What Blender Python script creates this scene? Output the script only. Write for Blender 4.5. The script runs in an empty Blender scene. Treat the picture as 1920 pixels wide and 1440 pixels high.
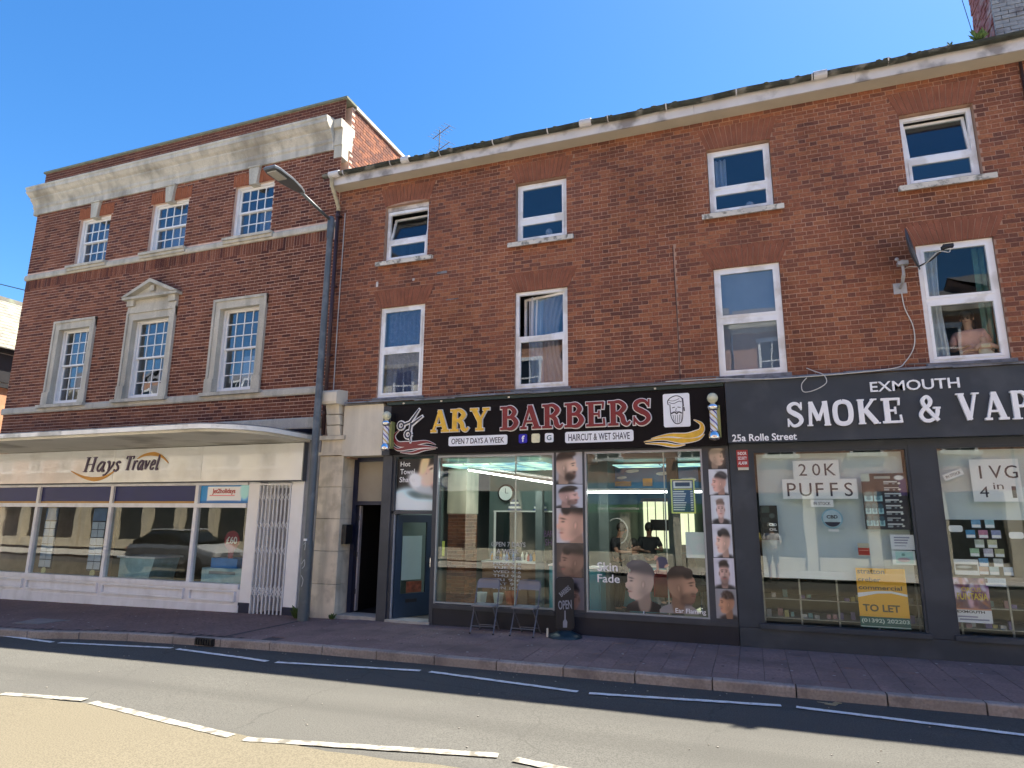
import bpy, math, random
import numpy as np
from mathutils import Vector, Matrix
random.seed(7)
R = math.radians
sc = bpy.context.scene
COL = sc.collection

# ------------------------------------------------------------------ camera, sky, sun, exposure
YAW, PITCH, ROLL, FPX = R(20.253), R(11.687), R(0.497), 1200.54
cyw, syw, cp, sp, cr, sr = math.cos(YAW), math.sin(YAW), math.cos(PITCH), math.sin(PITCH), math.cos(ROLL), math.sin(ROLL)
fwd = Vector((-syw*cp, cyw*cp, sp)); rt = Vector((cyw, syw, 0)); up = rt.cross(fwd)
r2 = rt*cr + up*sr; u2 = up*cr - rt*sr
cam_d = bpy.data.cameras.new('camera'); cam = bpy.data.objects.new('camera', cam_d); COL.objects.link(cam)
cam.matrix_world = Matrix(((r2.x, u2.x, -fwd.x, 0), (r2.y, u2.y, -fwd.y, 0), (r2.z, u2.z, -fwd.z, 1.9), (0, 0, 0, 1)))
cam_d.sensor_width = 36; cam_d.lens = 36*FPX/1920; cam_d.clip_end = 3000; cam_d.clip_start = .05
sc.camera = cam
SUN = Vector((3.876, 3.17, 9.22)).normalized()
world = bpy.data.worlds.new('World'); sc.world = world; world.use_nodes = True
wn = world.node_tree; wn.nodes.clear()
wo = wn.nodes.new('ShaderNodeOutputWorld'); wb = wn.nodes.new('ShaderNodeBackground'); ws = wn.nodes.new('ShaderNodeTexSky')
ws.sky_type = 'NISHITA'; ws.sun_disc = False; ws.sun_elevation = math.asin(SUN.z); ws.sun_rotation = math.atan2(SUN.x, SUN.y)
ws.air_density = 1.0; ws.dust_density = 0.5; ws.ozone_density = 5.0; ws.altitude = 0
wb.inputs['Strength'].default_value = 0.064
wh = wn.nodes.new('ShaderNodeHueSaturation'); wh.inputs['Saturation'].default_value = 1.25; wn.links.new(ws.outputs[0], wh.inputs['Color']); wn.links.new(wh.outputs[0], wb.inputs[0]); wn.links.new(wb.outputs[0], wo.inputs[0])
sl = bpy.data.lights.new('sun', 'SUN'); sl.energy = 5.0; sl.angle = R(0.5); sl.color = (1, .93, .80)
so = bpy.data.objects.new('sun', sl); COL.objects.link(so); so.rotation_euler = SUN.to_track_quat('Z', 'Y').to_euler()
sc.view_settings.view_transform = 'Standard'; sc.view_settings.look = 'None'
sc.view_settings.exposure = 2.08; sc.view_settings.gamma = 1
sc.render.engine = 'CYCLES'

# ------------------------------------------------------------------ materials
MATS = {}
def mat(name, col, rough=.6, var=.15, scale=6, bump=0, bscale=60, metal=0, spec=.5, streak=0, col2=None, emit=0, fine=0, fscale=None, objrand=0, tracks=0, dlo=.52, coat=0, dirt=None, dscale=1.5, damt=.5):
    """procedural surface: base colour broken by two noises, optional vertical dirt streaks and fine relief"""
    if name in MATS: return MATS[name]
    m = bpy.data.materials.new(name); m.use_nodes = True; nt = m.node_tree; N = nt.nodes; L = nt.links
    b = N['Principled BSDF']; b.inputs['Roughness'].default_value = rough; b.inputs['Metallic'].default_value = metal
    b.inputs['Specular IOR Level'].default_value = spec
    if coat: b.inputs['Coat Weight'].default_value = coat; b.inputs['Coat Roughness'].default_value = .03
    geo = N.new('ShaderNodeNewGeometry')
    def noise(s, det=4, stretch=None):
        n = N.new('ShaderNodeTexNoise'); n.inputs['Scale'].default_value = s; n.inputs['Detail'].default_value = det
        if stretch:
            mp = N.new('ShaderNodeMapping'); mp.inputs['Scale'].default_value = stretch; L.new(geo.outputs['Position'], mp.inputs[0]); L.new(mp.outputs[0], n.inputs['Vector'])
        else: L.new(geo.outputs['Position'], n.inputs['Vector'])
        return n
    def ramp(src, p0, p1):
        r = N.new('ShaderNodeMapRange'); r.inputs[1].default_value = p0; r.inputs[2].default_value = p1; L.new(src, r.inputs[0]); return r.outputs[0]
    def mix(f, a, c):
        x = N.new('ShaderNodeMix'); x.data_type = 'RGBA'
        if isinstance(f, (int, float)): x.inputs[0].default_value = f
        else: L.new(f, x.inputs[0])
        for i, v in ((6, a), (7, c)):
            if isinstance(v, tuple): x.inputs[i].default_value = (*v[:3], 1)
            else: L.new(v, x.inputs[i])
        return x.outputs[2]
    lo = tuple(c*(1-var) for c in col); hi = tuple(min(1, c*(1+var)) for c in col)
    if col2: hi = col2
    cur = mix(ramp(noise(scale).outputs[0], .3, .7), lo, hi)
    if fine:
        n2 = noise(fscale or scale*18, 2); cur = mix(ramp(n2.outputs[0], .42, .62), cur, tuple(c*(1-fine) for c in col))
    if streak:
        n3 = noise(1, 5, (5, 5, .5)); f = N.new('ShaderNodeMath'); f.operation = 'MULTIPLY'; L.new(ramp(n3.outputs[0], .45, .7), f.inputs[0]); f.inputs[1].default_value = streak
        cur = mix(f.outputs[0], cur, tuple(c*.25 for c in col))
    if dirt:
        n4 = noise(dscale, 6); f = N.new('ShaderNodeMath'); f.operation = 'MULTIPLY'; L.new(ramp(n4.outputs[0], dlo, dlo+.13), f.inputs[0]); f.inputs[1].default_value = damt
        cur = mix(f.outputs[0], cur, dirt)
    if tracks:
        f = N.new('ShaderNodeMath'); f.operation = 'MULTIPLY'; L.new(ramp(noise(1, 4, (.05, 1.5, 1)).outputs[0], .42, .62), f.inputs[0]); f.inputs[1].default_value = tracks
        cur = mix(f.outputs[0], cur, tuple(c*.55 for c in col))
        n5 = N.new('ShaderNodeTexVoronoi'); n5.feature = 'DISTANCE_TO_EDGE'; n5.inputs['Scale'].default_value = .33
        nw = noise(2.5, 4); va = N.new('ShaderNodeVectorMath'); va.operation = 'MULTIPLY_ADD'; L.new(nw.outputs['Color'], va.inputs[0]); va.inputs[1].default_value = (.5, .5, 0); L.new(geo.outputs['Position'], va.inputs[2]); L.new(va.outputs[0], n5.inputs['Vector'])
        cur = mix(ramp(n5.outputs['Distance'], .0035, .0015), cur, tuple(c*.68 for c in col))
    if objrand:
        oi = N.new('ShaderNodeObjectInfo'); mr = N.new('ShaderNodeMapRange'); mr.inputs[3].default_value = 1-objrand; mr.inputs[4].default_value = 1+objrand; L.new(oi.outputs['Random'], mr.inputs[0])
        x = N.new('ShaderNodeMix'); x.data_type = 'RGBA'; x.blend_type = 'MULTIPLY'; x.inputs[0].default_value = 1; L.new(cur, x.inputs[6]); L.new(mr.outputs[0], x.inputs[7]); cur = x.outputs[2]
    L.new(cur, b.inputs['Base Color'])
    if bump:
        bn = N.new('ShaderNodeBump'); bn.inputs['Strength'].default_value = bump; bn.inputs['Distance'].default_value = .01
        L.new(noise(bscale, 5).outputs[0], bn.inputs['Height']); L.new(bn.outputs[0], b.inputs['Normal'])
    if emit:
        b.inputs['Emission Strength'].default_value = emit; L.new(cur, b.inputs['Emission Color'])
    MATS[name] = m; return m

def brick_mat(name, cols, patch, by_object):
    """one random tone per brick, large weathered patches and grain"""
    m = bpy.data.materials.new(name); m.use_nodes = True; N = m.node_tree.nodes; L = m.node_tree.links
    b = N['Principled BSDF']; b.inputs['Roughness'].default_value = .85; b.inputs['Specular IOR Level'].default_value = .25
    if by_object: src = N.new('ShaderNodeObjectInfo').outputs['Random']
    else:
        a = N.new('ShaderNodeAttribute'); a.attribute_name = 'tone'; src = a.outputs['Fac']
    cr_ = N.new('ShaderNodeValToRGB'); e = cr_.color_ramp; e.interpolation = 'LINEAR'
    while len(e.elements) < len(cols): e.elements.new(.5)
    for el, (p, c) in zip(e.elements, cols): el.position = p; el.color = (*c, 1)
    geo = N.new('ShaderNodeNewGeometry')
    n = N.new('ShaderNodeTexNoise'); n.inputs['Scale'].default_value = .4; n.inputs['Detail'].default_value = 5; L.new(geo.outputs['Position'], n.inputs['Vector'])
    ad = N.new('ShaderNodeMath'); ad.operation = 'MULTIPLY_ADD'; L.new(n.outputs[0], ad.inputs[0]); ad.inputs[1].default_value = patch; 
    sb = N.new('ShaderNodeMath'); sb.operation = 'SUBTRACT'; L.new(src, sb.inputs[0]); sb.inputs[1].default_value = patch*.5; L.new(sb.outputs[0], ad.inputs[2])
    L.new(ad.outputs[0], cr_.inputs[0])
    n2 = N.new('ShaderNodeTexNoise'); n2.inputs['Scale'].default_value = 38; n2.inputs['Detail'].default_value = 4; L.new(geo.outputs['Position'], n2.inputs['Vector'])
    mr = N.new('ShaderNodeMapRange'); mr.inputs[1].default_value = .35; mr.inputs[2].default_value = .7; mr.inputs[3].default_value = 1.12; mr.inputs[4].default_value = .72; L.new(n2.outputs[0], mr.inputs[0])
    mx = N.new('ShaderNodeMix'); mx.data_type = 'RGBA'; mx.blend_type = 'MULTIPLY'; mx.inputs[0].default_value = 1; L.new(cr_.outputs[0], mx.inputs[6]); L.new(mr.outputs[0], mx.inputs[7])
    # soot streaking: broad, vertical
    mp = N.new('ShaderNodeMapping'); mp.inputs['Scale'].default_value = (.9, .9, .4); L.new(geo.outputs['Position'], mp.inputs[0])
    n3 = N.new('ShaderNodeTexNoise'); n3.inputs['Scale'].default_value = 1; n3.inputs['Detail'].default_value = 6; L.new(mp.outputs[0], n3.inputs['Vector'])
    m3 = N.new('ShaderNodeMapRange'); m3.inputs[1].default_value = .45; m3.inputs[2].default_value = .75; m3.inputs[3].default_value = 1; m3.inputs[4].default_value = .58; L.new(n3.outputs[0], m3.inputs[0])
    mx2 = N.new('ShaderNodeMix'); mx2.data_type = 'RGBA'; mx2.blend_type = 'MULTIPLY'; mx2.inputs[0].default_value = 1; L.new(mx.outputs[2], mx2.inputs[6]); L.new(m3.outputs[0], mx2.inputs[7])
    L.new(mx2.outputs[2], b.inputs['Base Color'])
    bp = N.new('ShaderNodeBump'); bp.inputs['Strength'].default_value = .5; bp.inputs['Distance'].default_value = .006; L.new(n2.outputs[0], bp.inputs['Height']); L.new(bp.outputs[0], b.inputs['Normal'])
    return m
LB = [(0, (.095, .034, .027)), (.22, (.150, .054, .036)), (.65, (.215, .080, .047)), (1, (.265, .105, .060))]
RB = [(0, (.15, .063, .046)), (.28, (.21, .083, .053)), (.6, (.28, .102, .056)), (1, (.345, .138, .070))]
brickL_o, brickL_s = brick_mat('purple_brick', LB, .3, True), brick_mat('purple_brick_joined', LB, .3, False)
brickR_o, brickR_s = brick_mat('orange_brick', RB, .6, True), brick_mat('orange_brick_joined', RB, .6, False)

def glass_mat(name, f0=.07, tint=(.86, .9, .88), wav=.0, rough=0.0):
    m = bpy.data.materials.new(name); m.use_nodes = True; N = m.node_tree.nodes; L = m.node_tree.links; N.clear()
    o = N.new('ShaderNodeOutputMaterial'); mx = N.new('ShaderNodeMixShader'); t = N.new('ShaderNodeBsdfTransparent'); g = N.new('ShaderNodeBsdfGlossy')
    t.inputs[0].default_value = (*tint, 1); g.inputs['Roughness'].default_value = rough; g.inputs[0].default_value = (1, 1, 1, 1)
    lw = N.new('ShaderNodeLayerWeight'); lw.inputs[0].default_value = .5
    pw = N.new('ShaderNodeMath'); pw.operation = 'POWER'; L.new(lw.outputs['Facing'], pw.inputs[0]); pw.inputs[1].default_value = 5
    ma = N.new('ShaderNodeMath'); ma.operation = 'MULTIPLY_ADD'; L.new(pw.outputs[0], ma.inputs[0]); ma.inputs[1].default_value = 1-f0; ma.inputs[2].default_value = f0
    L.new(ma.outputs[0], mx.inputs[0]); L.new(t.outputs[0], mx.inputs[1]); L.new(g.outputs[0], mx.inputs[2]); L.new(mx.outputs[0], o.inputs[0])
    if wav:
        geo = N.new('ShaderNodeNewGeometry'); n = N.new('ShaderNodeTexNoise'); n.inputs['Scale'].default_value = 1.6; n.inputs['Detail'].default_value = 1
        L.new(geo.outputs['Position'], n.inputs['Vector']); b = N.new('ShaderNodeBump'); b.inputs['Strength'].default_value = wav; b.inputs['Distance'].default_value = .02
        L.new(n.outputs[0], b.inputs['Height']); L.new(b.outputs[0], g.inputs['Normal'])
    return m
GL_shop = glass_mat('shop_glass', .035, (.90, .93, .91), .05)
GL_travel = glass_mat('travel_glass', .045, (.86, .9, .9), .06)
GL_win = glass_mat('window_glass', .07, (.78, .83, .86), .07)
GL_old = glass_mat('sash_glass', .11, (.75, .8, .84), .35)

def print_mat():
    m = bpy.data.materials.new('printed_surface'); m.use_nodes = True; N = m.node_tree.nodes; L = m.node_tree.links
    a = N.new('ShaderNodeAttribute'); a.attribute_name = 'print'; b = N['Principled BSDF']; b.inputs['Roughness'].default_value = .4
    L.new(a.outputs['Color'], b.inputs['Base Color']); return m
PRINT = print_mat()

stone = mat('limestone', (.56, .52, .43), .9, .14, 3, .3, 40, streak=.38, fine=.12, spec=.2)
stone_l = mat('pale_limestone', (.60, .56, .48), .9, .12, 2, .3, 40, streak=.35, fine=.08, spec=.2, dirt=(.13, .12, .10), dscale=1.1, damt=.5, dlo=.50)
coping_m = mat('lichened_coping', (.22, .23, .17), .95, .3, 5, .4, 30, fine=.3, spec=.1)
cream = mat('cream_render', (.72, .65, .52), .85, .07, 2.5, .2, 30, streak=.22, spec=.2)
cream_old = mat('cracked_cream_paint', (.72, .63, .48), .85, .12, 3, .6, 14, streak=.35, spec=.2, dirt=(.40, .34, .24), dscale=3.2, damt=.55)
wpaint = mat('white_paint', (.88, .87, .86), .4, .03, 4)
upvc = mat('white_upvc', (.86, .86, .86), .3, .02, 5, spec=.5, dirt=(.5, .46, .38), dscale=3, damt=.5, dlo=.48)
sashw = mat('white_sash_paint', (.78, .77, .75), .5, .04, 6)
lilac = mat('white_shop_paint', (.86, .85, .87), .35, .03, 3, streak=.12, dirt=(.45, .43, .42), dscale=2.6, damt=.25)
grey_ds = mat('charcoal_shop_paint', (.040, .045, .056), .5, .12, 3, spec=.5, dirt=(.12, .12, .13), dscale=2, damt=.2)
grey_vp = mat('slate_grey_shop_paint', (.040, .050, .062), .5, .10, 2.5, spec=.35, dirt=(.13, .14, .15), dscale=1.6, damt=.22)
navy = mat('navy_paint', (.012, .016, .045), .4, .2, 4)
black_g = mat('black_gloss_panel', (.006, .004, .005), .5, .1, 3, spec=.15)
black = mat('black_plastic', (.012, .012, .014), .5, .2, 5)
dark = mat('dark_interior', (.05, .048, .045), .9, .2, 2)
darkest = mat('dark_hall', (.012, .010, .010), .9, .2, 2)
steel = mat('galvanised_paint', (.16, .17, .18), .4, .12, 4, metal=.6)
lampgrey = mat('grey_lamp_post_paint', (.095, .110, .115), .45, .10, 3, spec=.5, dirt=(.25, .26, .26), dscale=5, damt=.3)
chrome = mat('chrome', (.75, .75, .78), .15, .04, 5, metal=1)
lead = mat('lead_flashing', (.20, .20, .21), .7, .25, 4, .5, 18, dirt=(.06, .06, .06), dscale=5, damt=.7)
green_b = mat('dark_green_board', (.015, .035, .028), .5, .2, 3)
fascia_w = mat('old_white_fascia', (.62, .59, .57), .75, .10, 2, .2, 30, dirt=(.16, .14, .13), dscale=2.2, damt=.75)
soffit_m = mat('cream_soffit', (.55, .50, .40), .85, .08, 2)
gutter_m = mat('mossy_gutter', (.045, .048, .036), .9, .4, 7, .8, 25, dirt=(.35, .33, .28), dscale=4, damt=.5)
pipe_m = mat('brown_drainpipe', (.055, .028, .030), .5, .2, 4)
sillm = mat('peeling_white_sill', (.62, .58, .50), .8, .12, 5, .4, 30, dirt=(.12, .12, .10), dscale=12, damt=.8)
asphalt = mat('asphalt', (.098, .096, .088), .95, .10, .45, .5, 220, fine=.34, fscale=75, spec=.2, dirt=(.072, .070, .066), dscale=.55, damt=.35, tracks=.4)
buff = mat('buff_surfacing', (.148, .130, .094), .95, .06, .5, .5, 220, fine=.30, fscale=75, spec=.2)
markw = mat('worn_road_paint', (.30, .285, .245), .85, .08, 4, .3, 90, fine=.30, fscale=60, dirt=(.105, .097, .08), dscale=9, damt=.95, dlo=.49)
slabm = mat('mauve_paving', (.25, .168, .150), .9, .16, 1.7, .4, 70, fine=.18, spec=.2, dirt=(.15, .105, .095), dscale=1.6, damt=.6, objrand=.09)
jointm = mat('paving_joint_sand', (.07, .058, .058), .95, .2, 6)
blockm = mat('mauve_block_paving', (.235, .158, .142), .9, .15, 1.4, .5, 45, fine=.22, spec=.2, dirt=(.15, .11, .11), dscale=.9, damt=.5)
kerbm = mat('concrete_kerb', (.34, .29, .255), .9, .12, 1.8, .4, 60, fine=.18, spec=.2, dirt=(.16, .13, .12), dscale=2.5, damt=.6, objrand=.10)
arch_m = mat('rubbed_orange_brick', (.27, .102, .060), .85, .3, 5, .4, 40, fine=.2, spec=.2)
archL_m = mat('orange_gauged_brick', (.34, .115, .055), .85, .2, 12, .4, 40, fine=.15, spec=.2)
mortarL = mat('pink_mortar', (.66, .46, .36), .95, .12, 5, .4, 60, spec=.1, streak=.25)
mortarR = mat('tan_mortar', (.45, .285, .21), .95, .2, .8, .4, 60, spec=.1, streak=.3)

# ------------------------------------------------------------------ object helpers
ORG = {}
def T3(o, label, cat, group=None, kind=None):
    if label: o['label'] = label
    if cat: o['category'] = cat
    if group: o['group'] = group
    if kind: o['kind'] = kind
    return o
def thing(name, label, cat, loc=(0, 0, 0), rz=0, group=None):
    o = bpy.data.objects.new(name, None); COL.objects.link(o); o.empty_display_size = .1
    o.location = loc; o.rotation_euler = (0, 0, rz); ORG[o.name] = Vector(loc); return T3(o, label, cat, group)
class MB:
    def __init__(s): s.v = []; s.f = []; s.m = []; s.t = []
    def add(s, vs, fs, mi=0, tone=.5):
        n = len(s.v); s.v += [tuple(v) for v in vs]; s.f += [tuple(i+n for i in f) for f in fs]; s.m += [mi]*len(fs); s.t += [tone]*len(fs); return s
    def box(s, x0, x1, y0, y1, z0, z1, mi=0, tone=.5):
        return s.add([(x0, y0, z0), (x1, y0, z0), (x1, y1, z0), (x0, y1, z0), (x0, y0, z1), (x1, y0, z1), (x1, y1, z1), (x0, y1, z1)],
                     [(0, 3, 2, 1), (4, 5, 6, 7), (0, 1, 5, 4), (1, 2, 6, 5), (2, 3, 7, 6), (3, 0, 4, 7)], mi, tone)
    def frust(s, x0, x1, y0, y1, z0, z1, b=.01, mi=0, tone=.5):
        """box whose front (-y) face is bevelled in by b"""
        return s.add([(x0, y0+b, z0), (x1, y0+b, z0), (x1, y1, z0), (x0, y1, z0), (x0, y0+b, z1), (x1, y0+b, z1), (x1, y1, z1), (x0, y1, z1),
                      (x0+b, y0, z0+b), (x1-b, y0, z0+b), (x1-b, y0, z1-b), (x0+b, y0, z1-b)],
                     [(0, 3, 2, 1), (4, 5, 6, 7), (1, 2, 6, 5), (2, 3, 7, 6), (3, 0, 4, 7), (8, 9, 10, 11), (0, 1, 9, 8), (1, 5, 10, 9), (5, 4, 11, 10), (4, 0, 8, 11)], mi, tone)
    def prism(s, pts, y0, y1, mi=0):
        """outline in x,z extruded along y (y0 front)"""
        n = len(pts); a = sum(pts[i][0]*pts[(i+1) % n][1]-pts[(i+1) % n][0]*pts[i][1] for i in range(n))
        if a < 0: pts = pts[::-1]
        vs = [(p[0], y0, p[1]) for p in pts]+[(p[0], y1, p[1]) for p in pts]
        return s.add(vs, [tuple(range(n)), tuple(range(2*n-1, n-1, -1))]+[((i+1) % n, i, i+n, (i+1) % n+n) for i in range(n)], mi)
    def sect(s, pts, x0, x1, mi=0):
        """section in y,z extruded along x"""
        n = len(pts); vs = [(x0, p[0], p[1]) for p in pts]+[(x1, p[0], p[1]) for p in pts]
        return s.add(vs, [tuple(range(n)), tuple(range(2*n-1, n-1, -1))]+[((i+1) % n, i, i+n, (i+1) % n+n) for i in range(n)], mi)
    def plan(s, pts, z0, z1, mi=0):
        n = len(pts); vs = [(p[0], p[1], z0) for p in pts]+[(p[0], p[1], z1) for p in pts]
        return s.add(vs, [tuple(range(n-1, -1, -1)), tuple(range(n, 2*n))]+[(i, (i+1) % n, (i+1) % n+n, i+n) for i in range(n)], mi)
    def tube(s, path, r, k=8, mi=0, cap=True):
        P = [Vector(p) for p in path]; n = len(P); rs = r if isinstance(r, (list, tuple)) else [r]*n; vs = []; pu = None
        for i, p in enumerate(P):
            d = (P[min(i+1, n-1)]-P[max(i-1, 0)]).normalized()
            if pu is None: pu = d.cross(Vector((0, 0, 1)) if abs(d.z) < .9 else Vector((0, 1, 0))).normalized()
            pu = (pu-d*pu.dot(d)).normalized(); w = d.cross(pu)
            for j in range(k):
                a = 2*math.pi*j/k; vs.append(p+(pu*math.cos(a)+w*math.sin(a))*rs[i])
        fs = [(i*k+j, i*k+(j+1) % k, (i+1)*k+(j+1) % k, (i+1)*k+j) for i in range(n-1) for j in range(k)]
        if cap: fs += [tuple(range(k-1, -1, -1)), tuple(range((n-1)*k, n*k))]
        return s.add(vs, fs, mi)
    def lathe(s, prof, c=(0, 0, 0), k=20, mi=0, mf=None):
        """profile of (radius, height) turned about the vertical through c"""
        n = len(prof); vs = [(c[0]+r*math.cos(2*math.pi*j/k), c[1]+r*math.sin(2*math.pi*j/k), c[2]+z) for r, z in prof for j in range(k)]
        fs = [(i*k+j, i*k+(j+1) % k, (i+1)*k+(j+1) % k, (i+1)*k+j) for i in range(n-1) for j in range(k)]
        s.add(vs, fs, mi)
        if mf:
            for q in range(len(fs)): s.m[-len(fs)+q] = mf(q//k, q % k)
        return s
    def ball(s, c, r, k=12, mi=0, sc3=(1, 1, 1)):
        n = len(s.v); s.lathe([(max(1e-4, math.sin(math.pi*i/8))*r, -math.cos(math.pi*i/8)*r) for i in range(9)], (0, 0, 0), k, mi)
        for i in range(n, len(s.v)): v = s.v[i]; s.v[i] = (v[0]*sc3[0]+c[0], v[1]*sc3[1]+c[1], v[2]*sc3[2]+c[2])
        return s
    def data(s, name, mats, org=Vector((0, 0, 0)), smooth=False, tone=False):
        me = bpy.data.meshes.new(name); me.from_pydata([(v[0]-org[0], v[1]-org[1], v[2]-org[2]) for v in s.v], [], s.f)
        for m in (mats if isinstance(mats, (list, tuple)) else [mats]): me.materials.append(m)
        me.polygons.foreach_set('material_index', s.m)
        if smooth: me.polygons.foreach_set('use_smooth', [True]*len(s.f))
        if tone:
            a = me.attributes.new('tone', 'FLOAT', 'FACE'); a.data.foreach_set('value', s.t)
        me.update(); return me
    def build(s, name, mats, parent=None, smooth=False, tone=False, kind=None, label=None):
        org = Vector((0, 0, 0))
        if parent is not None: org = ORG[parent.name]
        o = bpy.data.objects.new(name, s.data(name, mats, org, smooth, tone)); COL.objects.link(o)
        if parent is not None: o.parent = parent; ORG[o.name] = org
        else: ORG[o.name] = Vector((0, 0, 0))
        if kind: o['kind'] = kind
        if label: o['label'] = label
        return o
def B(*a, **k): return MB().box(*a, **k)
def solo(name, mb, mats, label, cat, group=None, smooth=False):
    """a thing that is one mesh; its origin goes to the base centre"""
    xs = [v[0] for v in mb.v]; ys = [v[1] for v in mb.v]; zs = [v[2] for v in mb.v]
    c = Vector(((min(xs)+max(xs))/2, (min(ys)+max(ys))/2, min(zs)))
    o = bpy.data.objects.new(name, mb.data(name, mats, c, smooth)); COL.objects.link(o); o.location = c; ORG[o.name] = c
    return T3(o, label, cat, group)
def copy_tree(o, parent=None):
    c = o.copy(); COL.objects.link(c); c.parent = parent
    for ch in list(o.children): copy_tree(ch, c)
    return c
def lerp(a, b, t): return a+(b-a)*t
def smooth_path(P, n=6):
    out = []
    for i in range(len(P)-1):
        p0, p1, p2, p3 = P[max(i-1, 0)], P[i], P[i+1], P[min(i+2, len(P)-1)]
        for k in range(n):
            t = k/n; out.append(tuple(.5*((2*b)+(c-a)*t+(2*a-5*b+4*c-d)*t*t+(3*b-a-3*c+d)*t**3) for a, b, c, d in zip(p0, p1, p2, p3)))
    out.append(tuple(P[-1])); return out

# ------------------------------------------------------------------ lettering
TXT = {}
def prep_texts(items):
    tmp = []
    for s, off in items:
        c = bpy.data.curves.new('t', 'FONT'); c.body = s; c.offset = off; c.extrude = .02; c.resolution_u = 3; c.space_character = 1.0
        o = bpy.data.objects.new('t', c); COL.objects.link(o); tmp.append((s, off, o, c))
    bpy.context.view_layer.update(); dg = bpy.context.evaluated_depsgraph_get()
    for s, off, o, c in tmp:
        me = bpy.data.meshes.new_from_object(o.evaluated_get(dg)); vs = [tuple(v.co) for v in me.vertices]; fs = [tuple(p.vertices) for p in me.polygons]
        TXT[(s, off)] = (vs, fs); bpy.data.objects.remove(o); bpy.data.curves.remove(c); bpy.data.meshes.remove(me)
TEXTS = [('OPEN 7 DAYS A WEEK', .012), ('HAIRCUT & WET SHAVE', .012), ('f', .03), ('G', .02), ('EXMOUTH', .008), ('25a Rolle Street', .02),
         ('20K', 0), ('PUFFS', 0), ('IN STOCK', .01), ('CBD', .03), ('OIL', .03), ('stratton', .02), ('creber', .02), ('commercial', .02), ('TO LET', .03), ('(01392) 202203', .025),
         ('IVG', 0), ('4', 0), ('in', 0), ('1', 0), ('CIRCUS', .01), ('FUNTASIA', .01), ('EXMOUTH', .03), ('Hot', .01), ('Towel', .01), ('Shave', .01), ('Skin', .01), ('Fade', .01), ('Ear Flaming', .01),
         ('OPEN 7 DAYS', .01), ('A WEEK', .01), ('OPENING TIMES', .01), ('MON 9-6', .01), ('TUE 9-6', .01), ('WED 9-6', .01), ('THU 9-6', .01), ('FRI 9-6', .01), ('SAT 9-6', .01), ('SUN 10-4', .01), ('\u00a360', .02), ('Jet2holidays', .02), ('BARBER', .0), ('SHOP', .0), ('OPEN', .02), ('BARBERS', .02),
         ('www.smartrepair.com', .02), ('INDOR', .02), ('SECURITY', .02), ('ALARM', .02), ('NO SMOKING', .02), ('JOIN US', .02), ('CBD SHOP', .02)]
TEXTS += [(c, 0) for c in '20KPUFSIVG']
prep_texts(sorted(set(TEXTS)))
def text(s, off, box, y, m, parent, name='lettering', depth=.004, rot=0):
    """lettering stretched into box (x0,x1,z0,z1), its back on the plane y, standing depth proud"""
    vs, fs = TXT[(s, off)]; A = np.array(vs); lo = A.min(0); hi = A.max(0); x0, x1, z0, z1 = box
    S = (A-lo)/(hi-lo+1e-9); cx, cz = (x0+x1)/2, (z0+z1)/2; X = x0+S[:, 0]*(x1-x0)-cx; Z = z0+S[:, 1]*(z1-z0)-cz; c, q = math.cos(rot), math.sin(rot)
    mb = MB(); mb.add(list(zip(cx+X*c-Z*q, y-S[:, 2]*depth, cz+X*q+Z*c)), fs); return mb.build(name, m, parent)
def stroke(mb, pts, w, y0, y1, mi=0, ext=0, curve=False):
    P = smooth_path(pts, 5) if curve else pts; n = len(P)
    W = w if isinstance(w, (list, tuple)) else (w, w); L = []; Rr = []
    for i, p in enumerate(P):
        a = P[max(i-1, 0)]; b = P[min(i+1, n-1)]; dx, dz = b[0]-a[0], b[1]-a[1]; l = math.hypot(dx, dz) or 1; dx /= l; dz /= l
        e = -ext if i == 0 else (ext if i == n-1 else 0); t = i/(n-1); hw = (lerp(W[0], W[-1], t) if len(W) == 2 else (lerp(W[0], W[1], t*2) if t < .5 else lerp(W[1], W[2], t*2-1)))/2
        x, z = p[0]+dx*e, p[1]+dz*e; L.append((x-dz*hw, z+dx*hw)); Rr.append((x+dz*hw, z-dx*hw))
    for i in range(n-1): mb.prism([L[i], L[i+1], Rr[i+1], Rr[i]], y0-.00012*i, y1-.00003*i, mi)
s1 = .1
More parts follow.
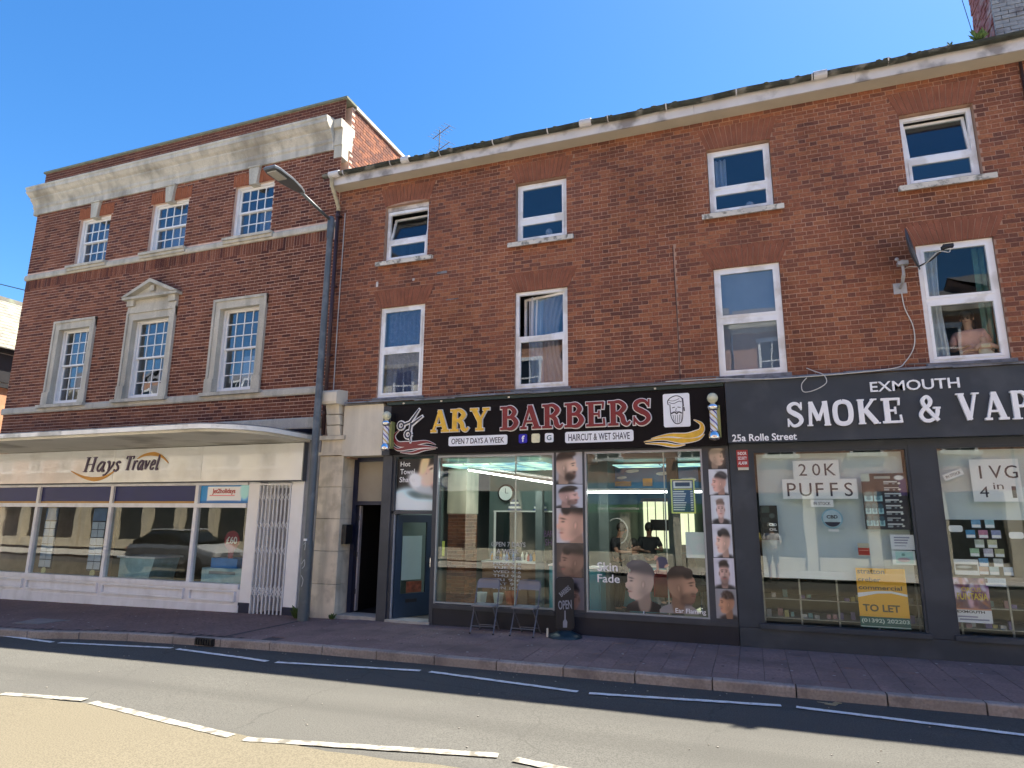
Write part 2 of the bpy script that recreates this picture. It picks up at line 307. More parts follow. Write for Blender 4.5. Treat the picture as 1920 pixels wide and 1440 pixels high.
GLY = {
 'A': (.95, [([(.13, .05), (.45, .97)], .1), ([(.45, .97), (.78, .05)], .21), ([(.24, .32), (.66, .32)], .09), ([(0, .05), (.3, .05)], s1), ([(.56, .05), (.97, .05)], s1), ([(.36, .97), (.54, .97)], .06)]),
 'R': (.98, [([(.24, 0), (.24, 1)], .21), ([(.02, .05), (.46, .05)], s1), ([(.02, .95), (.3, .95)], s1), ([(.3, .95), (.52, .94), (.72, .74), (.52, .52), (.3, .5)], (.1, .2, .1), 1), ([(.45, .5), (.62, .36), (.68, .14), (.82, .04), (.96, .16)], (.16, .2, .06), 1)]),
 'Y': (.95, [([(.2, .93), (.48, .45)], .2), ([(.8, .93), (.52, .45)], .1), ([(.5, .52), (.5, .02)], .2), ([(.0, .95), (.4, .95)], s1), ([(.64, .95), (.98, .95)], s1), ([(.3, .05), (.7, .05)], s1)]),
 'B': (.9, [([(.22, 0), (.22, 1)], .21), ([(0, .05), (.4, .05)], s1), ([(0, .95), (.4, .95)], s1), ([(.3, .95), (.52, .94), (.68, .75), (.52, .55), (.3, .53)], (.1, .2, .1), 1), ([(.3, .53), (.58, .52), (.76, .29), (.58, .06), (.3, .05)], (.1, .22, .1), 1)]),
 'E': (.88, [([(.22, 0), (.22, 1)], .21), ([(0, .95), (.76, .95)], s1), ([(0, .05), (.8, .05)], s1), ([(.3, .5), (.56, .5)], .09), ([(.76, .99), (.73, .7)], .08), ([(.8, .01), (.77, .32)], .08), ([(.57, .36), (.57, .64)], .07)]),
 'S': (.82, [([(.68, .76), (.56, .92), (.36, .95), (.17, .84), (.18, .66), (.4, .53), (.62, .4), (.68, .22), (.5, .06), (.28, .05), (.1, .26)], (.09, .22, .09), 1), ([(.72, 1), (.7, .68)], .07), ([(.08, 0), (.09, .34)], .07)]),
 'M': (1.1, [([(.16, 0), (.22, 1)], .13), ([(.22, .98), (.55, .22)], .18), ([(.55, .22), (.88, .98)], .13), ([(.87, 1), (.94, 0)], .2), ([(.02, .03), (.28, .03)], .06), ([(.78, .03), (1.08, .03)], .06)]),
 'O': (.95, [([(.45, .95), (.18, .85), (.1, .5), (.18, .15), (.45, .05), (.72, .15), (.8, .5), (.72, .85), (.45, .95)], .19, 1)]),
 'K': (.98, [([(.2, 0), (.2, 1)], .2), ([(.28, .46), (.74, .98)], .12), ([(.38, .56), (.82, .03)], .2), ([(.04, .03), (.36, .03)], .06), ([(.04, .97), (.36, .97)], .06), ([(.62, .97), (.9, .97)], .06), ([(.68, .03), (.98, .03)], .06)]),
 'F': (.82, [([(.2, 0), (.2, 1)], .2), ([(.04, .95), (.7, .95)], .11), ([(.04, .05), (.82, .05)], .11), ([(.3, .5), (.58, .5)], .1), ([(.7, 1), (.68, .76)], .07), ([(.8, 0), (.78, .26)], .07)]),
 'V': (.98, [([(.2, .96), (.5, .04)], .2), ([(.5, .04), (.8, .96)], .11), ([(.02, .97), (.36, .97)], .06), ([(.66, .97), (.98, .97)], .06)]),
 'P': (.86, [([(.22, 0), (.22, 1)], .2), ([(.04, .03), (.42, .03)], .06), ([(.06, .96), (.3, .96)], .07), ([(.3, .94), (.54, .93), (.7, .71), (.54, .48), (.3, .46)], (.1, .18, .1), 1)]),
 '&': (.98, [([(.86, .5), (.78, .22), (.5, .05), (.24, .08), (.12, .28), (.28, .5), (.5, .62), (.58, .8), (.44, .95), (.26, .84), (.28, .66), (.55, .34), (.84, .04)], .15, 1), ([(.66, .52), (.98, .52)], .08)]),
 'H': (1.0, [([(.2, 0), (.2, 1)], .16), ([(.75, 0), (.75, 1)], .16), ([(.2, .5), (.75, .5)], .06), ([(.05, .02), (.35, .02)], .05), ([(.6, .02), (.9, .02)], .05), ([(.05, .98), (.35, .98)], .05), ([(.6, .98), (.9, .98)], .05)]),
 'a': (.62, [([(.5, .6), (.3, .66), (.1, .45), (.08, .2), (.2, .03), (.34, .1), (.48, .4)], .11, 1), ([(.52, .66), (.5, .15), (.56, .02), (.64, .1)], .13, 1)]),
 'y': (.6, [([(.08, .6), (.18, .66), (.28, .4), (.3, .05)], .13, 1), ([(.54, .66), (.56, .45), (.3, 0), (.08, -.25), (.0, -.2)], (.12, .08, .1), 1)]),
 's': (.5, [([(.42, .54), (.3, .66), (.14, .52), (.3, .33), (.36, .14), (.2, .02), (.06, .12)], .11, 1)]),
 'T': (.8, [([(.42, 0), (.42, 1)], .16), ([(.05, .96), (.82, .96)], .08), ([(.06, 1), (.05, .78)], .05), ([(.81, 1), (.8, .78)], .05), ([(.25, .02), (.6, .02)], .05)]),
 'r': (.48, [([(.14, .66), (.14, 0)], .13), ([(.16, .42), (.3, .64), (.46, .58)], .1, 1)]),
 'v': (.58, [([(.1, .64), (.25, .04)], .13), ([(.25, .04), (.5, .64)], .07), ([(.02, .64), (.18, .64)], .04)]),
 'e': (.54, [([(.12, .3), (.4, .38), (.42, .58), (.26, .66), (.1, .42), (.1, .14), (.24, .02), (.44, .14)], .1, 1)]),
 'l': (.34, [([(.14, 1.02), (.12, .12), (.2, .01), (.28, .08)], .13, 1)]),
}
def word(s, box, y, m, parent, name, outline=None, ow=.05, depth=.03, shear=0, gap=.08):
    """built-up letters from strokes, each letter one mesh (the backing, if any, its sub-part)"""
    x0, x1, z0, z1 = box; tot = sum((GLY[c][0]+gap if c != ' ' else .45) for c in s)-gap; sx = (x1-x0)/tot; H = z1-z0; cur = 0
    for c in s:
        if c == ' ': cur += .45; continue
        wd, st = GLY[c]; mb = MB(); mo = MB()
        for i, q in enumerate(st):
            pts = [(x0+(cur+p[0])*sx+shear*p[1]*H, z0+p[1]*H) for p in q[0]]; w = q[1]; k = min(H, sx*1.15)
            W = [a*k for a in w] if isinstance(w, tuple) else (w*k, w*k)
            stroke(mb, pts, W, y-depth-.0006*i, y-.004, 0, 0, len(q) > 2)
            if outline: stroke(mo, pts, [a+2*ow*H for a in W], y-depth*.6-.0006*i, y, 0, ow*H, len(q) > 2)
        o = mb.build(name, m, parent)
        if outline: mo.build('letter_edge', outline, parent)
        cur += wd+gap
# ------------------------------------------------------------------ printed panels (flat print, colour per grid point)
def lin(c): return np.array([((v/255+.055)/1.055)**2.4 if v > 10 else v/3294.6 for v in c])
def S01(x): return 1/(1+np.exp(-np.clip(x, -30, 30)))
class Pic:
    def __init__(s, nu, nv, bg):
        s.u, s.v = np.meshgrid(np.linspace(0, 1, nu), np.linspace(0, 1, nv)); s.c = np.zeros((nv, nu, 3)); s.c[:] = lin(bg); s.nu, s.nv = nu, nv
    def put(s, mask, col, a=1): m = (mask*a)[..., None]; s.c = s.c*(1-m)+lin(col)*m; return s
    def ell(s, cx, cy, rx, ry, col, rot=0, soft=.08, a=1, clip=None):
        c, q = math.cos(rot), math.sin(rot); du, dv = s.u-cx, s.v-cy; x = (du*c+dv*q)/rx; z = (-du*q+dv*c)/ry
        m = S01((1-np.sqrt(x*x+z*z))/soft)
        if clip is not None: m = m*clip
        return s.put(m, col, a)
    def rect(s, u0, u1, v0, v1, col, a=1): return s.put(((s.u >= u0) & (s.u <= u1) & (s.v >= v0) & (s.v <= v1)).astype(float), col, a)
    def shade(s, f): s.c = s.c*f[..., None]; return s
def panel(pic, box, y, parent=None, name='print', thick=.004, label=None, cat=None, group=None, skew=None):
    x0, x1, z0, z1 = box; nu, nv = pic.nu, pic.nv; U, V = pic.u, pic.v; X = x0+U*(x1-x0); Z = z0+V*(z1-z0)
    vs = [(a, y, b) for a, b in zip(X.ravel(), Z.ravel())]; fs = [(j*nu+i, j*nu+i+1, (j+1)*nu+i+1, (j+1)*nu+i) for j in range(nv-1) for i in range(nu-1)]
    mb = MB(); mb.add(vs, fs); n = len(mb.v); mb.box(x0, x1, y+.0005, y+thick, z0, z1)
    cols = np.ones((len(mb.v), 4), dtype=np.float32)*.5; cols[:n, :3] = np.clip(pic.c.reshape(-1, 3)*1.65, 0, .92); cols[n:, 3] = 1; cols[:n, 3] = 1
    c = Vector(((x0+x1)/2, y, z0)) if parent is None else ORG[parent.name]
    me = mb.data(name, PRINT, c); a = me.color_attributes.new('print', 'FLOAT_COLOR', 'POINT'); a.data.foreach_set('color', cols.ravel())
    o = bpy.data.objects.new(name, me); COL.objects.link(o); ORG[o.name] = c
    if parent is None: o.location = c; T3(o, label, cat, group)
    else: o.parent = parent
    return o
def portrait(facing='R', skin=(205, 165, 140), hair=(35, 28, 26), bg=(190, 190, 198), beard=0, shirt=(30, 30, 34), style='quiff', zoom=1.0, cx=.5, cy=.5, dark=1.0, nu=44, nv=50):
    p = Pic(nu, nv, bg); u0, v0 = p.u.copy(), p.v.copy()
    p.shade(1-.18*(np.abs(p.u-.5)*2)**2)
    s = {'R': 1, 'L': -1, 'F': 0}[facing]
    p.u = ((u0-cx)*(s if s else 1))/zoom+.5; p.v = (v0-cy)/zoom+.5
    sk2 = tuple(int(c*.72) for c in skin); sk3 = tuple(min(255, int(c*1.12)) for c in skin); h2 = tuple(min(255, c+38) for c in hair)
    if s:
        p.ell(.38, .03, .44, .17, shirt); p.ell(.38, .2, .15, .24, sk2, soft=.06)
        p.ell(.42, .56, .27, .27, skin, soft=.04); p.ell(.54, .46, .22, .25, skin, soft=.04); p.ell(.63, .30, .12, .09, skin, soft=.08)
        p.ell(.775, .45, .055, .045, skin, .5, soft=.15); p.ell(.735, .56, .045, .12, skin, soft=.12); p.ell(.60, .45, .12, .13, sk3, soft=.6, a=.8)
        p.ell(.40, .33, .12, .09, sk2, soft=.4, a=.7); p.ell(.71, .40, .05, .03, sk2, soft=.5, a=.5)
        p.ell(.68, .535, .035, .013, (45, 30, 28), soft=.3, a=.95); p.ell(.68, .585, .06, .013, hair, .15, soft=.3, a=.95)
        p.ell(.72, .345, .045, .013, (150, 85, 80), soft=.3, a=.85)
        p.ell(.33, .60, .20, .20, hair, soft=.5, a=.45)
        cl = S01((p.v-(.66+.10*(p.u-.4)))/.02)
        p.ell(.42, .62, .295, .27, hair, soft=.04, clip=cl)
        if style == 'quiff': p.ell(.58, .83, .20, .085, hair, -.12, soft=.08); p.ell(.55, .86, .17, .035, h2, -.12, soft=.5, a=.7)
        if style == 'crop': p.ell(.62, .74, .11, .09, hair, .3, soft=.1); p.ell(.5, .83, .2, .05, h2, soft=.5, a=.6)
        if style == 'swept': p.ell(.28, .78, .22, .12, hair, .35, soft=.1); p.ell(.36, .84, .2, .04, h2, .35, soft=.5, a=.7)
        if style == 'curly':
            for k in range(26): a = k*2.4; p.ell(.44+.25*math.cos(a)*(k/26)**.5, .78+.09*math.sin(a), .05, .045, h2 if k % 3 == 0 else hair, soft=.3, a=.8)
        p.ell(.40, .47, .045, .075, sk2, .15, soft=.12); p.ell(.405, .47, .025, .05, skin, .15, soft=.3)
        if beard:
            p.ell(.60, .285, .18, .12, hair, .3, soft=.10, a=beard, clip=S01((.40-p.v+.25*(.62-p.u))/.03)); p.ell(.72, .38, .05, .018, hair, soft=.3, a=beard)
            p.ell(.455, .38, .04, .12, hair, soft=.4, a=beard*.6)
    else:
        p.ell(.5, .04, .5, .15, shirt); p.ell(.5, .2, .14, .2, sk2); p.ell(.5, .5, .215, .3, skin, soft=.05); p.ell(.29, .48, .03, .06, sk2, soft=.2); p.ell(.71, .48, .03, .06, sk2, soft=.2)
        p.ell(.60, .45, .1, .2, sk2, soft=.5, a=.6)
        for k in (-1, 1): p.ell(.5+k*.09, .54, .04, .016, (45, 32, 30), soft=.3); p.ell(.5+k*.09, .59, .06, .014, hair, -k*.1, soft=.3, a=.9)
        p.ell(.515, .46, .025, .06, sk2, soft=.4, a=.8); p.ell(.5, .345, .07, .015, (150, 85, 80), soft=.3, a=.9)
        p.ell(.5, .70, .225, .15, hair, soft=.05, clip=S01((p.v-.67-.5*(p.u-.5)**2*-1)/.02)); p.ell(.47 if style == 'quiff' else .5, .81, .20, .07, hair, .15, soft=.1); p.ell(.45, .86, .16, .04, h2, .15, soft=.5, a=.6)
        if beard: p.ell(.5, .27, .19, .14, hair, soft=.15, a=beard*.8, clip=S01((.40-p.v)/.03)); p.ell(.5, .385, .08, .018, hair, soft=.3, a=beard); p.ell(.5, .345, .05, .013, (150, 85, 80), soft=.3)
    p.u, p.v = u0, v0
    if dark != 1: p.shade(np.full_like(p.u, dark))
    return p
# ------------------------------------------------------------------ masonry
FY = 10.8                      # plane of both brick fronts
def ground(x): return .012*(x+7) if x < -7 else .003*(x+7)
def pix(x, y, z):
    d = Vector((x, y, z-1.9)); w = d.dot(fwd)
    return (960+FPX*d.dot(r2)/w, 720-FPX*d.dot(u2)/w) if w > .1 else (-999, -999)
BM = {}
def brickwork(parent, x0, x1, z0, z1, bond, holes, mo, ms, origin=None, limit=300, avoid=()):
    """every brick proud of the joints; the largest in view are parts, the rest one joined part. holes: f(z)->list of (xa,xb)"""
    C = .075; rnd = random.Random(int(abs(x0)*100)); todo = []
    nz = int(math.floor((z1-z0)/C+.01))
    for k in range(nz):
        za = z0+k*C; zb = za+C-.011; zm = (za+zb)/2
        gaps = sorted(h for f in holes for h in f(zm)); x = x0
        if bond == 'stretcher': x -= (.1125 if k % 2 else 0); seq = [.225]
        else: x -= (.17 if k % 2 else 0); seq = [.225, .1125]
        i = 0
        while x < x1:
            w = seq[i % len(seq)]; i += 1; a, b = max(x, x0), min(x+w-.010, x1); x += w
            segs = [(a, b)]
            for g in gaps:
                ns = []
                for (p, q) in segs:
                    if q <= g[0] or p >= g[1]: ns.append((p, q))
                    else:
                        if p < g[0]: ns.append((p, g[0]))
                        if q > g[1]: ns.append((g[1], q))
                segs = ns
            for (p, q) in segs:
                if q-p < .03: continue
                u, v = pix((p+q)/2, FY, zm); inside = -5 < u < 1925 and -5 < v < 1445
                d = math.sqrt(((p+q)/2)**2+FY**2+(zm-1.9)**2); todo.append(((q-p)*(zb-za)/d**3 if inside else 0, p, q, za, zb))
    todo.sort(key=lambda t: -t[0]); mb = MB()
    for i, (sc_, p, q, za, zb) in enumerate(todo):
        j = rnd.uniform(-.0022, .0022); dz = rnd.uniform(-.0015, .0015)
        if i < limit and sc_ > 0:
            key = (round((q-p)/.012), bond)
            if key not in BM:
                w = key[0]*.012; BM[key] = B(-w/2, w/2, -.006, .006, -.032, .032).data('brick', mo)
            o = bpy.data.objects.new('brick', BM[key]); COL.objects.link(o); o.parent = parent
            o.location = Vector(((p+q)/2, FY+.006+j, (za+zb)/2+dz))-ORG[parent.name]
        else:
            n = len(mb.v); y0, y1 = FY+j, FY+.013
            mb.add([(p, y0, za+dz), (q, y0, za+dz), (q, y0, zb+dz), (p, y0, zb+dz), (p, y1, za+dz), (q, y1, za+dz), (q, y1, zb+dz), (p, y1, zb+dz)],
                   [(0, 1, 2, 3), (4, 0, 3, 7), (1, 5, 6, 2), (3, 2, 6, 7), (4, 5, 1, 0)], 0, rnd.random())
    mb.build('brickwork', ms, parent, tone=True, kind='stuff')
def rect_hole(xa, xb, za, zb): return lambda z: [(xa, xb)] if za < z < zb else []
def trap_hole(xa, xb, za, zb, sp): return lambda z: [(xa-sp*(z-za)/(zb-za), xb+sp*(z-za)/(zb-za))] if za < z < zb else []
def wall_slab(parent, name, x0, x1, z0, z1, holes, m, y=FY+.005, th=.28, kind=None):
    """mortar-coloured wall with real openings; holes are (xa,xb,za,zb)"""
    xs = sorted({x0, x1, *[h[0] for h in holes], *[h[1] for h in holes]}); zs = sorted({z0, z1, *[h[2] for h in holes], *[h[3] for h in holes]})
    xs = [x for x in xs if x0 <= x <= x1]; zs = [z for z in zs if z0 <= z <= z1]; mb = MB()
    for a, b in zip(xs, xs[1:]):
        for c, d in zip(zs, zs[1:]):
            if any(h[0]-1e-6 <= a and b <= h[1]+1e-6 and h[2]-1e-6 <= c and d <= h[3]+1e-6 for h in holes): continue
            mb.add([(a, y, c), (b, y, c), (b, y, d), (a, y, d)], [(0, 1, 2, 3)]); mb.add([(a, y+th, c), (b, y+th, c), (b, y+th, d), (a, y+th, d)], [(3, 2, 1, 0)])
    for (a, b, c, d) in holes:
        mb.add([(a, y, c), (b, y, c), (b, y, d), (a, y, d), (a, y+th, c), (b, y+th, c), (b, y+th, d), (a, y+th, d)], [(0, 3, 7, 4), (1, 5, 6, 2), (3, 2, 6, 7), (0, 4, 5, 1)])
    return mb.build(name, m, parent)
def flat_arch(parent, x0, x1, z0, z1, sp, n, m, rise=0, y=FY-.004, rnd=random.Random(5)):
    """row of tapered bricks over an opening: bottom x0..x1, top wider by sp each side"""
    mb = MB(); cx = (x0+x1)/2
    for i in range(n):
        a, b = i/n, (i+1)/n; ba, bb = lerp(x0, x1, a)+.004, lerp(x0, x1, b)-.004; ta, tb = lerp(x0-sp, x1+sp, a)+.006, lerp(x0-sp, x1+sp, b)-.006
        f = lambda x: rise*(1-((x-cx)/((x1-x0)/2))**2) if rise else 0
        dy = rnd.uniform(-.003, .003)
        mb.prism([(ba, z0+f(ba)), (bb, z0+f(bb)), (tb, z1+f(bb)*.3), (ta, z1+f(ba)*.3)], y+dy, FY+.02)
    return mb.build('flat_arch', m, parent)

# ================================================================== THE GROUND
def sheet(name, y0, y1, z, m, x0=-60, x1=40, n=60):
    mb = MB()
    for i in range(n):
        a, b = lerp(x0, x1, i/n), lerp(x0, x1, (i+1)/n); ga, gb = ground(max(a, -18)), ground(max(b, -18))
        ga, gb = (ground(max(min(v, 12), -18)) for v in (a, b))
        mb.add([(a, y0, z+ga), (b, y0, z+gb), (b, y1, z+gb), (a, y1, z+ga)], [(0, 1, 2, 3)])
    return mb.build(name, m, None, kind='structure')
earth = MB().add([(-400, -400, -.6), (400, -400, -.6), (400, 400, -.6), (-400, 400, -.6)], [(0, 1, 2, 3)]).build('ground', mat('far_ground', (.2, .19, .16), .95), None, kind='structure')
def gz(x): return ground(max(min(x, 12), -18))
def ribbon(name, pts_a, pts_b, z, m, parent=None, kind='structure'):
    mb = MB(); n = len(pts_a); vs = [(x, y, z+gz(x)) for x, y in pts_a]+[(x, y, z+gz(x)) for x, y in pts_b]
    mb.add(vs, [(i, i+1, n+i+1, n+i) for i in range(n-1)]); return mb.build(name, m, parent, kind=kind)
KX = [-60, -30, -18, -14, -12.2, -11.2, -10.6, -9.8, -9, -8, -7, -6, -4, -2, 0, 2, 4, 8, 14, 40]
def kerb_y(x):
    P = [(-60, 7.75), (-14, 7.8), (-12.2, 7.84), (-11.2, 7.9), (-10.6, 8.12), (-9.8, 8.25), (-8, 8.36), (-6, 8.44), (-2, 8.47), (2, 8.5), (40, 8.5)]
    for (a, p), (b, q) in zip(P, P[1:]):
        if a <= x <= b: return lerp(p, q, (x-a)/(b-a))
    return 8.5
XS = [-60+i*.75 for i in range(134)]
road = ribbon('road', [(x, -1.6) for x in XS], [(x, kerb_y(x)+.02) for x in XS], -.115, asphalt)
def buff_y(x):
    if x < -8: return 5.32
    return 5.34+.10*math.sin((x+8)*1.1)-.02*(x+8)*(x < -2)-.12*(x >= -2)+.015*math.sin(x*9)
XB = [-60+i*.33 for i in range(303)]
ribbon('buff_surfacing', [(x, .9) for x in XB], [(x, buff_y(x)) for x in XB], -.109, buff)
ribbon('far_pavement', [(x, -5.1) for x in XS], [(x, -1.6) for x in XS], 0.0, mat('far_concrete_paving', (.48, .45, .40), .9, .1, 2))
# white zigzags: centre row and kerb row
def zigs(name, segs, w, z):
    root = None
    for i, ((xa, ya), (xb, yb)) in enumerate(segs):
        rr = random.Random(i); d = Vector((xb-xa, yb-ya, 0)).normalized(); n = Vector((-d.y, d.x, 0)); N = 26; A, Bq = [], []
        for k in range(N+1):
            t = k/N; c = Vector((lerp(xa, xb, t), lerp(ya, yb, t), 0)); j1, j2 = rr.uniform(-.006, .006), rr.uniform(-.006, .006)
            A.append((c+n*(-w/2+j1))[:2]); Bq.append((c+n*(w/2+j2))[:2])
        ribbon(name, A, Bq, z, markw)
cs = [((-8.12, 5.36), (-6.98, 5.50)), ((-6.82, 5.46), (-4.62, 5.14)), ((-4.45, 5.12), (-2.15, 5.57)), ((-1.99, 5.54), (.2, 5.2)), ((.35, 5.18), (2.5, 5.6)), ((2.65, 5.58), (4.8, 5.2)), ((-10.4, 5.12), (-8.2, 5.35)), ((-12.7, 5.5), (-10.55, 5.15)), ((-15, 5.12), (-12.85, 5.5)), ((-17.2, 5.5), (-15.1, 5.14))]
zigs('centre_zigzag_line', cs, .105, -.103)
ks = [((-12.64, 8.13-.2), (-10.71, 7.74)), ((-10.57, 7.75), (-8.49, 8.02)), ((-8.35, 7.99), (-6.46, 7.76)), ((-6.31, 7.76), (-4.22, 8.05)), ((-4.08, 8.05), (-2.03, 7.80)), ((-1.89, 7.78), (.17, 8.06)), ((.32, 8.06), (2.4, 7.84)), ((2.55, 7.82), (4.6, 8.06)), ((-14.8, 7.5), (-12.8, 7.66))]
kw_ = markw; markw = mat('shade_lightened_road_paint', (.80, .79, .76), .8, .06, 4, fine=.15, fscale=60, dirt=(.3, .28, .26), dscale=12, damt=.5); zigs('kerb_zigzag_line', ks, .085, -.1035); markw = kw_  # same zigzag paint as the sunlit row, lightened to offset the shade here

pav = thing('pavement', None, None, (0, 0, 0)); pav['kind'] = 'structure'
ribbon('paving_bed', [(x, kerb_y(x)+.11) for x in XS], [(x, 11.4) for x in XS], -.012, jointm, pav, kind=None)
# mauve slabs to the right of the diagonal seam
SL = {}; rs = random.Random(3); x = -7.6; col = 0
while x < 6.3:
    ky = kerb_y(x)+.15; y = ky-(.28 if col % 2 else 0)
    while y < FY-.02:
        ya, yb = max(y, ky-.02), min(y+.56, FY-.01)
        if yb-ya > .05 and not (x < -7.2 and yb < 9.0):
            key = round(yb-ya, 2)
            if key not in SL:
                h = key/2-.0025; SL[key] = MB().add([(-.1500, -h, -.03), (.1500, -h, -.03), (.1500, h, -.03), (-.1500, h, -.03), (-.1500, -h, -.002), (.1500, -h, -.002), (.1500, h, -.002), (-.1500, h, -.002), (-.1465, -h+.004, 0), (.1465, -h+.004, 0), (.1465, h-.004, 0), (-.1465, h-.004, 0)],
                    [(0, 1, 5, 4), (1, 2, 6, 5), (2, 3, 7, 6), (3, 0, 4, 7), (4, 5, 9, 8), (5, 6, 10, 9), (6, 7, 11, 10), (7, 4, 8, 11), (8, 9, 10, 11)]).data('paving_slab', slabm)
            o = bpy.data.objects.new('paving_slab', SL[key]); COL.objects.link(o); o.parent = pav
            o.location = (x+.15, (ya+yb)/2, gz(x)+rs.uniform(-.002, .003)); o.rotation_euler = (rs.uniform(-.003, .003), rs.uniform(-.004, .004), 0)
        y += .56
    x += .305; col += 1
# left of it small blocks, joined into one surface part
mb = MB(); rb = random.Random(4)
for i in range(-110, 1):
    for j in range(28):
        bx = -7.62+i*.103; by = 7.95+j*.206/2*1.0+(0)
        by = 7.9+j*.206-(.103 if i % 2 else 0)
        if by > FY-.05 or bx < -19 or by < kerb_y(bx)+.13: continue
        z = gz(bx)+rb.uniform(-.0015, .0015); y2 = min(by+.2, FY-.01)
        mb.add([(bx, by, z), (bx+.098, by, z), (bx+.098, y2, z), (bx, y2, z)], [(0, 1, 2, 3)])
mb.build('small_block_paving', blockm, pav, kind='stuff')
seam = MB()
for k in range(14):
    t = k/14; a = (lerp(-7.9, -8.0, t), lerp(10.4, 8.5, t)); 
    seam.box(a[0]-.035, a[0]+.03, a[1]-.13, a[1]-.003, gz(a[0])-.004, gz(a[0])+.003)
seam.build('paving_seam', jointm, pav)
# kerb
kerb = thing('kerb', None, None); kerb['kind'] = 'structure'
jx = [-10.63+.915*i for i in range(-8, 22)]; rk = random.Random(9)
for a, b in zip(jx, jx[1:]):
    a += .008; b -= .008; ya, yb = kerb_y(a), kerb_y(b); low = b < -10.5
    top = .004 if not low else .002; hz = rk.uniform(-.003, .003); mbk = MB()
    za, zb = gz(a)+hz, gz(b)+hz; W = .125; r = .018
    prof = [(0, -.2), (0, top-r), (r*.35, top-r*.35), (r, top), (W, top), (W, -.2)]
    vs = [(a, ya+p, q+za) for p, q in prof]+[(b, yb+p, q+zb) for p, q in prof]; n = len(prof)
    mbk.add(vs, [tuple(range(n)), tuple(range(2*n-1, n-1, -1))]+[((i+1) % n, i, i+n, (i+1) % n+n) for i in range(n)])
    mbk.build('kerb_stone', kerbm, kerb)
dr = MB()
for k in range(7): dr.box(-8.34+k*.05, -8.315+k*.05, 8.3, 8.345, -.10+gz(-8), -.01+gz(-8))
dr.box(-8.36, -7.99, 8.33, 8.36, -.105+gz(-8), .002+gz(-8)); drn = solo('kerb_drain', dr, black, 'dark slotted drain grate let into the face of the kerb', 'drain')
mh = MB().plan([(-12.6, 8.35), (-12.1, 8.42), (-12.0, 8.95), (-12.75, 8.85)], -.075, -.052); solo('manhole_cover', mh, mat('concrete_cover', (.2, .18, .175), .9, .15, 4), 'pale rectangular inspection cover in the pavement at lower left', 'manhole cover')
# litter and leaves by the kerb
lt = MB(); lt.plan([(.62, 8.33), (.72, 8.30), (.76, 8.36), (.68, 8.38)], -.095, -.085); lt.plan([(.70, 8.34), (.80, 8.39), (.74, 8.42)], -.083, -.075); lt.plan([(.55, 8.40), (.64, 8.36), (.66, 8.40)], -.094, -.088)
solo('dead_leaf', lt, mat('dry_leaf', (.35, .29, .17), .9, .2, 20), 'crumpled dry leaf lying in the gutter against the kerb', 'leaf')
rl = random.Random(12); sp = MB()
for k in range(80):
    x, y = rl.uniform(-9, 3.5), rl.choice([rl.uniform(5.6, 8.2), rl.gauss(8.25, .12)]); s = rl.uniform(.004, .011); z = gz(x)-.112
    if y > 8.38: continue
    sp.plan([(x-s, y-s*.6), (x+s, y-s*.4), (x+s*.3, y+s)], z, z+.006)
o = sp.build('road_grit', mat('pale_grit', (.3, .28, .24), .9, .2, 30), None); o['kind'] = 'stuff'; o['label'] = 'pale grit and chips scattered over the asphalt'
gm_ = MB(); rgm = random.Random(66)
for k in range(150):
    x = rgm.uniform(-14, 4); y = rgm.uniform(kerb_y(x)+.2, FY-.15); s = rgm.uniform(.010, .022); gm_.plan([(x+s*math.cos(a*1.05), y+s*.8*math.sin(a*1.05)) for a in range(6)], gz(x)+.003, gz(x)+.006, k % 2)
o = gm_.build('gum_spots', [mat('old_gum', (.10, .085, .085), .9), mat('pale_gum', (.36, .33, .32), .9)], None); o['kind'] = 'stuff'; o['label'] = 'flattened gum spots scattered over the mauve pavement'
# tufts
def tuft(x, y, z, r, n, label, name='weed_tuft'):
    rt_ = random.Random(int(x*100)); mb = MB()
    for k in range(n):
        a = rt_.uniform(0, 6.28); l = rt_.uniform(.5, 1)*r; w = l*.16; bx, by = x+rt_.uniform(-.3, .3)*r, y+rt_.uniform(-.2, .2)*r
        tx, ty, tz = bx+math.cos(a)*l*.7, by+math.sin(a)*l*.5-.01, z+l*rt_.uniform(.4, 1); nx, ny = -math.sin(a)*w, math.cos(a)*w
        mx, my, mz = (bx+tx)/2, (by+ty)/2, z+(tz-z)*.7
        mb.add([(bx, by, z), (mx+nx, my+ny, mz), (tx, ty, tz), (mx-nx, my-ny, mz)], [(0, 1, 2, 3)])
    return solo(name, mb, mat('weed_green', (.075, .13, .03), .7, .35, 30), label, 'weed')
tuft(-8.15, 10.55, gz(-8.1), .24, 150, 'bright green weed tuft at the foot of the grey lamp post')
tuft(-7.45, 10.62, 0, .13, 50, 'small green weeds at the foot of the cream stone pier')

# ================================================================== TRAVEL-SHOP BUILDING (left)
X0, X1 = -17.95, -8.08
LBg = thing('brick_building', 'brown brick three-storey building with pale stone cornice and small-paned sash windows', 'building', (-13, FY, 0))
tops = [(-16.2, -15.07), (-13.64, -12.45), (-11.02, -9.88)]
lows = [(-16.33, -15.2), (-13.78, -12.58), (-11.08, -9.93)]
holes = [(a, b, 8.17, 9.5) for a, b in tops]+[(a, b, 4.53, 6.5) for a, b in lows]
wall_slab(LBg, 'wall', X0, X1, 3.6, 9.9, holes, mortarL)
bh = [rect_hole(a-.11, b+.11, 4.53, 6.69) for a, b in lows[::2]]+[rect_hole(lows[1][0]-.18, lows[1][1]+.18, 4.53, 7.1)]+[rect_hole(a, b, 8.17, 9.5) for a, b in tops]
bh += [rect_hole(a-.06, b+.06, 9.5, 9.78) for a, b in tops]
bh += [rect_hole(X0, X1, 4.33, 4.52), rect_hole(X0, X1, 7.76, 8.17)]
